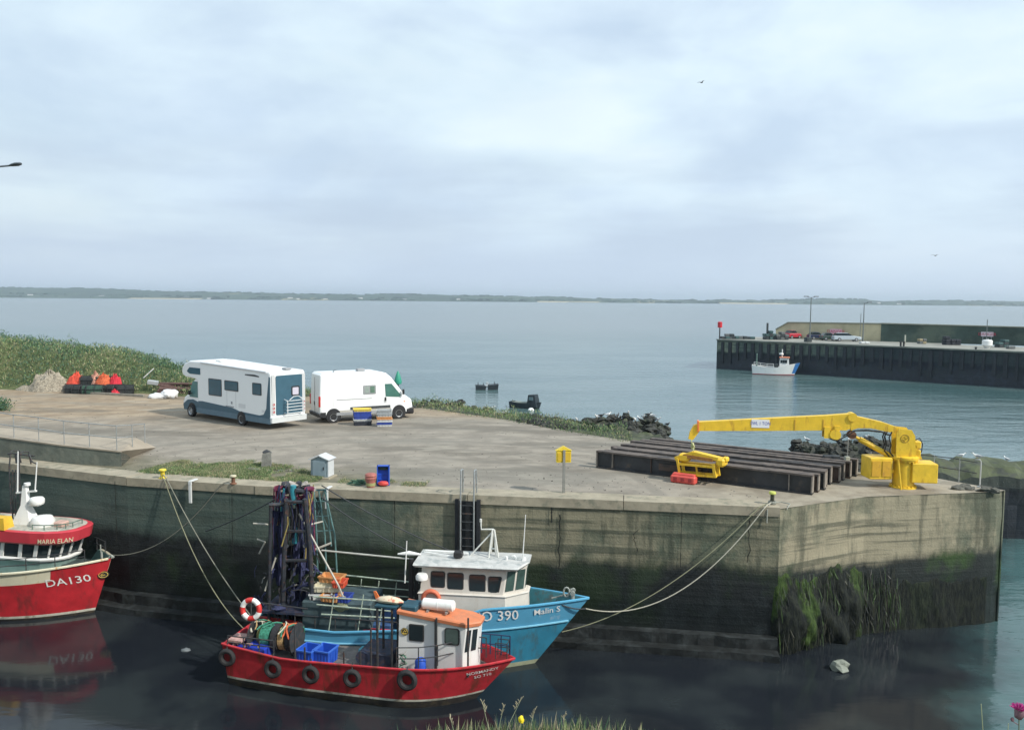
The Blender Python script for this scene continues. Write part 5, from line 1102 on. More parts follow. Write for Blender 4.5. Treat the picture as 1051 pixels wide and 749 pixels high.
# ---- access ladders
def ladder(px0, px1, pyt, pyb, hoops, label, dark=True):
    a = front[0]; 
    pc = at((px0+px1)/2, np.interp((px0+px1)/2, [0, 130, 262, 480, 640, 801], [476, 491, 499.5, 508.8, 515, 522]))
    seg = min(range(len(front)-1), key=lambda i: abs((front[i].x+front[i+1].x)/2-pc.x)); dvec = (front[seg+1]-front[seg]).normalized(); f_ = Frame(Vector((pc.x, pc.y, 0)), dvec)
    o = empty('quay_ladder', (pc.x, pc.y, 0), f_.rz, label, 'ladder'); hw_ = .5*abs(f_.side(px1, 520, 0)[0]-f_.side(px0, 520, 0)[0]); hw_ = max(.2, hw_)
    zb_ = .8
    if dark:
        for s_ in (-1, 1): mb = MB(); mb.box((s_*(hw_+.1), -.10, (Q+zb_)/2-.05), (.13, .16, Q-zb_-.1)); mb.build('fender_post', M('ladder_fender', (.018, .02, .024), .7, var=.3), o)
        mb = MB(); mb.box((0, -.045, (Q+zb_)/2-.1), (2*hw_+.1, .05, Q-zb_-.15)); mb.build('backing', M('ladder_back', (.012, .014, .017), .8, var=.3), o)
    for s_ in (-1, 1):
        x = s_*hw_*.82; mb = MB(); mb.tube([(x, -.24, zb_), (x, -.24, Q+.02), (x, -.15, Q+hoops), (x, -.05, Q+hoops+.02), (x*1.0, .22, Q+hoops-.02), (x*1.05, .3, Q+.05)], .03, 8); mb.build('stile', steel if dark else darksteel, o)
    for k in range(int((Q-zb_)/.3)):
        mb = MB(); mb.tube([(-hw_*.82, -.24, zb_+.15+k*.3), (hw_*.82, -.24, zb_+.15+k*.3)], .018, 6); mb.build('rung', darksteel, o)
    return o
ladder(472.5, 489, 476, 600, .95, 'black-backed steel access ladder in the middle of the harbour wall')
ladder(14, 26, 450, 600, .62, 'dark access ladder with hooped handles on the wall behind the left red boat', dark=False)
# ---- white fender brackets on the wall
def bracket(px, py, ln, label):
    pc = at(px, py, Q); seg = front[2] if px < 262 else front[3]; sg2 = front[3] if px < 262 else front[4]; f_ = Frame(Vector((pc.x, pc.y, 0)), sg2-seg)
    t0 = at(px, py+6, Q); loc = Vector((pc.x, pc.y, 0))
    o = empty('white_pipe', (pc.x, pc.y, 0), f_.rz, label, 'pipe', 'white pipes bent over the quay edge')
    mb = MB(); mb.box((0, -.09, Q-.05-ln/2), (.13, .07, ln), ch=.02); mb.build('drop_leg', cwh, o)
    mb = MB(); mb.box((.02, .1, Q+.09), (.13, .42, .05), ch=.01); mb.box((.0, -.09, Q+.02), (.13, .07, .14), ch=.01); mb.build('top_arm', cwh, o)
bracket(196.5, 495.6, .72, 'left one of two white pipes bent over the quay edge, near the cream-topped post')
bracket(336, 503.2, .62, 'right one of two white pipes bent over the quay edge, in front of the kiosk')
# ---- raised path with railing
tf0, tf1 = at(-330, 421, Q), None
fl_ = [at(-330, 408, Q), at(0, 470, Q), at(62, 475.5, Q), at(124.6, 478.8, Q)]
h0_, h1_ = .92, .62
hs_ = [.98, .90, .76, .60]
rp = empty('raised_path', (0, 0, 0), 0, 'raised concrete path with a retaining face along the left quay', 'path wall')
tp_ = [at(-330, 402, Q), at(0, 440, Q+.9), at(66, 447.5, Q+.76), at(140, 455, Q+.4)]
mb = MB(); V = []
for p, h_, b_ in zip(fl_, hs_, tp_): V += [(p.x, p.y, Q-.02), (p.x, p.y, Q+h_), (b_.x, b_.y, Q+h_), (b_.x, b_.y, Q-.02)]
mb.loft([V[i*4:i*4+4] for i in range(4)]); 
mb.build('path_wall', M('path_wall', (.13, .145, .12), .85, var=.3, scale=1.2, col2=(.2, .2, .16), amt=.5, bump=.4), rp)
mb = MB(); V = []
for p, h_, b_ in zip(fl_, hs_, tp_): V += [(p.x, p.y-.03, Q+h_+.004), (p.x, p.y-.03, Q+h_+.06), (b_.x, b_.y, Q+h_+.06), (b_.x, b_.y, Q+h_+.004)]
mb.loft([V[i*4:i*4+4] for i in range(4)]); mb.build('path_slab', M('path_slab', (.34, .29, .225), .85, var=.15, scale=1, bump=.2), rp)
e0, e1 = at(160, 459.5, Q), at(133, 471, Q)
mb = MB(); pA, pB = fl_[-1], tp_[-1]; mb.add([(pA.x, pA.y, Q+.66), (pB.x, pB.y, Q+.66), (e0.x, e0.y, Q+.02), (e1.x-.1, e1.y, Q+.02), (pA.x, pA.y, Q-.02), (pB.x, pB.y, Q-.02)], [(0, 3, 2, 1), (0, 4, 3), (1, 2, 5), (4, 5, 2, 3), (0, 1, 5, 4)])
mb.build('ramp_end', M('path_slab', (.34, .29, .225)), rp)
rl = empty('path_railing', (0, 0, 0), 0, 'thin grey two-rail railing along the raised path', 'railing')
posts = [(-60, 441, .97), (-30, 445.5, .95), (14.5, 449, .89), (40, 451.5, .85), (66, 455, .76), (92, 458, .70), (120, 461.5, .64)]
pp = []
for px, py, h_ in posts:
    q = atY(px, py, at(px, np.interp(px, [-330, 0, 62, 124.6], [408, 470, 475.5, 478.8]), Q).y+.12); pp.append(Vector((q.x, q.y, Q+h_)))
bp2 = [Vector((*at(136, 459.3, Q+.5).xy, Q+.45)), Vector((*at(149, 458, Q+.2).xy, Q+.2))]
allp = pp+bp2
for p in allp: mb = MB(); mb.tube([p, p+Vector((0, 0, 1.08))], .022, 6); mb.build('post', steel, rl)
for z in (1.06, .55): mb = MB(); mb.tube([p+Vector((0, 0, z)) for p in pp+[bp2[0]]], .02, 6); mb.build('rail', steel, rl)
mb = MB(); mb.tube([bp2[0]+Vector((0, 0, 1.06)), bp2[1]+Vector((0, 0, 1.06))], .02, 6); mb.build('rail', steel, rl)
# ---- railing on the seaward edge by the crane
rl = empty('edge_railing', (0, 0, 0), 0, 'thin grey railing on the seaward edge behind the crane', 'railing')
eb = [at(1002, 498.5), at(984, 494.8), at(958, 490.8), at(925, 488.2), at(893, 486.8)]
for p in eb[1:]: mb = MB(); mb.tube([p, p+Vector((0, 0, .95))], .022, 6); mb.build('post', steel, rl)
for z in (.93, .5): mb = MB(); mb.tube([p+Vector((0, 0, z)) for p in eb], .018, 6); mb.build('rail', darksteel, rl)
p = at(1005.5, 499.8); o = empty('hooked_post', p, 0, 'thin pale hooked post with a gull on top at the quay end', 'post')
mb = MB(); mb.tube([(0, 0, 0), (0, 0, 1.0), (-.05, 0, 1.08), (-.2, 0, 1.1)], .028, 8); mb.build('pole', M('post_pale', (.5, .5, .48), .6, var=.1), o)
mb = MB(); mb.lathe([(0, 0), (.1, 0), (.1, .03), (0, .03)], n=10); mb.build('base_plate', steel, o)
# stop post by the beam ends and short wall
p = at(868.5, 489); o = empty('concrete_post', p, R(5), 'pale concrete post between the beam ends and the crane', 'post')
mb = MB(); mb.box((0, 0, .42), (.19, .19, .84), ch=.015); mb.build('shaft', M('post_concrete', (.36, .37, .31), .8, var=.15, scale=5), o)
mb = MB(); mb.tube([(.02, .0, .84), (.02, 0, 1.55)], .02, 6); mb.build('rod', steel, o)
a, c = at(845, 487), at(862, 487.5); o = empty('low_wall', a.lerp(c, .5), math.atan2(c.y-a.y, c.x-a.x), 'dark block wall behind the beam ends', 'low wall')
mb = MB(); mb.box((0, .1, .4), ((c-a).length, .25, .8), ch=.02); mb.build('wall_block', M('dark_block', (.045, .05, .055), .8, var=.3), o)
a, c = at(872, 487.2), at(892, 488.6); mb = MB(); mb.beam((a.x, a.y, Q+.06), (c.x, c.y, Q+.06), .2, .12); tag(mb.build('edge_kerb', cope_m), 'short pale kerb at the seaward edge left of the crane', 'kerb')
for i, (px, py, s_) in enumerate(((990, 500.5, .14), (1012, 504, .18), (1021, 505, .14), (996, 502.5, .12), (984, 502, .15))):
    mb = MB(); mb.blob((0, 0, s_*.4), (s_*1.8, s_, s_*.7), 8, i+20, .5); mb.sm = [False]*len(mb.sm)
    tag(mb.build('broken_kerbstone', M('kerb_rubble', (.10, .10, .085), .9, var=.4, scale=6), loc=at(px, py, Q)), ['dark stone left of the hooked post foot', 'flat dark stone just right of the hooked post', 'dark stone at the outermost corner of the quay end', 'small dark stone touching the hooked post foot', 'leftmost dark stone on the edge left of the hooked post'][i], 'rubble', 'rubble at the quay end corner')
# ---- green beacon, far-left clutter
bc = at(410, 414, Q+.0); bc = Vector((bc.x*58/bc.y, 58, 4.9)); zc_ = atY(408, 388, 58.).z
o = empty('green_beacon', (atY(408.5, 388, 58.).x, 58, 4.6), 0, 'green conical channel mark on a pole behind the van', 'beacon')
mb = MB(); mb.tube([(0, 0, 0), (0, 0, zc_-4.9)], .05, 8); mb.build('pole', darksteel, o)
mb = MB(); mb.lathe([(0, zc_-5.05), (.24, zc_-5.0), (.27, zc_-4.8), (.16, zc_-4.4), (.04, zc_-4.1), (0, zc_-4.1)], n=14); mb.build('topmark', M('beacon_green', (.03, .30, .20), .5, var=.1), o)
def heap(name, px, py, rad, amp, mat, label, cat, n=22, loc=None, zoff=0, flatten=True, seed=1):
    p = at(px, py) if loc is None else loc; mb = MB(); V = []; k = 9
    rows = []
    for i in range(k):
        r_ = 1-i/(k-1)
        rows.append([(rad[0]*r_*math.cos(2*PI*j/n)*(1+.25*noise.noise(Vector((j*.9, i*.3, seed)))), rad[1]*r_*math.sin(2*PI*j/n)*(1+.25*noise.noise(Vector((j*.9, i*.3, seed+5)))), rad[2]*.85*(1-r_**2.6)*(1+amp*noise.noise(Vector((j*1.1, i*1.2, seed+9))))-.05) for j in range(n)])
    mb.loft(rows, smooth=False); o = mb.build(name, mat, loc=(p.x, p.y, Q+zoff)); return tag(o, label, cat)
heap('gravel_heap', 51, 400.5, (1.7, 1.3, 1.55), .5, M('gravel', (.36, .32, .25), .95, var=.45, scale=7, col2=(.16, .14, .11), amt=.8, scale2=12, thr=.48, bump=.7), 'pale gravel heap at the foot of the grassy bank', 'gravel heap')
heap('rubble_tail', 32, 400, (1.2, .7, .45), .6, M('gravel', (.36, .32, .25)), 'low spill of pale rubble left of the gravel heap', 'rubble', seed=4)
# lobster pots
def lobster_pot(px, py, z, rz, frame_m, net_m, label, s=1.):
    p = at(px, py+1.2); o = empty('lobster_pot', (p.x, p.y, Q+z*1.35), rz, label, 'lobster pot', 'lobster pots stored below the grassy bank'); W2, D2, H2 = .7*s, .45*s, .4*s
    arch = [(-D2/2, 0), (-D2/2, H2*.55), (-D2*.3, H2*.9), (0, H2), (D2*.3, H2*.9), (D2/2, H2*.55), (D2/2, 0)]
    mb = MB()
    for x in (-W2/2, 0, W2/2): mb.tube([(x, a, b_) for a, b_ in arch]+[(x, -D2/2, 0)], .025, 5)
    for a, b_ in (arch[0], arch[1], arch[3], arch[5], arch[6]): mb.tube([(-W2/2, a, b_), (W2/2, a, b_)], .02, 5)
    mb.build('frame', frame_m, o)
    mb = MB(); inner = [(a*.92, b_*.95+.01) for a, b_ in arch]; mb.loft([[(x, a, b_) for a, b_ in inner] for x in (-W2*.47, W2*.47)]); mb.build('netting', net_m, o)
netd = M('net_dark', (.025, .03, .03), .9, var=.6, scale=14, bump=.6); netg = M('net_green', (.03, .07, .05), .9, var=.6, scale=14, bump=.6); neto = M('net_orange', (.62, .13, .05), .85, var=.4, scale=9, bump=.6, col2=(.35, .06, .03), amt=.6, thr=.5); netp = M('net_pink', (.55, .28, .20), .85, var=.4, scale=9, bump=.6)
pi_ = 0
words = ['dark lobster pot at the left foot of the red floats', 'second dark lobster pot from the gravel heap', 'green netted lobster pot in the middle of the row', 'dark lobster pot under the pink net heap', 'dark lobster pot left of the crimson float heap', 'dark lobster pot under the crimson float heap', 'rightmost dark lobster pot by the pale plank', 'upper dark lobster pot behind the middle of the row', 'upper dark lobster pot right of the orange heap', 'green netted lobster pot nearest the plank']
for (px, py, z, rz, k) in ((76, 402, 0, .1, 0), (84, 402.5, 0, -.1, 0), (93, 402.5, 0, .3, 1), (103, 402, 0, .05, 0), (112, 402, 0, -.2, 0), (120, 402, 0, .15, 0), (129, 402.6, 0, .4, 0), (92, 401, .42, .2, 0), (107, 401, .42, -.1, 1), (98, 402.7, 0, .2, 1)):
    lobster_pot(px, py, z, rz, blackm, netg if k else netd, words[pi_], 1.6); pi_ += 1
for (px, py, z, rad, m_, lb_, sd_) in ((79, 400.5, .35, (.62, .45, .75), M('net_red', (.70, .09, .05), .85, var=.3, scale=9, bump=.6), 'red net and float bundle right beside the gravel heap', 3), (98, 400.5, .1, (.55, .45, .95), netp, 'pink and orange net heap in the middle of the pots', 8), (107, 401, .55, (.5, .4, .55), neto, 'orange net bundle on top of the middle pots', 12), (118.5, 401, .3, (.45, .4, .7), M('net_crimson', (.60, .03, .05), .85, var=.3, scale=9, bump=.6), 'crimson float bundle at the right end of the pots', 15), (118, 403, 0, (.3, .2, .3), M('net_crimson', (.6, .03, .05)), 'small crimson net lump on the ground in front of the pots', 21)):
    heap('net_heap', px, py+1.6, (rad[0]*1.3, rad[1]*1.2, rad[2]*1.45), .6, m_, lb_, 'net heap', zoff=z*1.2, seed=sd_, n=18)
a, c = at(92, 404.2), at(148, 407.2); mb = MB(); mb.beam((a.x, a.y, Q+.08), (c.x, c.y, Q+.08), .22, .14); tag(mb.build('timber_baulk', M('grey_timber', (.25, .23, .19), .9, var=.3, scale=4)), 'long grey timber baulk lying in front of the lobster pots', 'timber')
p = at(170, 408.5)
mb = MB(); mb.blob((.25, 0, .28), (.62, .42, .36), 18, 3, .28, flat=None); mb.blob((-.45, -.05, .14), (.72, .34, .2), 18, 9, .3)
V2_ = []
for v in mb.v: V2_.append((v[0], v[1], max(.0, v[2])))
mb.v = V2_; tag(mb.build('white_sack', M('sack_white', (.80, .80, .80), .7, var=.06, scale=4, bump=.6, bscale=9), loc=p), 'crumpled white bulk sack on the ground left of the motorhome', 'sack')
a, c = at(146, 398), Vector((0, 0, 0)); p0 = atY(147, 388, 62.); p1 = atY(158, 378, 62.5); mb = MB(); mb.tube([p0, p1], .04, 6); tag(mb.build('pale_pole', M('post_pale', (.5, .5, .48))), 'pale pole leaning in the dark bushes of the bank', 'pole')
p0 = atY(157, 392.5, 61.); mb = MB(); mb.box(p0, (.75, .4, .3), rot=Euler((.1, .15, .2)).to_matrix(), ch=.03); tag(mb.build('grey_box', cgr), 'small pale grey box lying in the bushes above the white sack', 'box')
mb = MB()
for i in range(14): mb.tube([(random.uniform(-1.6, -1.), random.uniform(-.4, .4), .1+.09*i*.6), (random.uniform(1., 1.7), random.uniform(-.4, .4), .12+.09*i*.6)], .09, 6)
p = at(181, 406); tag(mb.build('log_pile', M('log_brown', (.12, .07, .06), .9, var=.4, scale=4), loc=(p.x, p.y+.5, Q)), 'brown log pile at the bank behind the motorhome cab', 'log pile')
# dark shrub at the left frame edge
p = at(1, 421); pts = rng.normal(size=(1500, 3))*np.array([.3, .25, .18])+np.array([p.x-.1, p.y, Q+.28]); pts[:, 2] = np.maximum(pts[:, 2], Q)
tag(leaves('small_shrub', pts, .12, [g2, g5, g1], up=.3, aspect=.5), 'small dark green shrub at the left edge of the dusty ground', 'shrub')
# ---- gulls
gw = M('gull_white', (.78, .78, .76), .7, var=.04); gg = M('gull_grey', (.30, .33, .36), .7, var=.08); gb = M('gull_beak', (.7, .45, .05), .5, var=.05); gdk = M('gull_dark', (.05, .05, .05), .7, var=.1)
def gull_mesh(dark=False):
    mb = MB()
    secs = [(-.26, .005, .15), (-.2, .03, .145), (-.1, .065, .14), (0, .085, .145), (.1, .08, .155), (.16, .055, .19), (.19, .042, .24), (.22, .045, .275), (.25, .03, .285), (.27, .008, .28)]
    rings = [[(x, r_*.85*math.cos(a*PI/5), z+r_*math.sin(a*PI/5)) for a in range(10)] for x, r_, z in secs]
    mb.loft(rings, 0, smooth=True)
    mb.loft([[(.265, .012*math.cos(a*PI/3), .278+.012*math.sin(a*PI/3)) for a in range(6)], [(.32, .002*math.cos(a*PI/3), .268+.002*math.sin(a*PI/3)) for a in range(6)]], 2)
    for s_ in (-1, 1):
        mb.loft([[(x, s_*(y+.01*math.cos(a*PI/3)), z+hh__*math.sin(a*PI/3)) for a in range(6)] for x, y, z, hh__ in ((.1, .06, .17, .02), (0, .078, .17, .06), (-.12, .07, .155, .05), (-.24, .03, .15, .02), (-.32, .01, .15, .006))], 1, smooth=True)
        mb.tube([(0.02, s_*.03, .08), (.02, s_*.03, 0)], .006, 5, 2); mb.box((.035, s_*.03, .004), (.05, .03, .006), mi=2)
    return mb
gm = gull_mesh(); proto_gull = gm.build('gull', [gw, gg, gb]); gmd = gull_mesh().build('gull', [gdk, gdk, gb]).data
bpy.data.objects.remove(bpy.data.objects[-1]) if False else None
dark_tmp = [o for o in COL.objects if o.type == 'MESH' and o.data == gmd][0]; bpy.data.objects.remove(dark_tmp)
first = [True]
def gull(loc, rz, label, dark=False, s=1., group='gulls resting around the quay'):
    o = proto_gull if (first[0] and not dark) else proto_gull.copy()
    if o is not proto_gull: COL.objects.link(o)
    elif not dark: first[0] = False
    if dark: o.data = gmd
    o.location = loc; o.rotation_euler = (0, 0, rz); o.scale = (s, s, s); return tag(o, label, 'gull', group)
bpy.context.view_layer.update()
dgr = bpy.context.evaluated_depsgraph_get()
def drop(px, py, y0=44, y1=56):
    """ground point seen at a pixel"""
    hit, loc, *_ = scene.ray_cast(dgr, Vector((0, 0, H)), ray(px, py)); return loc if hit else None
def gull_at(px, ys, label, dark=False, s=.85):
    # walk down the picture column until the shore or rock is met, then stand there
    for py in np.arange(ys-8, ys+26, 1.):
        hit, loc, nr, ix, ob, mx_ = scene.ray_cast(dgr, Vector((0, 0, H)), ray(px, py))
        if hit and ob.name.split('.')[0] in ('rock_armour', 'shore_bank', 'breakwater_body', 'quay_ground') and loc.y < 75:
            return gull(loc+Vector((0, .05, -.02)), random.uniform(0, 6.28), label, dark, s)
spots = [(592, 419, 0, 'white gull at the left start of the rock ridge'), (613, 418, 0, 'white gull left of the grey-backed one on the rock ridge'), (617, 417, 1, 'dark bird beside the left gulls on the rock ridge'), (624, 422, 0, 'gull on the highest hump of the rock ridge'), (634, 421, 1, 'dark bird right of the highest hump of the rock ridge'), (637, 423, 1, 'dark bird closest left of the middle white gulls'), (645, 425, 0, 'leftmost of the close row of gulls on the rock ridge'), (652, 426, 0, 'second gull of the close row on the rock ridge'), (656, 427, 0, 'third gull of the close row on the rock ridge'), (660, 425, 0, 'fourth gull of the close row on the rock ridge'),
         (665, 428, 1, 'dark bird in the right half of the rock ridge'), (670, 428, 0, 'white gull just right of the dark bird on the rock ridge'), (675, 429, 0, 'last white gull before the end of the rock ridge'), (685, 428, 1, 'lone dark bird at the right end of the rock ridge'),
         (505, 414, 0, 'white gull at the shore below the far workboat'), (517, 414, 0, 'white gull on the shore left of the near workboat'), (829, 448, 0, 'gull on the left slope of the rocks behind the crane boom'), (872, 455, 0, 'gull on the rocks just right of the concrete post'), (889, 458, 0, 'gull on the rocks left of the crane hoses'), (987, 466, 0, 'gull on the green breakwater left of the hooked post'), (1034, 472, 0, 'lone gull on the green breakwater near the right edge')]
for px, py, dk, lb_ in spots: gull_at(px, py, lb_, bool(dk))
p = at(1005.5, 499.8); gull((p.x-.14, p.y, Q+1.12), 2.6, 'gull standing on top of the hooked post', False, .75)
# ================================================================== BOATS
class Hull:
    """stations run from the transom (t=0) to the stem (t=1); local x forward, y to port, z up from the water"""
    def __init__(s, L, B, sheer, rake=1.2, trans=.82, full=2.3, wl=.90, stern_rake=.1, fine=1.5, tf=.5):
        s.L, s.B, s.sheer, s.rake, s.trans, s.full, s.wl, s.sr, s.fine, s.tf = L, B, sheer, rake, trans, full, wl, stern_rake, fine, tf
    def z_s(s, t): return float(np.interp(t, s.sheer[0], s.sheer[1]))
    def half(s, t, z):
        zs = s.z_s(t); u = max(0., min(1., z/zs)) if z >= 0 else 0.
        w_ = (s.wl+(1-s.wl)*u) if z >= 0 else s.wl*max(.12, (1+z/1.15))**.5
        p = s.fine+(s.full-s.fine)*u; q = max(0, (t-s.tf)/(1-s.tf)); f = 1-q**p
        st = s.trans+(1-s.trans)*min(1, t/.35)**.7 if t < .35 else 1
        return s.B/2*w_*f*st
    def pt(s, t, z, side=-1, off=0.):
        zs = s.z_s(t); x = t*s.L+s.rake*max(-.3, z/zs)*max(0, t)**5-s.sr*(1-t)**6*z
        return Vector((x, side*(s.half(t, z)+off), z))
    def at_x(s, x, z, side=-1, off=0.):
        t = min(1, x/s.L)
        for _ in range(14): t = min(1., max(0., t-(s.pt(t, z, side, off).x-x)/(s.L+s.rake*3)))
        return s.pt(t, z, side, off)
    def build(s, name, parent, levels, mats, rows_mat, bulwark=.5, inner=None, n=34, deckm=None):
        ts = [1-(1-i/n)**1.25 for i in range(n+1)]; mb = MB()
        def zl(l, t): return l if not isinstance(l, tuple) else l[0]+(s.z_s(t)-l[0])*l[1]
        for side in (-1, 1):
            V = [s.pt(t, zl(l, t), side) for t in ts for l in levels]; m_ = len(levels)
            for j in range(m_-1):
                mb.add([V[i*m_+k] for i in range(n+1) for k in (j, j+1)], [(2*i, 2*i+1, 2*i+3, 2*i+2) for i in range(n)], rows_mat[j], True)
        # transom
        for j in range(len(levels)-1):
            a, c = s.pt(0, zl(levels[j], 0), -1), s.pt(0, zl(levels[j], 0), 1); e, f = s.pt(0, zl(levels[j+1], 0), 1), s.pt(0, zl(levels[j+1], 0), -1)
            mb.add([a, c, e, f], [(0, 1, 2, 3)], rows_mat[j])
        hull = mb.build(name, mats, parent)
        # inside of the bulwark and the deck
        mb = MB(); V = []
        def inn(t, dz, side):
            z = s.z_s(t)-dz; p = s.pt(t, z, side); w_ = max(0, abs(p.y)-.07); return Vector((min(p.x, s.pt(1, z, 1).x-.1), side*w_, z))
        for side in (-1, 1):
            V = [p for t in ts for p in (s.pt(t, s.z_s(t), side), inn(t, 0, side), inn(t, bulwark, side))]
            mb.add(V, [(3*i+k, 3*i+k+1, 3*i+k+4, 3*i+k+3) for i in range(n) for k in (0, 1)])
        a = [inn(0, 0, -1), inn(0, 0, 1), inn(0, bulwark, 1), inn(0, bulwark, -1)]
        for p in a: p.x += .07
        mb.add(a, [(0, 1, 2, 3)]); a2 = [s.pt(0, s.z_s(0), -1), s.pt(0, s.z_s(0), 1), a[1], a[0]]; mb.add(a2, [(0, 1, 2, 3)])
        mb.build('bulwark', inner, parent)
        mb = MB(); V = [p for t in ts for p in (inn(t, bulwark-.005, -1), inn(t, bulwark-.005, 1))]
        mb.add(V, [(2*i, 2*i+1, 2*i+3, 2*i+2) for i in range(n)]); mb.build('deck', deckm, parent)
        s.bul = bulwark; return hull
    def rail_tube(s, parent, name, mat, r=.035, dz=0., t0=0, t1=1, sides=(-1, 1), out=.01, sy=1.4):
        mb = MB(); N_ = 40
        for side in sides: mb.tube([s.pt(t0+(t1-t0)*i/N_, s.z_s(t0+(t1-t0)*i/N_)+dz, side, out) for i in range(N_+1)], r, 6)
        return mb.build(name, mat, parent)
def hull_text(h, txt, size, t0, zmid, parent, mat, off=.012, follow=True, slope=0., sx=1.):
    """letters painted on the near (starboard) side"""
    def mp(u, v):
        x = t0*h.L+u; t = min(1, x/h.L); z = zmid+v+slope*u
        for _ in range(12): t = min(1.0, max(0, t-(h.pt(t, z, -1, off).x-x)/(h.L+h.rake*3)))
        return h.pt(t, z, -1, off)
    return text_mb(txt, size, mp, sx=sx).build('hull_lettering', mat, parent, recalc=False)
white_l = M('lettering_white', (.82, .82, .80), .6, var=.05)
def place(S, Np, B, tr):
    """stem foot S, near transom corner Np (water level) -> frame with its origin at the transom centre"""
    d = (S-Np)
    for _ in range(6):
        dn_ = d.normalized(); l = Vector((-dn_.y, dn_.x, 0)); C = Np+l*(B/2*tr); d = S-C
    return Frame(C, d), d.length
def tyre(parent, h, t, dz, r=.27, mat=rubber):
    p = h.pt(t, h.z_s(t)-dz, -1, .09); o = MB()
    o.tube([(r*.74*math.cos(a*PI/12), 0, r*.74*math.sin(a*PI/12)) for a in range(24)], r*.28, 9, closed=True)
    ob = o.build('tyre_fender', mat, parent, loc=p); ob.rotation_euler.z = random.uniform(-.08, .08)
    g = MB(); g.tube([(0, .0, r*.9), (0, .06, dz+.1)], .02, 5); g.build('lanyard', ropedark, ob); return ob
def ring_buoy(parent, name, loc, r, rt, mats, rot=(0, 0, 0), nseg=8):
    mb = MB(); n = 32
    mb.tube([(r*math.cos(2*PI*a/n), 0, r*math.sin(2*PI*a/n)) for a in range(n)], rt, 10, closed=True)
    # alternating quarters
    if len(mats) > 1:
        for i in range(len(mb.m)): mb.m[i] = 1 if ((i//10)//(n//nseg)) % 2 else 0
    o = mb.build(name, mats, parent, loc=loc); o.rotation_euler = rot; return o
def guard(parent, name, pts, h, mat, rails=(1., .5), r=.022, posts=None):
    mb = MB()
    for z in rails: mb.tube([Vector(p)+Vector((0, 0, h*z)) for p in pts], r, 6)
    o = mb.build(name, mat, parent)
    for p in (posts or pts): g = MB(); g.tube([Vector(p), Vector(p)+Vector((0, 0, h))], r, 6); g.build('stanchion', mat, o)
    return o
def house(parent, name, x0, x1, w, z0, zs, z1, mats, fwd_ch=.5, lean=.0, flare=0., yf=None, drop=0.):
    """deckhouse with chamfered front; returns plan function"""
    def plan(e, z):
        k = (z-zs)/(z1-zs) if z > zs else 0; fx = x1+lean*k; ww = w/2+e; wf = (w/2 if yf is None else yf)+e
        return [(x0-e, -ww, z), (fx-fwd_ch, -ww, z), (fx+e-.08, -ww*.45, z), (fx+e-.08, wf*.45, z), (fx-fwd_ch, wf, z), (x0-e, wf, z)]
    plan0 = plan
    def plan(e, z): return [(x, y, q-(drop*((x-x0)/(x1-x0)-.45) if q > zs+.3 else 0)) for x, y, q in plan0(e, z)]
    mb = MB(); mb.loft([plan(0, z0), plan(0, zs), plan(-flare, z1)]); o = mb.build(name, mats, parent); return plan, o
# ------------------------------------------------------------------ red boat in front
rub = M('rust_streaked_red', (.50, .028, .04), .5, var=.22, scale=2.4, col2=(.15, .04, .025), amt=.85, scale2=3.4, streak=True, thr=.50, wid=.16, bump=.12, bscale=3)
anti = M('antifoul_dark', (.035, .030, .028), .7, var=.4, scale=3, col2=(.10, .08, .04), amt=.5); boot = M('boot_top_white', (.62, .60, .52), .6, var=.15, scale=4, col2=(.2, .16, .1), amt=.7, scale2=3, thr=.5)
S_ = at(489, 716, 0); Np = at(236, 701, 0); fb, Lr = place(S_, Np, 2.3, .82)
S0 = fb.side
zt_b = (lambda px, py, y=0.: fb.side(px, py, y))
tipr = zt_b(528, 675.5); print('red L', Lr, 'tip', tipr, 'stern', zt_b(222, 651, -.9), zt_b(370, 680, -1.2))
hr_ = Hull(Lr, 2.75, ([0, .25, .5, .75, 1], [1.38, 1.20, 1.25, 1.32, tipr[1]]), rake=tipr[0]-Lr, full=3.0, fine=2.2, tf=.66)
red = empty('red_trawler', fb.o, fb.rz, 'small red fishing boat with a white cabin, tyre fenders and net drums, nearest the camera', 'fishing boat')
hr_.build('hull', red, [-1.0, -.55, -.15, .24, .31, (.31, .35), (.31, .7), (.31, 1.)], [anti, rub, boot], [0, 0, 0, 2, 1, 1, 1], .42, rub, deckm=M('deck_grey_red', (.16, .14, .13), .7, var=.4, scale=3, col2=(.25, .24, .2), amt=.6))
hr_.rail_tube(red, 'rubbing_strake', rub, .04, 0)
hull_text(hr_, 'NORMANDY', .155, (zt_b(498, 682, -.5)[0])/Lr-.01, 1.07, red, white_l, slope=.06, sx=.95)
hull_text(hr_, 'SO 710', .15, (zt_b(498, 686, -.5)[0])/Lr-.012, .90, red, white_l, slope=.06)
def rp_(px, py, y): x, z = fb.side(px, py, y); return Vector((x, y, z))
for px, dz in ((236, .34), (283, .33), (322, .34), (363, .34), (413, .26)):
    x = fb.side(px, 680, -1.2)[0]; tyre(red, hr_, x/Lr, dz+.04, .285 if px < 400 else .32)
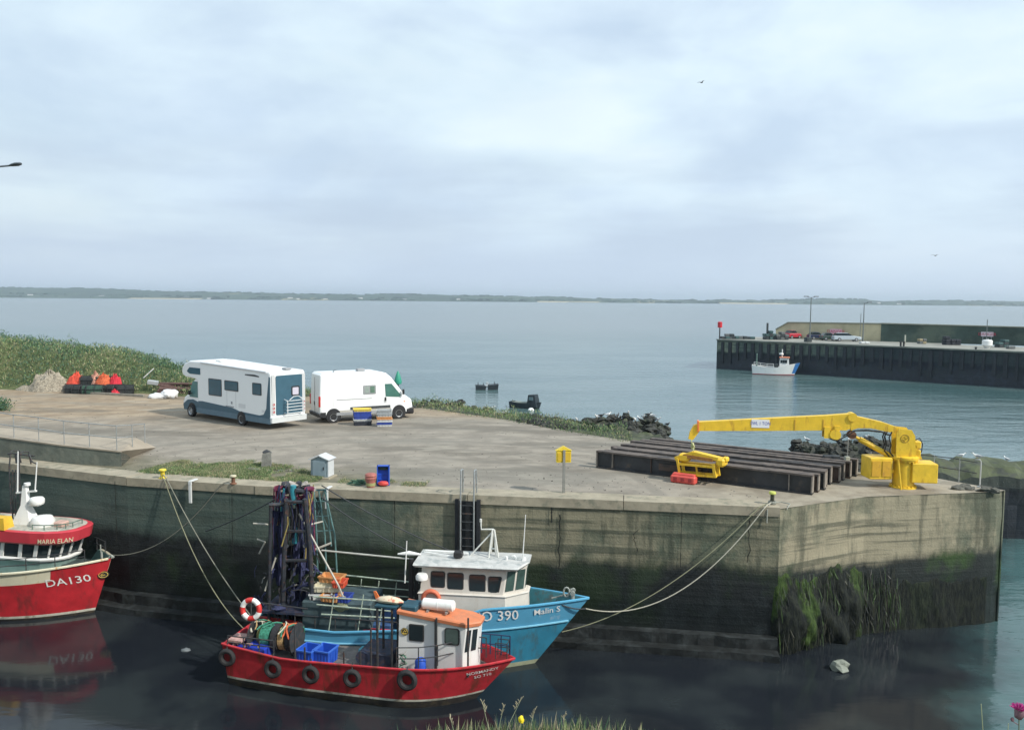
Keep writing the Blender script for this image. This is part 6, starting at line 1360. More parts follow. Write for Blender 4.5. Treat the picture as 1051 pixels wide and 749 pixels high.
# cabin: white with an orange top
yc = -.64; YF = .30; xa, zb0 = fb.side(409, 668, yc); xb, _ = fb.side(493, 668, -.15); z_lo = .92; _, z_hi = fb.side(450, 635.5, yc)
wm = M('cabin_white', (.78, .78, .76), .4, var=.05, scale=2, col2=(.5, .42, .3), amt=.4, scale2=4, streak=True, thr=.6)
pl_, cab_ = house(red, 'cabin', xa, xb, -2*yc, z_lo, z_lo+.7, z_hi, wm, fwd_ch=.42, lean=.10, flare=.02, yf=YF, drop=.26)
print('cabin', xa, xb, z_lo, z_hi)
ornt = M('cabin_orange', (.66, .22, .10), .6, var=.1, scale=3, col2=(.45, .2, .12), amt=.5)
mb = MB(); mb.loft([pl_(.03, z_hi-.06), pl_(.04, z_hi+.04), pl_(.01, z_hi+.08)]); mb.build('roof', ornt, cab_)
def cwin(px0, px1, py0, py1, y=None, mat=glass, r=.05):
    y = yc if y is None else y; (x0, z1), (x1, z0) = fb.side(px0, py0, y), fb.side(px1, py1, y)
    mb = MB(); panel_y(mb, rrect(min(x0, x1)-.035, max(x0, x1)+.035, z0-.035, z1+.035, r), y+.012, -.03); o = mb.build('window', M('window_rubber', (.04, .04, .04), .6, var=.1), cab_)
    mb = MB(); panel_y(mb, rrect(min(x0, x1), max(x0, x1), z0, z1, r), y-.018, -.008); mb.build('pane', mat, o)
grg = M('grey_green_glass', (.08, .11, .10), .12, var=.3, scale=3)
cwin(421, 434, 641, 657, mat=glass, r=.03); cwin(457.5, 470.5, 645, 661, mat=grg, r=.08)
mb = MB(); ccx, ccz = fb.side(413.5, 647.5, yc); mb.lathe([(0, 0), (.12, 0), (.12, .012), (0, .012)], n=20, axis='Y'); em = mb.build('badge', M('badge_black', (.03, .03, .03), .5, var=.1), cab_, loc=(ccx+.06, yc-.004, ccz))
mb = MB(); mb.tube([(.095*math.cos(a*PI/10), -.016, .095*math.sin(a*PI/10)) for a in range(20)], .008, 5, closed=True); mb.tube([(-.05, -.016, -.03), (0, -.016, .05), (.03, -.016, 0), (.06, -.016, .03)], .012, 5); mb.tube([(-.06, -.016, -.05), (.06, -.016, -.05)], .012, 5); mb.build('badge_emblem', M('badge_gold', (.62, .45, .10), .5, var=.1), em)
for u0, u1 in ((.12, .42), (.56, .90)):   # windows of the chamfered front corner
    A_, B_ = Vector(pl_(0, z_lo+.7)[1]), Vector(pl_(0, z_lo+.7)[2]); A2, B2 = Vector(pl_(-.02, z_hi)[1]), Vector(pl_(-.02, z_hi)[2]); nn = Vector((B_.y-A_.y, -(B_.x-A_.x), 0)).normalized()
    def q_(u, v): return A_.lerp(B_, u).lerp(A2.lerp(B2, u), v)
    mb = MB(); P4 = [q_(u0, .08), q_(u1, .08), q_(u1, .82), q_(u0, .82)]; mb.loft([[p+nn*.018 for p in P4], [p-nn*.01 for p in P4]]); mb.build('window', glass, cab_)
mb = MB(); mb.beam(fb.side(447, 668, yc)[0:1]+(yc-.02,)+(z_lo+.02,), fb.side(447, 668, yc)[0:1]+(yc-.02,)+(z_hi,), .04, .05); mb.build('door_edge', darksteel, cab_)
for px in (448, 480.5): 
    p = rp_(px, 636, yc-.10); mb = MB(); mb.tube([(p.x, p.y, 1.0), (p.x, p.y, p.z+.06)], .03, 6); mb.build('cabin_stanchion', darksteel, red)
# canister and roof gear
p = rp_(450, 626, -.25); mb = MB(); L2 = .52; mb.tube([(-L2, 0, 0), (-L2+.05, 0, 0), (L2-.05, 0, 0), (L2, 0, 0)], [.11, .17, .17, .11], 16); mb.tube([(-.01, 0, 0), (.01, 0, 0)], .18, 16)
o = mb.build('liferaft_canister', white, None, loc=fb.o+fb.h*p.x+fb.l*p.y+Vector((0, 0, z_hi+.31)), rotz=fb.rz); tag(o, 'white liferaft canister on the orange cabin roof of the nearest boat', 'liferaft')
mb = MB()
for s_ in (-.3, .3): mb.box((p.x+s_, p.y, z_hi+.13), (.06, .42, .07))
mb.build('canister_cradle', steel, red)
p = rp_(399, 617, -.3)
for s_ in (-1, 1):
    for x in (-.28, .2): mb = MB(); mb.tube([(p.x+x, p.y+s_*.25, .6), (p.x+x, p.y+s_*.25, p.z-.06)], .04, 6); mb.build('winch_frame', darksteel, red)
mb = MB(); mb.loft([[(x, r_*math.cos(a*PI/5), z+r_*math.sin(a*PI/5)*.7) for a in range(10)] for x, r_, z in ((-.42, .03, 0), (-.3, .13, 0), (0, .17, .02), (.3, .15, 0), (.48, .04, -.02))], smooth=True); mb.loft([[(-.42, e, 0), (-.5, e, .24), (-.43, e, .26), (-.3, e, .06)] for e in (-.02, .02)], 1)
tag(mb.build('paravane', [M('vane_cream', (.72, .62, .45), .5, var=.15, scale=4, col2=(.62, .12, .06), amt=.9, thr=.52), orangep], None, loc=fb.o+fb.h*p.x+fb.l*p.y+Vector((0, 0, p.z+.04)), rotz=fb.rz), 'cream and orange torpedo-shaped paravane on a dark stand behind the cabin', 'paravane')
mb = MB(); mb.box((p.x, p.y, p.z-.08), (.7, .6, .05)); mb.box((p.x+.75, p.y, p.z-.12), (.5, .6, .3), ch=.04); mb.build('winch_top', M('dark_teal', (.02, .07, .10), .6, var=.3), red)
# drum, barrel, boxes on deck
bp_2 = rp_(431.5, 668, -.95); o = empty('blue_barrel', fb.o+fb.h*bp_2.x+fb.l*bp_2.y+Vector((0, 0, .98)), fb.rz, 'blue plastic barrel standing by the white cabin of the nearest boat', 'barrel')
mb = MB(); mb.lathe([(0, 0), (.15, 0), (.17, .03), (.16, .2), (.175, .24), (.16, .28), (.17, .46), (.11, .54), (0, .55)], n=18); mb.build('drum', bluep, o); mb = MB(); mb.lathe([(.177, .23), (.185, .25), (.177, .27)], n=18); mb.build('hoop', M('blue_dark', (.01, .05, .3), .5), o)
def onred(name, px, py, y, z, label, cat, group=None, rz=0): x = fb.side(px, py, y)[0]; return empty(name, fb.o+fb.h*x+fb.l*y+Vector((0, 0, z)), fb.rz+rz, label, cat, group)
for px, y, zz, s_, lb_ in ((317, -.55, .84, .88, 'left blue crate on the deck of the nearest boat'), (334, -.45, .84, .9, 'right blue crate on the deck of the nearest boat')):
    o = onred('deck_crate', px, 655, y, zz, lb_, 'crate', 'blue crates on the red boat', R(-6)); a, b2 = fish_crate(.62*s_, .62, .46, bluep, bluep); a.build('tub', bluep, o); b2.build('rim', M('blue_rim', (.05, .16, .62), .45, var=.1), o)
mb = MB(); x = fb.side(341, 672, -.9)[0]; mb.box((x-.3, -.72, .80), (1.9, .5, .10), ch=.02); mb.box((x+1.0, -.78, .80), (1.1, .5, .12), ch=.02); mb.build('sorting_table', M('table_grey', (.42, .44, .42), .6, var=.15, scale=4), red)
x = fb.side(254, 660, -.8)[0]; mb = MB(); mb.box((x, -.55, 1.03), (1.25, .7, .36), ch=.03); tag(mb.build('blue_bin', M('bin_blue', (.02, .05, .42), .5, var=.15), None, loc=fb.o, rotz=fb.rz), 'long low deep-blue bin at the stern of the nearest boat', 'bin')
# net drum with coils of coloured net
def drumpart(px, rr, wd, mat, name='net_drum', y=-.2, zc=1.36):
    x = fb.side(px, 648, y)[0]; mb = MB(); mb.lathe([(0, -wd/2), (rr, -wd/2), (rr, wd/2), (0, wd/2)], n=20, axis='X'); 
    return mb.build(name, mat, red, loc=(x, y, zc))
nd = [M('net_teal', (.05, .25, .17), .9, var=.5, scale=16, bump=.6), M('net_tan', (.50, .33, .15), .9, var=.4, scale=16, bump=.6), M('net_black', (.03, .03, .035), .9, var=.5, scale=16, bump=.6), M('net_olive', (.22, .22, .08), .9, var=.5, scale=16, bump=.6)]
drumpart(276, .36, .34, nd[0]); drumpart(286, .42, .2, nd[2]); drumpart(293, .38, .2, nd[1]); drumpart(300, .40, .16, nd[2]); drumpart(269, .25, .14, nd[3])
for px in (262, 305): drumpart(px, .52, .035, darksteel, 'drum_flange')
mb = MB()
xa_ = fb.side(262, 648, -.2)[0]; xb_ = fb.side(306, 648, -.2)[0]
for s_ in range(26):
    x = random.uniform(xa_+.05, xb_-.05); a0_ = random.uniform(.2, 2.8); r0 = random.uniform(.40, .5)
    mb.tube([(x+.12*math.sin(a*.9+s_), -.2-r0*math.cos(a0_+a*.32), 1.36+r0*math.sin(a0_+a*.32)) for a in range(7)], random.uniform(.015, .03), 5, random.choice((0, 0, 1, 1, 2, 3)))
mb.build('net_strands', [nd[0], nd[1], M('net_orange', (.62, .13, .05)), M('net_white', (.55, .52, .42), .9, var=.2)], red)
x = fb.side(268, 644, -.6)[0]; mb = MB()
for k in range(5): mb.tube([(x+.0+.05*math.sin(k*2), -.75+.02*k, 1.25-.05*k), (x+.03*k-.06, -.8, .95), (x+.04*k-.06, -.78, .72+.04*k)], .04, 6)
mb.build('hanging_rope', M('rope_gold', (.62, .42, .10), .9, var=.3, scale=12), red)
ring_buoy(red, 'lifebuoy', rp_(257.5, 625, -.72), .29, .085, [M('buoy_red', (.60, .035, .03), .5, var=.08), M('buoy_white', (.82, .82, .80), .5, var=.05)], (R(-8), R(12), 0))
guard(red, 'stern_rail', [rp_(229, 640, -.9)*1, rp_(246, 650, -1.02), rp_(262, 656, -1.08)] if False else [(x, -1.02, 1.18) for x in (-.0, .55, 1.1, 1.6)], .42, darksteel)
mb = MB()
for x in (.08, .5): 
    for q in range(3): mb.tube([(x+.05*q, -.95+.1*q, 1.2), (x+.1+.03*q, -.9, 1.35), (x+.2, -.85+.05*q, 1.28)], .025, 5)
mb.box((.15, -.6, 1.38), (.5, .6, .05)); mb.build('stern_tackle', [M('tackle_pink', (.45, .28, .25), .8, var=.4, scale=9)], red)
# side guard rail along the cabin and bow rail
xs1 = [fb.side(px, 660, -1.15)[0] for px in (409, 430, 447, 462, 478, 490)]
def gun(x, off=-.05): t = min(.985, x/Lr); return (x, -(max(.02, hr_.half(t, hr_.z_s(t))+off)), hr_.z_s(t))
guard(red, 'side_rail', [gun(x) for x in xs1], .62, darksteel, rails=(1., .45), r=.018)
bxs = [fb.side(px, 660, -.6)[0] for px in (505, 517, 524)]
guard(red, 'bow_rail', [(x, hr_.half(min(.98, x/Lr), 1.2)*s_-.06*s_, hr_.z_s(min(1, x/Lr))) for s_, xx in ((-1, bxs[:2]), (1, bxs[::-1][1:])) for x in xx], .5, darksteel, rails=(1., .5), r=.016)
bxs2 = [fb.side(px, 660, .5)[0] for px in (497, 506, 517, 526)]
guard(red, 'far_bow_rail', [(x, max(.05, hr_.half(min(.98, x/Lr), 1.2)-.06), hr_.z_s(min(1, x/Lr))) for x in bxs2], .62, M('rail_navy', (.02, .04, .10), .5), rails=(1., .5), r=.02)
# working gear amidships: low gallows, posts and rails
for px, h_ in ((303, 1.2), (381, 1.35), (313, .55), (353, .55), (370, .62)):
    x = fb.side(px, 660, -1.0)[0]; mb = MB(); mb.tube([(x, -1.02, .95), (x, -1.02, .95+h_)], .03, 6); mb.build('deck_post', darksteel, red)
mb = MB(); x0_, x1_ = fb.side(303, 660, .95)[0], fb.side(408, 660, .95)[0]; mb.tube([(x0_, .95, 1.65), (x1_, .95, 1.75)], .025, 6)
for q in range(6): x = x0_+(x1_-x0_)*q/5; mb.tube([(x, .95, .8), (x, .95, 1.7)], .02, 6)
mb.build('far_guard_rail', darksteel, red)
mb = MB(); x = fb.side(387, 668, -.5)[0]; mb.box((x, .1, .95), (.9, 1.2, .7), ch=.04); mb.tube([(x-.5, -.5, 1.1), (x-.5, .5, 1.1)], .22, 14); mb.build('deck_winch', M('winch_navy', (.02, .03, .06), .6, var=.4, scale=5, col2=(.12, .06, .04), amt=.5), red)
mb = MB(); x = fb.side(372, 655, -.2)[0]; mb.box((x, .0, 1.1), (.35, .3, .25), ch=.03); mb.build('control_box', M('box_teal', (.06, .28, .36), .5, var=.1), red)
x = fb.side(413, 668, -1.0)[0]; mb = MB()
for k in range(8): mb.tube([(x+.1*math.cos(a*.9+k), -.95+.08*math.sin(a*.9+k*2), 1.05+.07*k+.02*a) for a in range(7)], .022, 5, k % 2)
mb.build('line_bundle', [M('line_green', (.06, .2, .12), .9, var=.3), M('line_grey', (.3, .3, .28), .9, var=.3)], red)
mb = MB(); mb.tube([(.35, -.2, 1.1), (.35, -.2, 2.55)], .03, 6); mb.tube([(.35, -.2, 2.45), (2.3, -.1, 2.35)], .02, 6); mb.build('stern_mast', darksteel, red)
# ------------------------------------------------------------------ blue boat behind
S_ = at(549, 680, 0); dd0 = Vector((.9945, -.105, 0)); Lb = 9.4; l_ = Vector((-dd0.y, dd0.x, 0)); fb2 = Frame(S_-dd0*Lb, dd0)
def b2p(px, py, y=0.): x, z = fb2.side(px, py, y); return Vector((x, y, z))
tipb = fb2.side(604.5, 613.5, 0); print('blue tip', tipb, 'gunwale500', fb2.side(500, 625, -1.2), 'gun560', fb2.side(560, 622, -.9), 'gun 400', fb2.side(400, 640, -1.25))
B2 = 2.6; g5 = fb2.side(500, 625.5, -1.22)[1]; g56 = fb2.side(562, 621.5, -.85)[1]
hb2 = Hull(Lb, B2, ([0, .3, .55, .78, 1], [1.35, 1.25, 1.45, g5, tipb[1]]), rake=tipb[0]-Lb, full=2.4, fine=1.5, tf=.66)
blue = empty('blue_trawler', fb2.o, fb2.rz, 'blue fishing boat with a cream wheelhouse moored against the harbour wall behind the red one', 'fishing boat')
bl_hi = M('hull_light_blue', (.10, .36, .56), .42, var=.08, scale=1.5, col2=(.62, .66, .72), amt=.55, scale2=1.6, thr=.60, wid=.12); bl_lo = M('hull_blue', (.035, .23, .36), .5, var=.18, scale=2, col2=(.07, .11, .11), amt=.7, scale2=3.2, streak=True, thr=.52, wid=.14, bump=.12, bscale=3); crm = M('boot_cream', (.40, .42, .28), .7, var=.2, scale=3)
hb2.build('hull', blue, [-1.0, -.55, -.15, .0, .16, (.16, .3), (.16, .62), (.16, .66), (.16, 1.)], [anti, bl_lo, crm, bl_hi], [0, 0, 2, 2, 1, 1, 1, 3], .55, M('bulwark_teal', (.05, .20, .24), .6, var=.3, scale=3, col2=(.12, .11, .09), amt=.6), deckm=M('deck_teal', (.06, .14, .14), .7, var=.4, scale=3, col2=(.18, .17, .13), amt=.6))
hb2.rail_tube(blue, 'rubbing_strake', bl_hi, .045, 0)
mb = MB()
for side in (-1, 1): mb.tube([hb2.pt(t, .16+(hb2.z_s(t)-.16)*.64, side, .02) for t in np.linspace(0, .995, 40)], .035, 6)
mb.build('belting', M('belt_pale_blue', (.20, .48, .64), .5, var=.1), blue)
zc5 = fb2.side(508, 632.5, -1.2)[1]
hull_text(hb2, 'SO 390', .50, fb2.side(509.5, 632, -1.15)[0]/Lb, zc5-.18, blue, white_l, off=.03, sx=.93)
x5, zz5 = fb2.side(572, 625.5, -.45); hull_text(hb2, 'Malin S', .30, x5/(Lb)-.035, zz5-.10, blue, white_l, off=.03, slope=.06)
# wheelhouse
yw = -.95; xw0 = fb2.side(429.5, 600, yw)[0]; xw1 = fb2.side(543, 612, yw*.45)[0]; zw_lo = 1.72; YW = .42; zw_s = fb2.side(480, 610.5, yw)[1]; zw_hi = fb2.side(480, 583, yw)[1]
print('wheelhouse', xw0, xw1, zw_lo, zw_s, zw_hi)
whm = M('wheelhouse_cream', (.66, .62, .56), .5, var=.08, scale=2, col2=(.42, .30, .2), amt=.35, scale2=3.5, streak=True, thr=.55, wid=.2)
def wplan(e, z, fx): return [(xw0-e, yw-e, z), (fx-.75, yw-e, z), (fx-.05+e*.6, yw*.42, z), (fx-.05+e*.6, YW*.42, z), (fx-.75, YW+e, z), (xw0-e, YW+e, z)]
mb = MB(); mb.loft([wplan(0, zw_lo, xw1+.02), wplan(0, zw_s-.03, xw1)]); wh = mb.build('wheelhouse', whm, blue)
fxt = fb2.side(521, 583, yw)[0]+.70
mb = MB(); mb.loft([wplan(.02, zw_s-.03, xw1+.02), wplan(.035, zw_s, xw1+.03), wplan(-.0, zw_s+.03, xw1-.02)]); mb.build('sill_band', whm, wh)
mb = MB(); mb.loft([wplan(-.05, zw_s+.03, xw1-.08), wplan(-.10, zw_hi, fxt)]); up_ = mb.build('upper_house', whm, wh)
fxr = fb2.side(545, 579, 0)[0]
mb = MB(); r0 = wplan(.10, zw_hi, fxt+.35); r0[2] = (fxr-.1, yw*.5, zw_hi+.03); r0[3] = (fxr-.1, YW*.6, zw_hi+.03); r1 = [(x*1, y, z+.07) for x, y, z in wplan(.16, zw_hi, fxt+.40)]; r1[2] = (fxr, yw*.55, zw_hi+.13); r1[3] = (fxr, YW*.65, zw_hi+.13); r2 = [(x, y*.9, z+.05) for x, y, z in r1]
mb.loft([r0, r1, r2]); mb.build('roof', M('roof_dirty_white', (.52, .52, .50), .6, var=.15, scale=3, col2=(.22, .26, .26), amt=.6, scale2=2.5, thr=.5), wh)
for (a, c, e, f) in ((443, 456, 586.5, 602), (460, 475, 588, 604), (482.4, 497.5, 590, 606.5), (502, 514.5, 592, 608)):
    k1 = yw+.075; (x0, z1), (x1, z0) = fb2.side(a, e, k1), fb2.side(c, f, k1); tap = .11 if a > 500 else 0
    pts = rrect(x0, x1, z0, z1, .07); pts = [(x-(tap*(z1-z)/(z1-z0) if x > (x0+x1)/2 else 0), z) for x, z in pts]
    mb = MB(); panel_y(mb, [(x+(.03 if x > (x0+x1)/2 else -.03), z+(.03 if z > (z0+z1)/2 else -.03)) for x, z in pts], yw+.09, -.035); o = mb.build('window', M('window_rubber', (.04, .04, .04)), wh); 
    mb = MB(); panel_y(mb, pts, yw+.056, -.008); mb.build('pane', glass, o)
A_ = [Vector(v) for v in wplan(-.05, zw_s+.03, xw1-.08)]; T_ = [Vector(v) for v in wplan(-.10, zw_hi, fxt)]
for i, segs in ((1, ((.08, .46), (.56, .93))), (2, ((.06, .46), (.54, .94)))):
    nn = Vector(((A_[i+1]-A_[i]).y, -(A_[i+1]-A_[i]).x, 0)).normalized()
    for u0, u1 in segs:
        q_ = lambda u, v: A_[i].lerp(A_[i+1], u).lerp(T_[i].lerp(T_[i+1], u), v)
        mb = MB(); P4 = [q_(u0, .12), q_(u1, .12), q_(u1, .88), q_(u0, .88)]; mb.loft([[p+nn*.02 for p in P4], [p-nn*.02 for p in P4]]); mb.build('window', M('front_glass', (.05, .09, .08), .1, var=.3, scale=3), wh)
ring_buoy(blue, 'lifebuoy', b2p(442.5, 614, yw-.08), .26, .075, [M('buoy_orange', (.68, .17, .09), .6, var=.12, scale=4)], (R(6), 0, 0))
# roof gear
def rz_(px, py, y): return b2p(px, py, y)
zr = zw_hi+.12
mb = MB(); tb = rz_(505, 581, .1); tp_m = rz_(506.5, 543, .1)
for px, y in ((501.5, -.15), (503.5, .3), (509, .05), (511.5, -.1)): b_ = rz_(px, 582, y); mb.tube([(b_.x, b_.y, zr), (tp_m.x+(px-506)*.006, tp_m.y+(y-.1)*.2, tp_m.z)], .03, 6)
e_ = rz_(482.5, 576, 0); mb.tube([(e_.x, 0, zr), (tp_m.x, tp_m.y, tp_m.z-.05)], .025, 6)
f1_, f2_ = rz_(494, 543, .1), rz_(493.5, 535, .1); mb.tube([tp_m, f1_, f2_], .028, 6); mb.tube([f2_-Vector((0, 0, .02)), f2_+Vector((0, 0, .09))], .04, 6)
mb.tube([(tp_m.x-.12, tp_m.y, zr+.25), (tp_m.x+.14, tp_m.y, zr+.25)], .03, 6); mb.build('signal_mast', M('mast_white', (.66, .66, .62), .5, var=.1), blue)
mb = MB(); a_ = rz_(536, 580, -.4); c_ = rz_(539.5, 528, -.4); mb.tube([a_, a_.lerp(c_, .12), c_], [.035, .02, .012], 6); mb.build('whip_aerial', white, blue)
mb = MB(); a_ = rz_(529, 579, -.3); mb.tube([a_, a_+Vector((.03, 0, .22)), a_+Vector((-.05, 0, .3)), a_+Vector((-.12, 0, .27))], .03, 6); mb.lathe([(0, 0), (.05, 0), (.05, .12), (0, .14)], c=(a_.x-.3, a_.y, zr), n=10); mb.lathe([(0, 0), (.07, 0), (.05, .1), (0, .14)], c=(a_.x+.3, a_.y, zr), n=10); mb.build('roof_vents', white, blue)
mb = MB(); a_ = rz_(470.5, 578, -.3); mb.box((a_.x, a_.y, zr+.14), (.3, .28, .2), ch=.03); mb.build('searchlight', blackm, blue)
mb = MB(); a_ = rz_(435, 575, -.2); mb.tube([(a_.x-.9, a_.y, zr+.02), (a_.x-.5, a_.y, zr+.06), (a_.x-.1, a_.y, zr+.04)], [.03, .09, .03], 8); mb.tube([(a_.x, a_.y+.3, zr+.1), (a_.x+1.5, a_.y+.2, zr+.08)], .03, 6); mb.tube([(a_.x, a_.y+.1, zr+.1), (a_.x+1.3, a_.y-.15, zr+.04)], .02, 6); mb.build('stowed_poles', white, blue)
mb = MB(); a_ = rz_(433, 591, yw-.15); mb.lathe([(0, -.1), (.2, -.1), (.21, 0), (.16, .08), (0, .09)], c=(a_.x, a_.y, a_.z), n=16); mb.build('radar_dome', white, blue)
mb = MB()
for k in range(6): x = xw0-.12-.13*k*.5; mb.tube([(x, -.6+.24*k, 1.0), (x+.04*math.sin(k), -.6+.24*k, zw_hi-.15*(k % 3))], .035, 6)
mb.tube([(xw0-.35, -.5, .9), (xw0-.35, -.5, zw_hi+.1)], .09, 10); mb.build('exhaust_stack', blackm, blue)
mb = MB(); a_ = rz_(415.5, 598, -.9); c_ = rz_(417.5, 555, -.9); mb.tube([a_, c_], [.025, .015], 6); mb.build('whip_aerial', white, blue)
mb = MB(); a_, c_ = rz_(330, 564.5, .3), rz_(421, 573.5, .2); mb.tube([a_, c_], .03, 6); mb.build('derrick_boom', M('boom_grey', (.5, .5, .46), .6, var=.2, scale=4), blue)
# bow fittings
mb = MB(); bz = hb2.z_s(.97)
for s_ in (-.16, .16):
    x = fb2.side(588, 612, 0)[0]; mb.tube([(x+.1*s_, s_, bz-.1), (x, s_, bz+.20)], .05, 8); mb.tube([(x, s_-.05, bz+.2), (x, s_+.05, bz+.2)], .08, 8)
x = fb2.side(580, 612, 0)[0]; mb.tube([(x-.45, .0, bz-.05), (x+.1, 0, bz+.12), (x+.2, 0, bz+.3)], .03, 6)
mb.tube([(x+.05+.1*math.cos(a*PI/6), -.1, bz+.22+.16*math.sin(a*PI/6)) for a in range(12)], .03, 6, closed=True); mb.build('mooring_bitts', M('bitts_grey', (.34, .36, .33), .6, .2, var=.25, scale=8), blue)
# open slatted rails over the after deck
grn = M('rail_pale_green', (.38, .46, .38), .6, var=.2, scale=6, col2=(.2, .12, .07), amt=.5)
gx0, gx1 = fb2.side(312, 600, .6)[0], fb2.side(432, 600, .6)[0]
mb = MB(); pz0 = lambda px, py: fb2.side(px, py, .95)[1]
for (a, c) in (((312, 585.5), (430, 598)), ((318, 597), (430, 606)), ((322, 605), (428, 613))):
    p, q = b2p(*a, .95), b2p(*c, .95); mb.tube([p, q], .028 if a[1] < 590 else .018, 6)
for px in (338, 353, 371, 389, 407): p = b2p(px, 588+(px-312)*.10, .95); mb.tube([p, (p.x-.12, .95, 1.2)], .02, 6)
mb.build('far_deck_rail', grn, blue)
mb = MB()
for (a, c) in (((322, 612), (402, 617)), ((325, 620), (402, 627)), ((330, 630), (405, 634))):
    p, q = b2p(*a, -1.15), b2p(*c, -1.15); mb.tube([p, q], .025, 6)
for px in (337, 367, 388): p = b2p(px+6, 610, -1.15); mb.tube([p, (p.x-.2, -1.15, 1.25)], .02, 6)
mb.build('near_deck_rail', grn, blue)
# stern gantry
gdk_ = M('gantry_black', (.035, .04, .05), .55, .2, var=.4, scale=5, col2=(.14, .07, .05), amt=.7, scale2=6, thr=.53); gteal = M('gantry_teal', (.03, .22, .28), .5, var=.15, scale=4); gpat = M('gantry_verdigris', (.10, .20, .20), .7, var=.3, scale=7)
mb = MB(); gy = (-.9, .9)
def gp(px, py, y=0.): return b2p(px, py, y)
for y in (-.75, .75):
    mb.tube([gp(290, 650, y), gp(291, 590, y), gp(294, 515, y)], .085, 8); mb.tube([gp(322, 650, y), gp(318, 560, y), gp(313, 512, y)], .085, 8)
    for py in (515, 545, 575): mb.tube([gp(293, py, y), gp(315, py, y)], .06, 6)
for py in (513, 560): 
    for px in (294, 313): mb.tube([gp(px, py, -.75), gp(px, py, .75)], .075, 8)
mb.build('gantry_frame', gdk_, blue)
mb = MB(); mb.tube([gp(276, 640, -.8), gp(277, 560, -.8), gp(278, 520, -.8)], .06, 8); mb.tube([gp(276, 518, -.8), gp(300, 517, -.5)], .07, 8); mb.build('side_derrick', gdk_, blue)
mb = MB(); mb.tube([gp(301, 498, -.2), gp(300.5, 517, -.2)], [.10, .13], 10); mb.build('teal_ram', gteal, blue)
mb = MB(); mb.tube([gp(303.5, 541, -.3), gp(302.5, 557, -.3)], [.06, .1], 8); mb.build('teal_ram', gteal, blue)
mb = MB(); 
for a, c in (((307, 527, -.4), (347, 600, -.9)), ((347, 600, -.9), (352, 612, -.9))): mb.tube([gp(*a), gp(*c)], .035, 6)
mb.tube([gp(272, 606, -.8), gp(283, 572, -.7)], .03, 6); mb.tube([gp(260, 537, -.6), gp(275, 538, -.6)], .03, 6); mb.tube([gp(311, 540, -.3), gp(331, 535, .5)], .03, 6); mb.tube([gp(320, 565, .6), gp(340, 557, .8)], .04, 6); mb.tube([gp(264, 553, -.6), gp(272, 556, -.6), gp(266, 568, -.6)], .03, 6)
mb.build('bare_poles', M('pole_grey', (.42, .40, .35), .6, var=.2, scale=5), blue)
mb = MB()
for px in (322, 327, 333): mb.tube([gp(px, 502, .9), gp(px+3+(px-322)*.7, 550, .9), gp(px+4+(px-322)*.8, 588, .9)], .03, 6)
for py in (503, 515, 530, 545): mb.tube([gp(321+(py-500)*.08, py, .9), gp(334+(py-500)*.2, py-1, .9)], .022, 6)
mb.tube([gp(322, 503, .9), gp(334, 503, .9), gp(340, 560, .9)], .03, 6); mb.tube([gp(320, 503, .9), gp(338, 545, .9)], .018, 5); mb.tube([gp(333, 503, .9), gp(322, 545, .9)], .018, 5)
mb.build('lattice_mast', gpat, blue)
mb = MB()
for k in range(60):
    px = random.uniform(281, 322); py0 = random.uniform(497, 520); ln = random.uniform(12, 70); y = random.uniform(-.7, .8)
    a = gp(px, py0, y); c = gp(px+random.uniform(-5, 5), py0+ln, y+random.uniform(-.2, .2)); mid = a.lerp(c, .5)+Vector((random.uniform(-.15, .15), 0, -.05)); mb.tube([a, mid, c], random.uniform(.012, .035), 5, random.choice((0, 0, 0, 0, 1, 1, 2, 3, 4)))
mb.build('hanging_nets', [M('net_navy', (.03, .035, .09), .9, var=.4, scale=9), M('net_black', (.03, .03, .035)), M('net_maroon', (.14, .025, .06), .9, var=.4, scale=9), M('net_gold', (.30, .24, .08), .9, var=.4, scale=9), gteal], blue)
mb = MB(); fr_ = [gp(281, 520, .2), gp(290, 518, .2), gp(291, 590, .2), gp(280, 600, .2)]
for i, (px0_, px1_, py0_, py1_, y, mi) in enumerate(((279, 291, 524, 600, -.5, 0), (296, 312, 522, 585, .3, 1), (300, 318, 556, 640, .1, 0), (288, 300, 560, 645, -.2, 1), (305, 321, 500, 545, .5, 2), (283, 296, 498, 520, .4, 2))):
    nx_, nz_ = 7, 10; V = []
    for j in range(nz_+1):
        for i2 in range(nx_+1):
            v = gp(px0_+(px1_-px0_)*i2/nx_+1.2*noise.noise(Vector((j*.7, i, 3))), py0_+(py1_-py0_)*j/nz_, y); v.y += .16*math.sin(i2*1.9+j*.3+i); V.append(v)
    mb.add(V, [(j*(nx_+1)+i2, j*(nx_+1)+i2+1, (j+1)*(nx_+1)+i2+1, (j+1)*(nx_+1)+i2) for j in range(nz_) for i2 in range(nx_) if noise.noise(Vector((j*1.3, i2*1.3, i*7.))) > -.22], mi)
mb.build('net_curtain', [M('net_navy', (.03, .035, .09)), M('net_black', (.03, .03, .035)), M('net_maroon', (.14, .025, .06))], blue, recalc=False)
mb = MB()
for k in range(16): c = gp(random.uniform(290, 322), random.uniform(496, 505), random.uniform(-.4, .6)); mb.blob(c, (random.uniform(.08, .2), .15, random.uniform(.06, .14)), 7, k, .5, random.choice((0, 0, 1, 2)))
mb.build('gantry_blocks', [gdk_, M('block_pale', (.36, .33, .30), .7, var=.3), M('net_maroon', (.14, .025, .06))], blue)
mb = MB(); rr = random.Random(12)
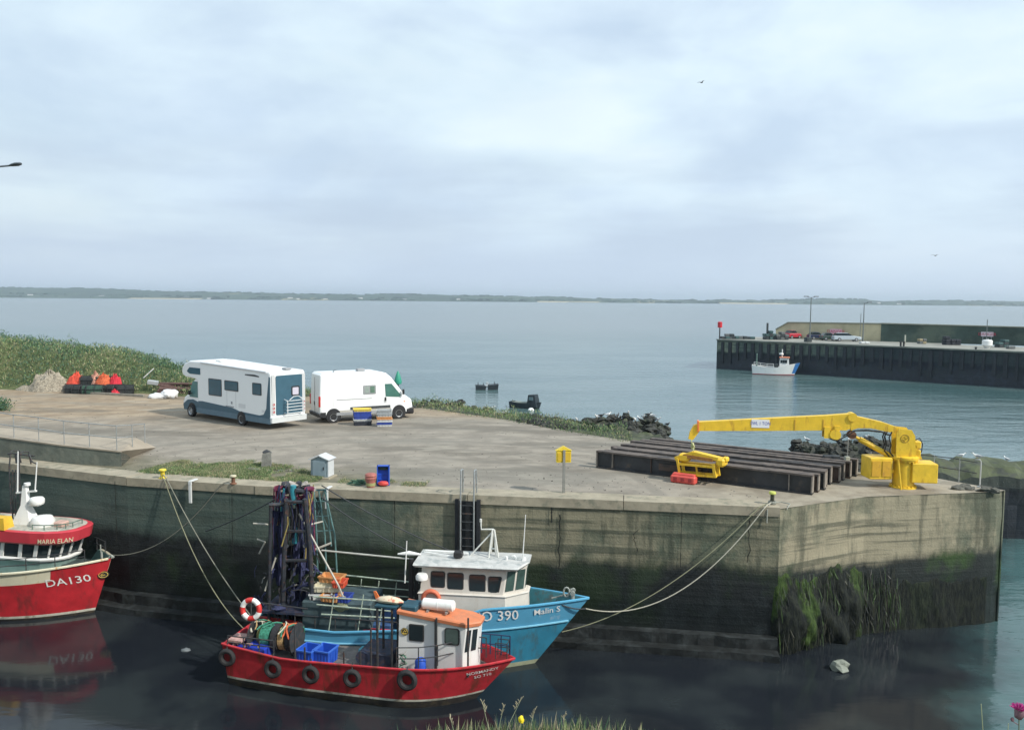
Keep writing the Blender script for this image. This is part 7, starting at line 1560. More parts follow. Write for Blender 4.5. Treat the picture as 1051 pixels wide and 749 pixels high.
for k in range(70):
    a = gp(rr.uniform(262, 335), rr.uniform(570, 640), rr.uniform(-1.0, .8)); c = a+Vector((rr.uniform(-.45, .45), rr.uniform(-.2, .2), rr.uniform(-.6, .6))); mb.tube([a, a.lerp(c, .5)+Vector((rr.uniform(-.08, .08), 0, .04)), c], rr.uniform(.014, .04), 5, rr.choice((0, 0, 0, 1, 1, 2)))
tk_ = mb.build('deck_tackle', [M('net_black', (.03, .03, .035)), M('net_navy', (.03, .035, .09)), M('tackle_grey', (.16, .16, .15), .8, var=.4)], blue); tk_['kind'] = 'stuff'
for k in range(12):
    mb = MB(); mb.blob(gp(rr.uniform(286, 330), rr.uniform(622, 648), rr.uniform(-.9, .5)), (rr.uniform(.1, .26), .2, rr.uniform(.1, .2)), 8, k, .5, 0); mb.build('tackle_heap', M('net_navy' if k % 3 else 'net_black', (.03, .03, .035)), blue)
mb = MB(); mb.box((gp(300, 620).x, 0, 1.7), (1.5, 2.0, .08)); mb.box((gp(325, 630).x, .1, 1.35), (.7, 1.2, .9), ch=.05); mb.build('stern_deckhouse', M('winch_navy', (.02, .03, .06)), blue)
# fish boxes and bags on its after deck
def onblue(name, px, y, z, label, cat, group=None, rz=0): x = fb2.side(px, 600, y)[0]; return empty(name, fb2.o+fb2.h*x+fb2.l*y+Vector((0, 0, z)), fb2.rz+rz, label, cat, group)
zd = fb2.side(333, 611, -.4)[1]; print('zd', zd)
for px, y, z, w_, mt, lb_ in ((330, -.55, zd-.02, .75, cwh, 'pale lower fish box at the stern of the blue boat'), (336, -.45, zd+.22, .95, M('box_cream', (.62, .58, .44), .6, var=.1), 'wide cream fish box at the stern of the blue boat'), (341, -.1, zd+.42, .8, cor, 'orange fish box on top of the cream one at the stern of the blue boat'), (340, -.75, zd, .6, cor, 'lower orange fish box at the stern of the blue boat'), (349, -.5, zd+.4, .4, M('box_red', (.62, .1, .05), .6, var=.1), 'small red box at the stern of the blue boat'), (352, -.7, zd-.02, .55, cbl, 'blue fish box at the stern of the blue boat')):
    o = onblue('stern_box', px, y, z, lb_, 'fish box', 'boxes on the stern of the blue boat', random.uniform(-.15, .15)); a, b2 = fish_crate(w_, .5, .2, mt, mt); a.build('tub', mt, o); b2.build('rim', mt, o)
mb = MB(); a_ = gp(340, 640, -.2); mb.box((a_.x+.4, -.1, (zd+.6)/2), (2.4, 1.6, zd-.65), ch=.05); mb.build('fish_hatch', M('hatch_dark', (.05, .08, .09), .7, var=.3, scale=4), blue)
mb = MB(); a_ = gp(352, 620, -.8); mb.blob(a_, (.3, .2, .28), 9, 5, .4); tag(mb.build('net_bag', M('bag_olive', (.26, .28, .18), .9, var=.3, scale=9), None, loc=(0, 0, 0)), 'olive net bag slumped on the deck of the blue boat', 'net bag'); o_b = bpy.data.objects[[o.name for o in COL.objects if o.name.startswith('net_bag')][-1]]; o_b.matrix_world = Matrix.Translation(fb2.o) @ Matrix.Rotation(fb2.rz, 4, 'Z')
mb = MB(); a_ = gp(390, 630, .1); mb.box((a_.x, .1, 1.05), (1.2, 1.5, .6), ch=.05); mb.box((a_.x-1.2, .2, 1.0), (.8, 1.3, .5), ch=.05); mb.build('deck_pounds', M('pound_blue', (.03, .08, .20), .6, var=.3, scale=4), blue)
# ------------------------------------------------------------------ left red boat
hd3 = Vector((.981, -.195, 0)); fb3 = Frame(at(97, 628, 0)-hd3*10.6, hd3); L3 = 10.6
def d3(px, py, y=0.): x, z = fb3.side(px, py, y); return Vector((x, y, z))
tip3 = d3(114.5, 572.5); red3 = M('hull_crimson', (.50, .025, .035), .45, var=.2, scale=2., col2=(.18, .03, .03), amt=.8, scale2=3., streak=True, thr=.51, wid=.16, bump=.12, bscale=3); crs = M('strake_cream', (.70, .66, .50), .45, var=.08, scale=3, col2=(.50, .24, .04), amt=.9, scale2=2.6, streak=True, thr=.60, wid=.1)
g3_ = d3(0, 585, -1.5); print('left tip', tip3, 'gun x0', g3_, 'red line', d3(0, 591, -1.5))
B3 = 3.9
h3 = Hull(L3, B3, ([0, .3, .55, .78, .92, 1], [1.7, 1.6, 1.78, 1.98, 2.12, tip3.z]), rake=tip3.x-L3, full=3.2, fine=2.2, tf=.6)
lefty = empty('red_trawler', fb3.o, fb3.rz, 'red fishing boat with a red-rimmed wheelhouse cut off by the left edge of the picture', 'fishing boat')
h3.build('hull', lefty, [-1.1, -.6, -.2, .1, .2, (.2, .4), (.2, .72), (.2, 1.)], [anti, red3, boot, crs], [0, 0, 0, 2, 1, 1, 3], .5, M('bulwark_green', (.12, .22, .20), .6, var=.25, scale=3), deckm=M('deck_green', (.10, .22, .20), .7, var=.25, scale=3))
mb = MB()
for side in (-1, 1): mb.tube([h3.pt(t, h3.z_s(t)+.0, side, .02) for t in np.linspace(0, .995, 40)], .05, 6)
mb.build('cap_rail', crs, lefty)
mb = MB(); V = []
for side in (-1, 1): mb.add([h3.pt(t, z, side, .012) for t in np.linspace(.885, 1., 10) for z in ((.2+(h3.z_s(t)-.2)*.70), h3.z_s(t))], [(2*i, 2*i+1, 2*i+3, 2*i+2) for i in range(9)])
mb.build('bow_patch', red3, lefty)
hull_text(h3, 'DA130', .43, d3(60, 600, -1.35).x/L3, d3(60, 604, -1.35).z, lefty, white_l, off=.02, slope=.03, sx=1.0)
hp_ = h3.at_x(d3(94, 594, -.75).x, d3(94, 595, -.75).z, -1, .03)
mb = MB(); mb.lathe([(0, 0), (.17, 0), (.17, .02), (0, .02)], n=20, axis='Y'); em = mb.build('bow_badge', M('badge_black', (.03, .03, .03)), lefty, loc=hp_); em.rotation_euler.z = R(33); em.scale = (1.25, 1, .85)
mb = MB(); mb.tube([(.13*math.cos(a*PI/10), -.025, .13*math.sin(a*PI/10)) for a in range(20)], .012, 5, closed=True); mb.tube([(-.07, -.025, -.02), (0, -.025, .06), (.05, -.025, -.02), (-.05, -.025, -.05)], .016, 5); mb.build('badge_emblem', M('badge_gold', (.62, .45, .10)), em)
# wheelhouse with a wide red fascia
y3 = -.95; zs3 = d3(30, 574, y3).z; zt3 = d3(20, 557, y3).z; zf3 = d3(20, 545, y3-.15).z
cxr = lambda px, y: d3(px, 560, y).x
def p3(e, z, tf_=0.):   # rounded plan: rear off to the left, front at the bow side
    pts = []; x_r = cxr(-70, y3); xf = cxr(84, 0)-.28+tf_+e; ys = abs(y3)+e
    pts.append((x_r, -ys, z)); 
    xa__ = cxr(30, y3)+tf_*.6
    pts.append((xa__, -ys, z)); 
    for a in (22, 45, 62, 78): pts.append((xa__+(xf-xa__)*math.sin(R(a)), -ys*math.cos(R(a))**.8, z))
    for a in (78, 62, 45, 22): pts.append((xa__+(xf-xa__)*math.sin(R(a)), ys*math.cos(R(a))**.8, z))
    pts += [(xa__, ys, z), (x_r, ys, z)]; return pts
wc = M('wheel_white', (.74, .74, .72), .45, var=.06)
mb = MB(); mb.loft([p3(-.12, 1.42, -.35), p3(-.05, zs3-.28, -.15), p3(.0, zs3-.02, -.05)]); w3_ = mb.build('wheelhouse', M('house_seafoam', (.30, .42, .38), .5, var=.12, scale=3), lefty)
mb = MB(); mb.loft([p3(.05, zs3-.06, -.05), p3(.07, zs3, -.05), p3(0, zs3+.05, -.05)]); mb.build('sill_band', wc, w3_)
mb = MB(); mb.loft([p3(-.04, zs3+.04, -.06), p3(-.02, zt3, .16)]); mb.build('window_band', glass, w3_)
lo_, hi_ = [Vector(v) for v in p3(-.02, zs3+.03, -.06)], [Vector(v) for v in p3(.0, zt3, .16)]
def along(ring, u):   # u in segment units
    i = int(u); return ring[i].lerp(ring[i+1], u-i)
for u in (.35, .56, .72, .90, 1.45, 2.6, 3.8, 5.0, 6.2, 7.4, 8.6): mb = MB(); mb.beam(along(lo_, u), along(hi_, u), .14 if u < 2 else .09, .04, up=(0, 1, .1) if u < 2 else (1, 0, .1)); mb.build('mullion', wc, w3_)
mb = MB(); mb.loft([p3(.06, zt3-.02, .20), p3(.16, zt3+.06, .26), p3(.18, zf3-.04, .34), p3(.12, zf3, .30)]); mb.build('roof_fascia', M('fascia_red', (.58, .05, .07), .4, var=.08, scale=2), w3_)
mb = MB(); r_ = p3(.06, zf3+.004, .24); mb.loft([r_, [(x, y, z+.03) for x, y, z in p3(.0, zf3, .16)]]); mb.build('roof_deck', M('roof_buff', (.42, .40, .34), .7, var=.25, scale=3, col2=(.15, .25, .20), amt=.6, thr=.52), w3_)
fa0, fa1 = [Vector(v) for v in p3(.165, zt3+.07, .27)], [Vector(v) for v in p3(.18, zf3-.05, .335)]
# lettering round the fascia
lens = [0]
for i in range(len(fa0)-1): lens.append(lens[-1]+(fa0[i+1]-fa0[i]).length)
def fmap(s0):
    def f(u, v):
        s_ = s0+u; i = max(0, min(len(fa0)-2, int(np.searchsorted(lens, s_)-1))); k = (s_-lens[i])/(lens[i+1]-lens[i]); k2 = v/(fa1[0].z-fa0[0].z)
        a, c = fa0[i].lerp(fa0[i+1], k), fa1[i].lerp(fa1[i+1], k); e = (fa0[i+1]-fa0[i]).normalized(); return a.lerp(c, k2)+Vector((e.y, -e.x, 0))*.022
    return f
text_mb('MARIA ELAN', .26, fmap(lens[1]+.95), sx=.85).build('name_lettering', M('lettering_cream', (.80, .72, .50), .6, var=.08), w3_, recalc=False)
# mast, radar, gear on the roof
mb = MB(); m0 = d3(27, 538, -.1); mt_ = d3(28, 498, -.1)
mb.loft([[(m0.x+a*.42, -.1+b_*.3, zf3) for a, b_ in ((-1, -1), (1, -1), (1, 1), (-1, 1))], [(m0.x+a*.14+.02, -.1+b_*.12, zf3+.75) for a, b_ in ((-1, -1), (1, -1), (1, 1), (-1, 1))], [(m0.x+a*.07+.02, -.1+b_*.07, mt_.z) for a, b_ in ((-1, -1), (1, -1), (1, 1), (-1, 1))]])
c1_ = d3(17, 505.5, -.1); c2_ = d3(36, 500, -.1); mb.beam((c1_.x, -.1, c1_.z), (c2_.x+.05, -.1, c1_.z+.12), .08, .06); mb.lathe([(0, 0), (.12, 0), (.12, .1), (0, .12)], c=(mt_.x, -.1, mt_.z), n=10); mb.build('mast', white, lefty)
mb = MB(); r_ = d3(38, 514, -.1); mb.lathe([(0, -.12), (.24, -.12), (.27, -.06), (.27, .08), (.22, .14), (0, .15)], c=(r_.x, -.1, r_.z), n=18); mb.beam((r_.x-.3, -.1, r_.z-.16), (r_.x+.1, -.1, r_.z-.16), .2, .06); mb.build('radar_dome', white, lefty)
mb = MB(); r_ = d3(44, 537, -.25); mb.lathe([(0, -.2), (.42, -.2), (.44, 0), (.34, .15), (0, .2)], c=(r_.x, -.25, zf3+.22), n=20); mb.build('satellite_dome', white, lefty)
mb = MB()
for (a, c) in (((18, 505), (18.5, 463)), ((36, 503), (38, 474))): mb.tube([d3(*a, -.1), d3(*c, -.1)], [.03, .02], 6)
mb.build('whip_aerial', white, lefty)
mb = MB()
for (a, c) in (((13, 540), (13, 482)), ((16, 540), (16, 482))): mb.tube([d3(*a, .3), d3(*c, .3)], .03, 6)
mb.tube([d3(8, 466, .2), d3(13, 465, .2), d3(20, 466, .2), d3(35, 468, .2)], .03, 6); mb.tube([d3(30, 466, .1), d3(33, 474, .1), d3(38, 476, .1)], .03, 6); mb.tube([d3(17, 466, .2), d3(18, 475, .2)], .07, 8); mb.build('rear_mast', darksteel, lefty)
mb = MB(); r_ = d3(2, 536, -.9); mb.loft([[(r_.x+a*.32, -.9+b_*.25, zf3) for a, b_ in ((-1, -1), (1, -1), (1, 1), (-1, 1))], [(r_.x+a*.26, -.9+b_*.2, zf3+.45) for a, b_ in ((-1, -1), (1, -1), (1, 1), (-1, 1))]]); mb.build('yellow_locker', M('locker_yellow', (.72, .45, .04), .5, var=.15, scale=5), lefty)
mb = MB(); r_ = d3(63, 537, -.2); mb.box((r_.x, -.2, zf3+.12), (.42, .4, .2), ch=.04); mb.build('roof_box', M('roof_box_pink', (.55, .36, .30), .6, var=.2), lefty)
guard(lefty, 'roof_rail', [(x, y, z) for x, y, z in p3(-.05, zf3+.03, .2)[1:7]], .18, M('rail_green', (.10, .16, .13), .6), rails=(1.,), r=.02)
guard(lefty, 'bow_rail', [tuple(h3.pt(t, h3.z_s(t), -1, -.1)) for t in (.66, .74, .82, .89, .95)], .5, darksteel, rails=(1., .5), r=.018)
guard(lefty, 'far_bow_rail', [tuple(h3.pt(t, h3.z_s(t), 1, -.1)) for t in (.66, .74, .82, .89, .95)], .5, darksteel, rails=(1., .5), r=.018)
mb = MB(); bz = tip3.z; xx = tip3.x-.35; mb.tube([(xx, -.1, bz-.1), (xx, -.1, bz+.25)], .04, 8); mb.tube([(xx+.2, 0, bz-.05), (xx+.35, 0, bz+.1), (xx+.45, 0, bz+.02)], .05, 8); mb.tube([(xx-.1, .0, bz-.1), (xx-.12, 0, bz+.5)], .025, 6); mb.build('stem_fittings', M('bitts_grey', (.34, .36, .33)), lefty)
mb = MB(); mb.box((tip3.x-1.6, 0, 1.65), (.9, .9, .6), ch=.06); mb.tube([(tip3.x-1.6, -.5, 1.75), (tip3.x-1.6, .5, 1.75)], .2, 12); mb.build('anchor_winch', M('winch_dark', (.06, .08, .08), .6, var=.3), lefty)
# ------------------------------------------------------------------ ropes
def rope(a, c, sag, r, mat, label, name='mooring_rope', n=20):
    mb = MB(); mb.tube(rope_pts(a, c, sag, n), r, 6); return tag(mb.build(name, mat), label, 'rope')
def W2(f, p): return f.o+f.h*p[0]+f.l*p[1]+Vector((0, 0, p[2]))
stemtop = W2(fb2, (tipb[0]-.1, -.05, tipb[1]-.35))
def edge_pt(px, out=.10, dz=.02):
    p = at(px, np.interp(px, [0, 130, 262, 480, 640, 801], [476, 491, 499.5, 508.8, 515, 522]), Q); return p+Vector((-.2*out, -out, dz))
def rope_over(a, c, px, sag, r, mat, label):
    """from a low point a up over the quay edge at px to the post at c"""
    e = edge_pt(px); mb = MB(); mb.tube(rope_pts(a, e, sag, 22)+[e.lerp(c, .4)+Vector((0, 0, .03)), c], r, 6); return tag(mb.build('mooring_rope', mat), label, 'rope')
rope(W2(fb2, (tipb[0]-1.1, -.45, hb2.z_s(.9)+.05)), stemtop, .1, .022, ropedark, 'dark rope lying along the blue bow into the fairlead', n=8)
rope_over(stemtop, mp1+Vector((-.02, -.05, .08)), 784, 1.25, .019, ropem, 'upper pale mooring rope from the blue bow to the lime-topped post')
rope_over(W2(fb2, (Lb+.9, -.05, 1.15)), mp1+Vector((-.05, -.05, .04)), 778, .72, .017, M('rope_olive', (.22, .22, .14), .9, var=.2), 'thinner olive mooring rope from the blue stem to the lime-topped post')
mb = MB()
for k in range(4): mb.tube([mp1+Vector((.13*math.cos(a*.7+k), .12*math.sin(a*.7+k), .03+.02*k)) for a in range(9)], .022, 5)
mb.tube([mp1+Vector((.1, 0, .05)), mp1+Vector((.35, .1, .05)), mp1+Vector((.6, -.1, .03)), mp1+Vector((.4, -.35, -.1))], .022, 5); mb.tube([mp1+Vector((-.1, -.1, .05)), mp1+Vector((-.3, -.45, -.1)), mp1+Vector((-.32, -.5, -.55))], .022, 5)
tag(mb.build('rope_turns', M('rope_grey', (.30, .31, .27), .9, var=.2)), 'turns of pale rope round the foot of the lime-topped post', 'rope')
wl1 = edge_pt(205, .9); wl2 = edge_pt(190, .8)
r1e = W2(fb, (.15, .7, 1.2)); r2e = W2(fb, (.1, .2, 1.15))
rope_over(r1e, mp2+Vector((.05, -.08, .15)), 174, .35, .02, M('rope_mid', (.20, .20, .16), .9, var=.2), 'right rope of the pair running down from the yellow mooring post to the nearest boat')
rope_over(r2e, mp2+Vector((-.05, -.08, .1)), 171, .9, .018, M('rope_olive', (.22, .22, .14)), 'left, slacker rope of the pair running down from the yellow mooring post')
rope_over(W2(fb3, (tip3.x-.3, .2, tip3.z+.05)), mp3+Vector((-.05, -.05, .12)), 228, .8, .016, M('rope_dim', (.16, .16, .13), .9, var=.2), 'slack rope from the cream-topped post to the bow of the left red boat')
gt = W2(fb2, gp(300, 502, 0)); 
for i, (px, py, dy_, sg, lb_) in enumerate(((211, 545, .15, .35, 'dark wire from the gantry top down to the left along the wall'), (478, 571, .5, .55, 'upper dark wire running right from the gantry across the wall'), (432, 571, .2, .5, 'lower dark wire running right from the gantry to the wheelhouse'))):
    w_p = at(px, np.interp(px, [130, 262, 480], [491, 499.5, 508.8]), Q); e_ = atY(px, py, w_p.y-.15) if i < 2 else W2(fb2, gp(432, 571, 0)); 
    s_ = gt if i == 0 else W2(fb2, gp(330, 498 if i == 1 else 510, .8)); rope(s_, e_, sg*.3, .022, ropedark, lb_, 'gantry_wire')
# ================================================================== FAR PIER, MOORED CRAFT, FOREGROUND
def on_pier(px, py): return at(px, py, pz)
# red can beacon at the pier head
p = on_pier(738.5, 348.5); ht = atY(737.5, 330, p.y).z-pz; o = empty('red_beacon', p, 0, 'red can-topped beacon on a dark pole at the head of the far pier', 'beacon')
mb = MB(); mb.tube([(0, 0, 0), (0, 0, ht-.9)], .11, 8); mb.build('pole', blackm, o)
mb = MB(); mb.lathe([(0, ht-1.1), (.42, ht-1.1), (.42, ht-.1), (.1, ht), (0, ht)], n=14); mb.build('topmark', M('beacon_red', (.55, .02, .03), .4, var=.1), o)
# street lamps on the pier
def lamp(px, pyb, pyt, label, heads=2):
    p = on_pier(px, pyb); h = atY(px, pyt, p.y).z-pz; o = empty('street_lamp', p, 0, label, 'street lamp', 'street lamps on the far pier')
    mb = MB(); mb.tube([(0, 0, 0), (0, 0, .9), (0, 0, h)], [.16, .12, .07], 8); mb.build('pole', M('lamp_pole', (.14, .16, .16), .6, var=.1), o)
    for s_ in ((-1, 1) if heads == 2 else (1,)):
        mb = MB(); mb.tube([(0, 0, h-.1), (s_*.7, 0, h+.05)], .05, 6); mb.loft([[(s_*(x), y_*w, h+.05+z) for y_, z in ((-1, 0), (1, 0), (.7, .16), (-.7, .16))] for x, w in ((.5, .12), (.9, .18), (1.35, .08))]); mb.build('lamp_head', M('lamp_head', (.10, .12, .14), .5, var=.1), o)
    return o
lamp(831, 350, 305, 'twin-headed street lamp on the far pier left of the silver car')
lamp(885.5, 350.5, 311, 'street lamp on the far pier right of the silver car, beside its thin twin pole', 1)
p = on_pier(882.5, 350); mb = MB(); mb.tube([(0, 0, 0), (0, 0, atY(882, 322, p.y).z-pz)], .06, 6); mb.lathe([(0, 0), (.14, 0), (.14, .05), (0, .05)], n=8); tag(mb.build('thin_pole', M('lamp_pole', (.14, .16, .16)), loc=p), 'thin plain pole beside the right street lamp on the far pier', 'pole')
p = on_pier(1012, 356); mb = MB(); mb.tube([(0, 0, 0), (0, 0, atY(1012, 328, p.y).z-pz)], .07, 6); mb.lathe([(0, 0), (.14, 0), (.14, .05), (0, .05)], n=8); tag(mb.build('thin_pole', M('lamp_pole', (.14, .16, .16)), loc=p), 'thin pole behind the pink sign near the right end of the far pier', 'pole')
# cars
def car(px, py, rz, mat, label, L=4.3, Hh=1.45, name='parked_car', est=False, group='cars parked on the far pier'):
    p = on_pier(px, py); o = empty(name, p, rz, label, 'car', group); W3 = 1.75
    rear = (-L*.47, Hh*.62) if not est else (-L*.48, Hh*.9)
    mb = MB(); slab(mb, [(-L/2, .3), (-L/2, Hh*.60), (-L*.46, Hh*.66), (L*.22, Hh*.66), (L*.42, Hh*.58), (L*.49, Hh*.48), (L/2, .3)], -W3/2, W3/2, .08); mb.build('body', mat, o)
    mb = MB(); top = [(-L*.44, Hh*.64), (-L*(.40 if est else .32), Hh*.96), (-L*.2, Hh), (L*.02, Hh*.98), (L*.22, Hh*.64)]; slab(mb, top, -W3/2+.1, W3/2-.1, .1); mb.build('glasshouse', glass, o)
    mb = MB(); slab(mb, [(-L*(.38 if est else .28), Hh*.965), (-L*.2, Hh+.02), (L*.0, Hh), (L*.03, Hh*.96)], -W3/2+.16, W3/2-.16, .04); mb.build('roof', mat, o)
    for x in (-L*.30, L*.31):
        for s_ in (-1, 1):
            mb = MB(); mb.lathe([(0, -.1), (.31, -.1), (.33, 0), (.31, .1), (0, .1)], n=16, axis='Y'); wl_ = mb.build('wheel', rubber, o, loc=(x, s_*(W3/2-.06), .33))
            mb = MB(); mb.lathe([(0, .0), (.2, .0), (.2, .015), (0, .02)], n=12, axis='Y'); r_ = mb.build('rim', hubm, wl_, loc=(0, s_*.105, 0))
    for s_ in (-1, 1):
        mb = MB(); mb.box((L*.475, s_*.62, Hh*.5), (.14, .34, .14), ch=.03); mb.build('headlight', lamp_clear, o)
        mb = MB(); mb.box((-L*.495, s_*.68, Hh*.56), (.08, .26, .16), ch=.03); mb.build('tail_light', lamp_red, o)
    return o
silver = M('car_silver', (.50, .56, .60), .3, .3, var=.05); navy = M('car_navy', (.02, .03, .07), .3, var=.1); dkgreen = M('car_dark', (.04, .07, .06), .35, var=.1); rd = M('car_red', (.45, .03, .05), .35, var=.1)
car(868.5, 350.2, R(-4), silver, 'long silver estate car parked by the tan parapet', 4.9, 1.55, est=True)
car(838.5, 348.5, R(4), navy, 'dark navy car left of the silver estate', 3.4)
car(851, 349.4, R(2), dkgreen, 'dark green car close against the left end of the silver estate', 3.2)
car(813.5, 347.4, R(20), rd, 'small red car among the gear at the left of the tan parapet', 2.9, 1.6)
# work gear on the pier
def trap_stack(px, py, w_, d_, h_, mat, label, cat='gear', name='gear_stack', seed=1):
    p = on_pier(px, py); o = empty(name, p, random.uniform(-.2, .2), label, cat); nx_ = max(1, round(w_/.8)); nz_ = max(1, round(h_/.5)); k = 0; rr_ = random.Random(seed)
    for i in range(nx_):
        for j in range(nz_):
            if j == nz_-1 and nz_ > 1 and rr_.random() < .4: continue
            mb = MB(); mb.box(((i-(nx_-1)/2)*w_/nx_, rr_.uniform(-.1, .1), (j+.5)*h_/nz_), (w_/nx_*.93, d_, h_/nz_*.9), rz=rr_.uniform(-.12, .12), ch=.06); mb.build('gear_box', mat[(i+j) % len(mat)], o)
    return o
gmix = [M('gear_dark', (.035, .045, .05), .8, var=.3), M('gear_teal', (.05, .10, .10), .8, var=.3), M('gear_grey', (.12, .13, .13), .8, var=.3)]
trap_stack(746, 347.8, 2.6, 1.2, 1.0, gmix, 'dark pile of pots nearest the red beacon', seed=2)
trap_stack(758, 347.9, 3.0, 1.2, .6, gmix, 'low dark pile of pots second from the red beacon', seed=3)
trap_stack(769.5, 348, 1.9, 1.2, .5, gmix, 'small low dark pile of pots third from the red beacon', seed=4)
o = trap_stack(790, 348.4, 2.3, 1.6, 1.7, gmix[:2], 'dark engine block shed-like gear with a short mast at the parapet end', seed=9)
mb = MB(); mb.tube([(-.5, 0, 0), (-.5, 0, 3.1)], .2, 6); mb.build('vertical_pipe', gmix[0], o)
trap_stack(802, 348.6, 2.4, 1.4, 1.5, [gmix[0], gmix[2]], 'dark gear pile left of the small red car', seed=6)
trap_stack(808.5, 347.4, 1.6, 1.2, .9, [M('gear_pink', (.42, .20, .22), .8, var=.2), gmix[2]], 'pinkish gear pile touching the small red car', seed=7)
trap_stack(829, 351, 1.1, 1.0, 1.3, [gmix[0]], 'single dark round-cornered bin at the foot of the left street lamp', 'bin', 'dark_bin', 8)
trap_stack(887, 352.6, 1.6, .9, .35, [cwh], 'low white box at the pier edge below the right street lamp', 'box', 'white_box', 3)
trap_stack(976.5, 354, 2.6, 1.4, 1.5, [M('gear_black', (.02, .025, .035), .8, var=.2)], 'black stacked crates against the dark parapet', 'crates', 'crate_pile', 5)
trap_stack(946, 352.8, 1.3, 1., .9, [gmix[2], M('gear_tan', (.3, .25, .15), .8)], 'small tan gear pile by the dark parapet', seed=11)
trap_stack(1028, 356.5, 1.9, 1.1, 1.3, gmix[:2], 'dark gear pile right of the white pickup-like tank', seed=12)
trap_stack(1037, 358, 1.2, .8, .5, [gmix[2], cwh], 'low grey gear pile at the far right of the pier', seed=13)
p = on_pier(1013, 357.5); o = empty('white_tank', p, 0, 'small white tank under the pink sign on the dark parapet', 'tank'); mb = MB(); mb.lathe([(0, 0), (.35, 0), (.5, .3), (.75, .5), (.75, 1.2), (.6, 1.35), (0, 1.4)], n=14); mb.build('tank_body', white, o); mb = MB(); mb.lathe([(0, 1.38), (.2, 1.38), (.2, 1.52), (0, 1.52)], n=10); mb.build('lid', greyp, o)
for i, (px, py, lb_) in enumerate(((924.3, 356.3, 'left black bollard of a close pair at the far pier edge'), (927.5, 356.4, 'right black bollard of a close pair at the far pier edge'), (1001.5, 359.3, 'single black bollard at the far pier edge below the dark parapet'))):
    p = on_pier(px, py); o = empty('pier_bollard', p, 0, lb_, 'bollard', 'bollards on the far pier'); h_ = .95 if i < 2 else .5; mb = MB(); mb.lathe([(0, 0), (.2, 0), (.15, .1), (.14, h_*.75), (.14, h_*.8)], n=12); mb.build('shaft', blackm, o); mb = MB(); mb.lathe([(0, h_*.78), (.2, h_*.8), (.22, h_*.9), (.12, h_), (0, h_)], n=12); mb.build('head', blackm, o)
p = on_pier(928.7, 353.4); mb = MB(); mb.box((0, 0, .8), (.22, .2, 1.6), ch=.03); tag(mb.build('marker_post', M('post_concrete', (.36, .37, .31)), loc=p), 'short pale post behind the pair of black bollards', 'post')
# signs on the parapets
def psign(px0, px1, py0, py1, lines, label, seg, matp):
    a, c = seg; f_ = Frame(Vector((a.x, a.y, 0.)), c-a); (x0, z1), (x1, z0) = f_.side(px0, py0, -.6), f_.side(px1, py1, -.6); o = empty('notice_board', (0, 0, 0), 0, label, 'sign'); o.location = f_.o; o.rotation_euler.z = f_.rz
    mb = MB(); panel_y(mb, [(x0, z0), (x1, z0), (x1, z1), (x0, z1)], -.55, -.05); mb.build('board', matp, o)
    mb = MB(); cxx = (x0+x1)/2; n = len(lines)
    for i, ln in enumerate(lines):
        mt = text_mb(ln, (z1-z0)/n*.85, lambda u, v, i=i: (cxx+u, -.61, z0+(n-1-i+.22)*(z1-z0)/n+v)); mb.add(mt.v, mt.f)
    mb.build('board_lettering', M('sign_red', (.50, .05, .10), .6), o)
    for x in (x0+.3, x1-.3): g = MB(); g.tube([(x, -.5, pz), (x, -.5, z1)], .06, 6); g.build('post', steel, o)
pinkb = M('sign_pink', (.72, .42, .48), .6, var=.06); wb_ = M('sign_white', (.72, .62, .66), .6, var=.05)
psign(852, 864, 337.5, 343, ['DANGER'], 'pale pink sign board on the tan parapet above the silver car', (w0, w1), pinkb)
psign(1007, 1019.5, 340.5, 345.5, ['DANGER'], 'pink lettered sign board on the dark parapet near the right edge', (w1, w2p), wb_)
# ---- white boat at the pier
Np = at(772.5, 383.5, 0); Sp = at(815, 385, 0); fw = Frame(Np, Sp-Np); Lw = (Sp-Np).length; hw3 = Hull(Lw, 2.6, ([0, .3, .6, .85, 1], [1.55, 1.25, 1.3, 1.75, 2.1]), rake=.9, full=2.3, fine=1.5)
o = empty('white_trawler', fw.o, fw.rz, 'white fishing boat with a blue bow lying against the far pier', 'fishing boat')
wh2 = M('white_hull', (.78, .78, .76), .45, var=.06, scale=.8, col2=(.45, .3, .2), amt=.4, thr=.58)
hw3.build('hull', o, [-.8, -.3, .05, .15, (.15, .5), (.15, 1.)], [anti, wh2, rd], [0, 0, 2, 1, 1], .5, wh2, deckm=M('deck_grey_red', (.16, .14, .13)), n=22)
mb = MB()
for side in (-1, 1): mb.add([hw3.pt(t, z, side, .015) for t in np.linspace(.93, 1., 8) for z in (.3, hw3.z_s(t)+.02)], [(2*i, 2*i+1, 2*i+3, 2*i+2) for i in range(7)])
mb.build('blue_bow', M('bow_blue', (.03, .16, .42), .45, var=.1), o)
mb = MB(); mb.loft([[(Lw*.64, -.8, .8), (Lw*.88, -.6, .8), (Lw*.88, .6, .8), (Lw*.64, .8, .8)], [(Lw*.65, -.8, 2.9), (Lw*.86, -.6, 2.9), (Lw*.86, .6, 2.9), (Lw*.65, .8, 2.9)]]); wh_ = mb.build('wheelhouse', wh2, o)
mb = MB(); mb.box((Lw*.76, 0, 2.95), (Lw*.25, 1.8, .12), ch=.03); mb.build('roof', M('roof_orange', (.62, .22, .12), .6), wh_)
for i in range(3): mb = MB(); mb.box((Lw*(.69+.055*i), -.765+.02*i, 2.3), (.34, .08, .5)); mb.build('window', glass, wh_)
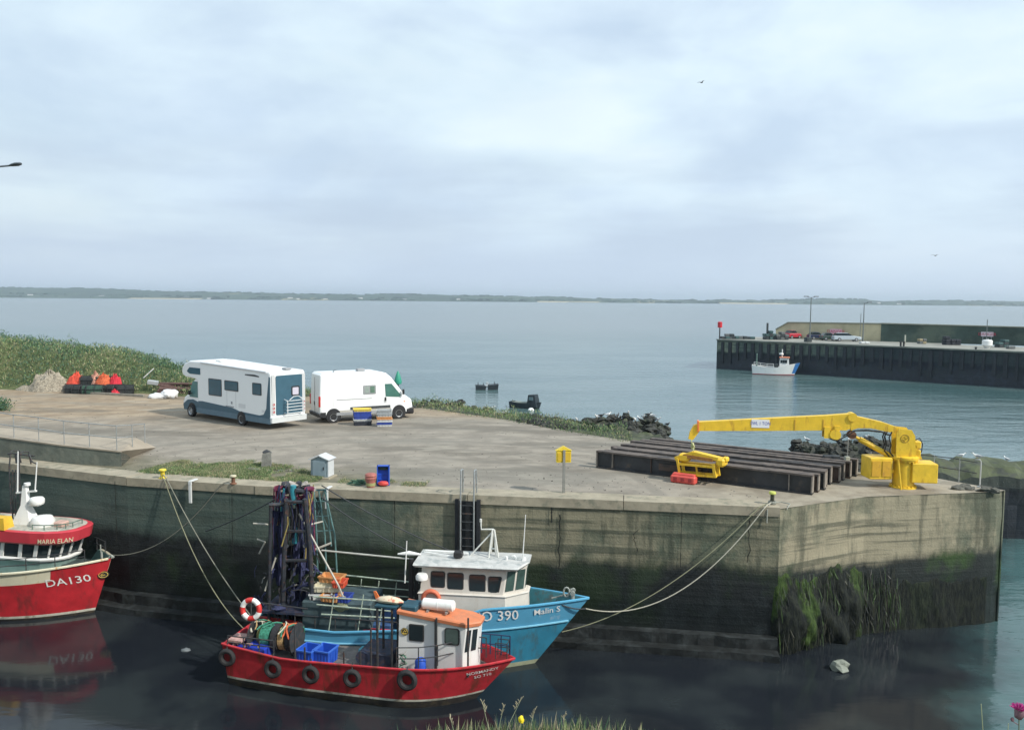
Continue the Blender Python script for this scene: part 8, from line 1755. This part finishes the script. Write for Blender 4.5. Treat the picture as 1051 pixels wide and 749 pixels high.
mb = MB(); mb.tube([(Lw*.70, 0, 2.9), (Lw*.70, 0, 4.3)], .08, 6); mb.lathe([(0, 3.4), (.35, 3.4), (.35, 3.65), (0, 3.7)], c=(Lw*.68, 0, 0), n=12); mb.build('mast', white, o)
mb = MB(); mb.box((Lw*.57, -.3, 1.3), (.6, 1.2, 1.1), ch=.05); mb.tube([(Lw*.55, 0, 1), (Lw*.55, 0, 3.0)], .09, 6); mb.build('deck_winch', gmix[0], o)
guard(o, 'deck_rail', [tuple(hw3.pt(t, hw3.z_s(t), -1, -.05)) for t in (.05, .2, .35, .5)], .6, white, r=.03)
mb = MB(); mb.tube([(.6, .9, 1), (.6, .9, 3.4), (.6, -.9, 3.4), (.6, -.9, 1)], .09, 6); mb.build('stern_gallows', M('gallows_green', (.08, .14, .12), .6), o)
# ---- dark craft moored off the rocks
def float_raft(px0, px1, py, label):
    a, c = at(px0, py, 0), at(px1, py, 0); f_ = Frame(a, c-a); L_ = (c-a).length; o = empty('work_raft', a, f_.rz, label, 'raft')
    for s_ in (0, 1):
        mb = MB(); x0 = L_*.0 if s_ == 0 else L_*.56; mb.loft([[(x0, -.7, -.2), (x0+L_*.42, -.7, -.2), (x0+L_*.42, .7, -.2), (x0, .7, -.2)], [(x0-.08, -.8, .6), (x0+L_*.46, -.8, .55+.2*s_), (x0+L_*.46, .8, .55+.2*s_), (x0-.08, .8, .6)]]); mb.build('float_tank', M('raft_black', (.02, .028, .035), .6, var=.3), o)
    mb = MB(); mb.box((L_*.48, 0, .45), (L_*.18, 1.1, .3), ch=.05); mb.box((L_*.5, -.2, .85), (.35, .3, .35), ch=.05); mb.build('deck_gear', M('gear_pale', (.40, .44, .46), .7, var=.3), o)
    mb = MB()
    for q in (.1, .35, .6, .85): mb.tube([(L_*q, .3, .5), (L_*q, .3, .85+.15*math.sin(q*9))], .05, 6)
    mb.build('post', blackm, o)
float_raft(488.5, 511, 399.5, 'dark low raft with pale gear, the farther of the two craft off the rocks')
a, c = at(525, 417.5, 0), at(553.5, 419.5, 0); f_ = Frame(a, c-a); Lk = (c-a).length; hk_ = Hull(Lk, 1.5, ([0, .5, 1], [.7, .55, .75]), rake=.25, full=3, fine=2.2)
o = empty('dark_workboat', f_.o, f_.rz, 'dark workboat with a boxy cab at its right end, close off the rocks', 'workboat'); bk_ = M('workboat_dark', (.02, .03, .038), .5, var=.3)
hk_.build('hull', o, [-.4, .05, (.05, .5), (.05, 1.)], [bk_], [0, 0, 0], .25, bk_, deckm=M('deck_olive', (.16, .18, .14), .7, var=.3), n=16)
mb = MB(); mb.loft([[(Lk*.62, -.6, .2), (Lk*.97, -.6, .2), (Lk*.97, .6, .2), (Lk*.62, .6, .2)], [(Lk*.66, -.5, 1.55), (Lk*.88, -.5, 1.6), (Lk*.88, .5, 1.6), (Lk*.66, .5, 1.55)]]); cb_ = mb.build('cab', bk_, o)
mb = MB(); mb.box((Lk*.77, -.56, 1.15), (Lk*.15, .06, .38), ch=.01); mb.build('window', M('window_haze', (.14, .20, .22), .2), cb_)
mb = MB(); mb.box((Lk*.35, 0, .62), (Lk*.5, 1.0, .1)); mb.tube([(Lk*.1, -.4, .5), (Lk*.1, -.4, .95)], .06, 6); mb.build('deck_planks', M('plank_grey', (.22, .25, .22), .8, var=.2), o)
mb = MB(); mb.lathe([(0, -.15), (.3, -.1), (.35, .1), (.2, .3), (0, .35)], n=12); tag(mb.build('mooring_buoy', white, loc=at(545, 421.5, 0)), 'white mooring buoy floating in front of the dark workboat', 'buoy')
mb = MB(); mb.blob((0, 0, .0), (.16, .13, .08), 10, 4, .3); tag(mb.build('floating_litter', M('litter_grey', (.14, .16, .17), .7, var=.2), loc=at(191, 667, 0)), 'small grey float drifting alone in the dark harbour water', 'float')
# ---- lamp reaching in from the left
dL = 20.; hd_ = atY(21.5, 168.5, dL); a_ = atY(-34, 172.5, dL); zg = 9.0
o = empty('street_lamp', (a_.x, dL, zg), 0, 'dark street lamp reaching in on a thin arm from the left edge of the sky', 'street lamp')
mb = MB(); mb.tube([(0, 0, -1.5), (0, 0, a_.z-zg-.1), (.15, 0, a_.z-zg)], [.09, .05, .04], 10); mb.build('pole', M('lamp_pole', (.14, .16, .16)), o)
mb = MB(); e_ = Vector((atY(11, 170, dL).x-a_.x, 0, atY(11, 170, dL).z-zg)); mb.tube([(.15, 0, a_.z-zg), e_*.5+Vector((.1, 0, (a_.z-zg)*.5-.01)), e_], .022, 8); mb.build('arm', M('lamp_arm', (.12, .14, .16), .5, var=.1), o)
mb = MB(); xh = e_.x; zh = e_.z; L5 = hd_.x-a_.x-xh+.04; mb.loft([[(xh-.03+L5*k, w_*math.cos(b_*PI/4), zh+.05*k+h_*math.sin(b_*PI/4)) for b_ in range(8)] for k, w_, h_ in ((0, .03, .02), (.25, .08, .035), (.6, .11, .045), (.9, .08, .035), (1, .03, .015))], smooth=True); mb.build('lamp_head', M('lamp_head', (.10, .12, .14)), o)
# ---- birds in the air
def flying(px, py, Y, s, label):
    p = atY(px, py, Y); mb = MB(); mb.loft([[(x, r_*math.cos(a*PI/3), r_*math.sin(a*PI/3)) for a in range(6)] for x, r_ in ((-.25, .02), (-.1, .06), (.1, .06), (.24, .02))], smooth=True)
    for s_ in (-1, 1): mb.loft([[(.08, s_*.05, .02), (-.08, s_*.05, .02), (-.08, s_*.05, .04), (.08, s_*.05, .04)], [(.06, s_*.32, .16), (-.06, s_*.32, .16), (-.06, s_*.32, .175), (.06, s_*.32, .175)], [(-.06, s_*.65, .10), (-.12, s_*.65, .10), (-.12, s_*.65, .11), (-.06, s_*.65, .11)]])
    o = mb.build('flying_gull', gdk, loc=p, rotz=R(30)); o.scale = (s, s, s); tag(o, label, 'gull')
flying(720, 85, 120, 1.1, 'distant bird flying high in the middle of the sky'); flying(960, 262.5, 140, 1.1, 'distant bird flying low over the sea above the far pier')
# ---- foreground stems, flower and thistle
def stem(px, pyt, Yd, lean, r, mat, label, name='grass_stem', head=None, cat='grass stem', grp=None):
    top = atY(px, pyt, Yd); zb_ = float(bank_h(np.array([top.x]), np.array([min(Yd, 4.)]))[0])-.02; base = Vector((top.x-lean, Yd, zb_)); o = empty(name, base, 0, label, cat, grp)
    mid = base.lerp(top, .55)+Vector((-lean*.15, 0, 0)); mb = MB(); mb.tube([Vector((0, 0, 0)), mid-base, top-base], [r, r*.8, r*.4], 5); mb.build('stem', mat, o); return o, top-base
gs = M('stem_pale', (.30, .33, .20), .8, var=.2, scale=9); gk = M('seed_head', (.34, .30, .20), .9, var=.3, scale=20)
lbs = ['tall pale grass stem leaning left at the bottom, leftmost of the group', 'pale grass stem just left of the yellow flower', 'long grass stem leaning right above the yellow flower', 'pale grass stem right of the yellow flower', 'short grass stem at the right end of the bottom tuft', 'wispy grass stem far left of the bottom tuft']
for (px, py, ln), lb_ in zip(((495, 720, -.05), (517, 724, .04), (535, 717, .10), (549, 728, .04), (580, 733, .03), (462, 736, -.04)), lbs):
    o, tp__ = stem(px, py, 3.9, ln, .0022, gs, lb_, grp='grass stems at the bottom edge'); mb = MB()
    for k in range(9): q = tp__*(1-.022*k)-Vector((ln*.02*k, 0, 0)); mb.tube([q, q+Vector((random.uniform(-.012, .012), random.uniform(-.01, .01), .016))], .0018, 4)
    mb.build('seed_head', gk, o)
o, tp__ = stem(535, 739, 3.9, .01, .003, g1, 'yellow flower among the grass at the bottom edge', 'yellow_flower', cat='flower'); mb = MB()
for k in range(9): a = k*2*PI/9; mb.loft([[tp__+Vector((math.cos(a)*.004, math.sin(a)*.004, .002*e)) for e in (0, 1)]+[tp__+Vector((math.cos(a+.3)*.012, math.sin(a+.3)*.012, .004)), tp__+Vector((math.cos(a)*.019, math.sin(a)*.019, .006))]]*1, caps=(True, False))
mb.blob(tp__+Vector((0, 0, .006)), (.014, .014, .02), 8, 2, .3); mb.build('petals', M('petal_yellow', (.80, .62, .02), .6, var=.1), o)
def stem2(px, pyt, Yd, pxb, r, mat, label, name, cat):
    top = atY(px, pyt, Yd); base = atY(pxb, 800, Yd); base.z = 12.3-1.9; zb_ = float(bank_h(np.array([base.x]), np.array([Yd]))[0]); base.z = zb_-.02; o = empty(name, base, 0, label, cat); mb = MB(); mb.tube([Vector((0, 0, 0)), (top-base)*.5+Vector((.01, 0, 0)), top-base], [r, r*.9, r*.7], 6); mb.build('stem', mat, o); return o, top-base
thm = M('thistle_magenta', (.45, .03, .22), .7, var=.3, scale=60); thg = M('thistle_bract', (.18, .10, .12), .8, var=.3, scale=60)
o, tp__ = stem2(1046, 734, 3.4, 1043, .004, M('thistle_stem', (.16, .20, .14), .8, var=.2), 'magenta thistle flower rising at the bottom right corner', 'thistle', 'thistle')
mb = MB(); mb.blob(tp__+Vector((0, 0, .01)), (.020, .020, .026), 12, 6, .15); mb.build('bract_cup', thg, o)
mb = MB(); rr_ = random.Random(5)
for k in range(150):
    a = rr_.uniform(0, 2*PI); e = rr_.uniform(0, 1)**.6; d_ = Vector((math.cos(a)*e, math.sin(a)*e, 1.15-.55*e)).normalized(); b_ = tp__+Vector((math.cos(a)*e*.016, math.sin(a)*e*.016, .026)); mb.tube([b_, b_+d_*rr_.uniform(.018, .028)], .0013, 3, smooth=False)
mb.build('florets', thm, o)
mb = MB(); b_ = tp__*.93
mb.tube([b_, b_+Vector((-.02, 0, .012)), b_+Vector((-.027, 0, .02))], .0018, 4); mb.blob(b_+Vector((-.028, 0, .024)), (.008, .008, .01), 6, 1, .2); mb.build('side_bud', thg, o)
for (px, py, pxb, lb_) in ((1007, 722, 1014, 'thin pale stem left of the thistle'), (1035, 742, 1026, 'short pale stem between the thin stem and the thistle')):
    stem2(px, py, 3.5, pxb, .0025, gs, lb_, 'grass_stem', 'grass stem')
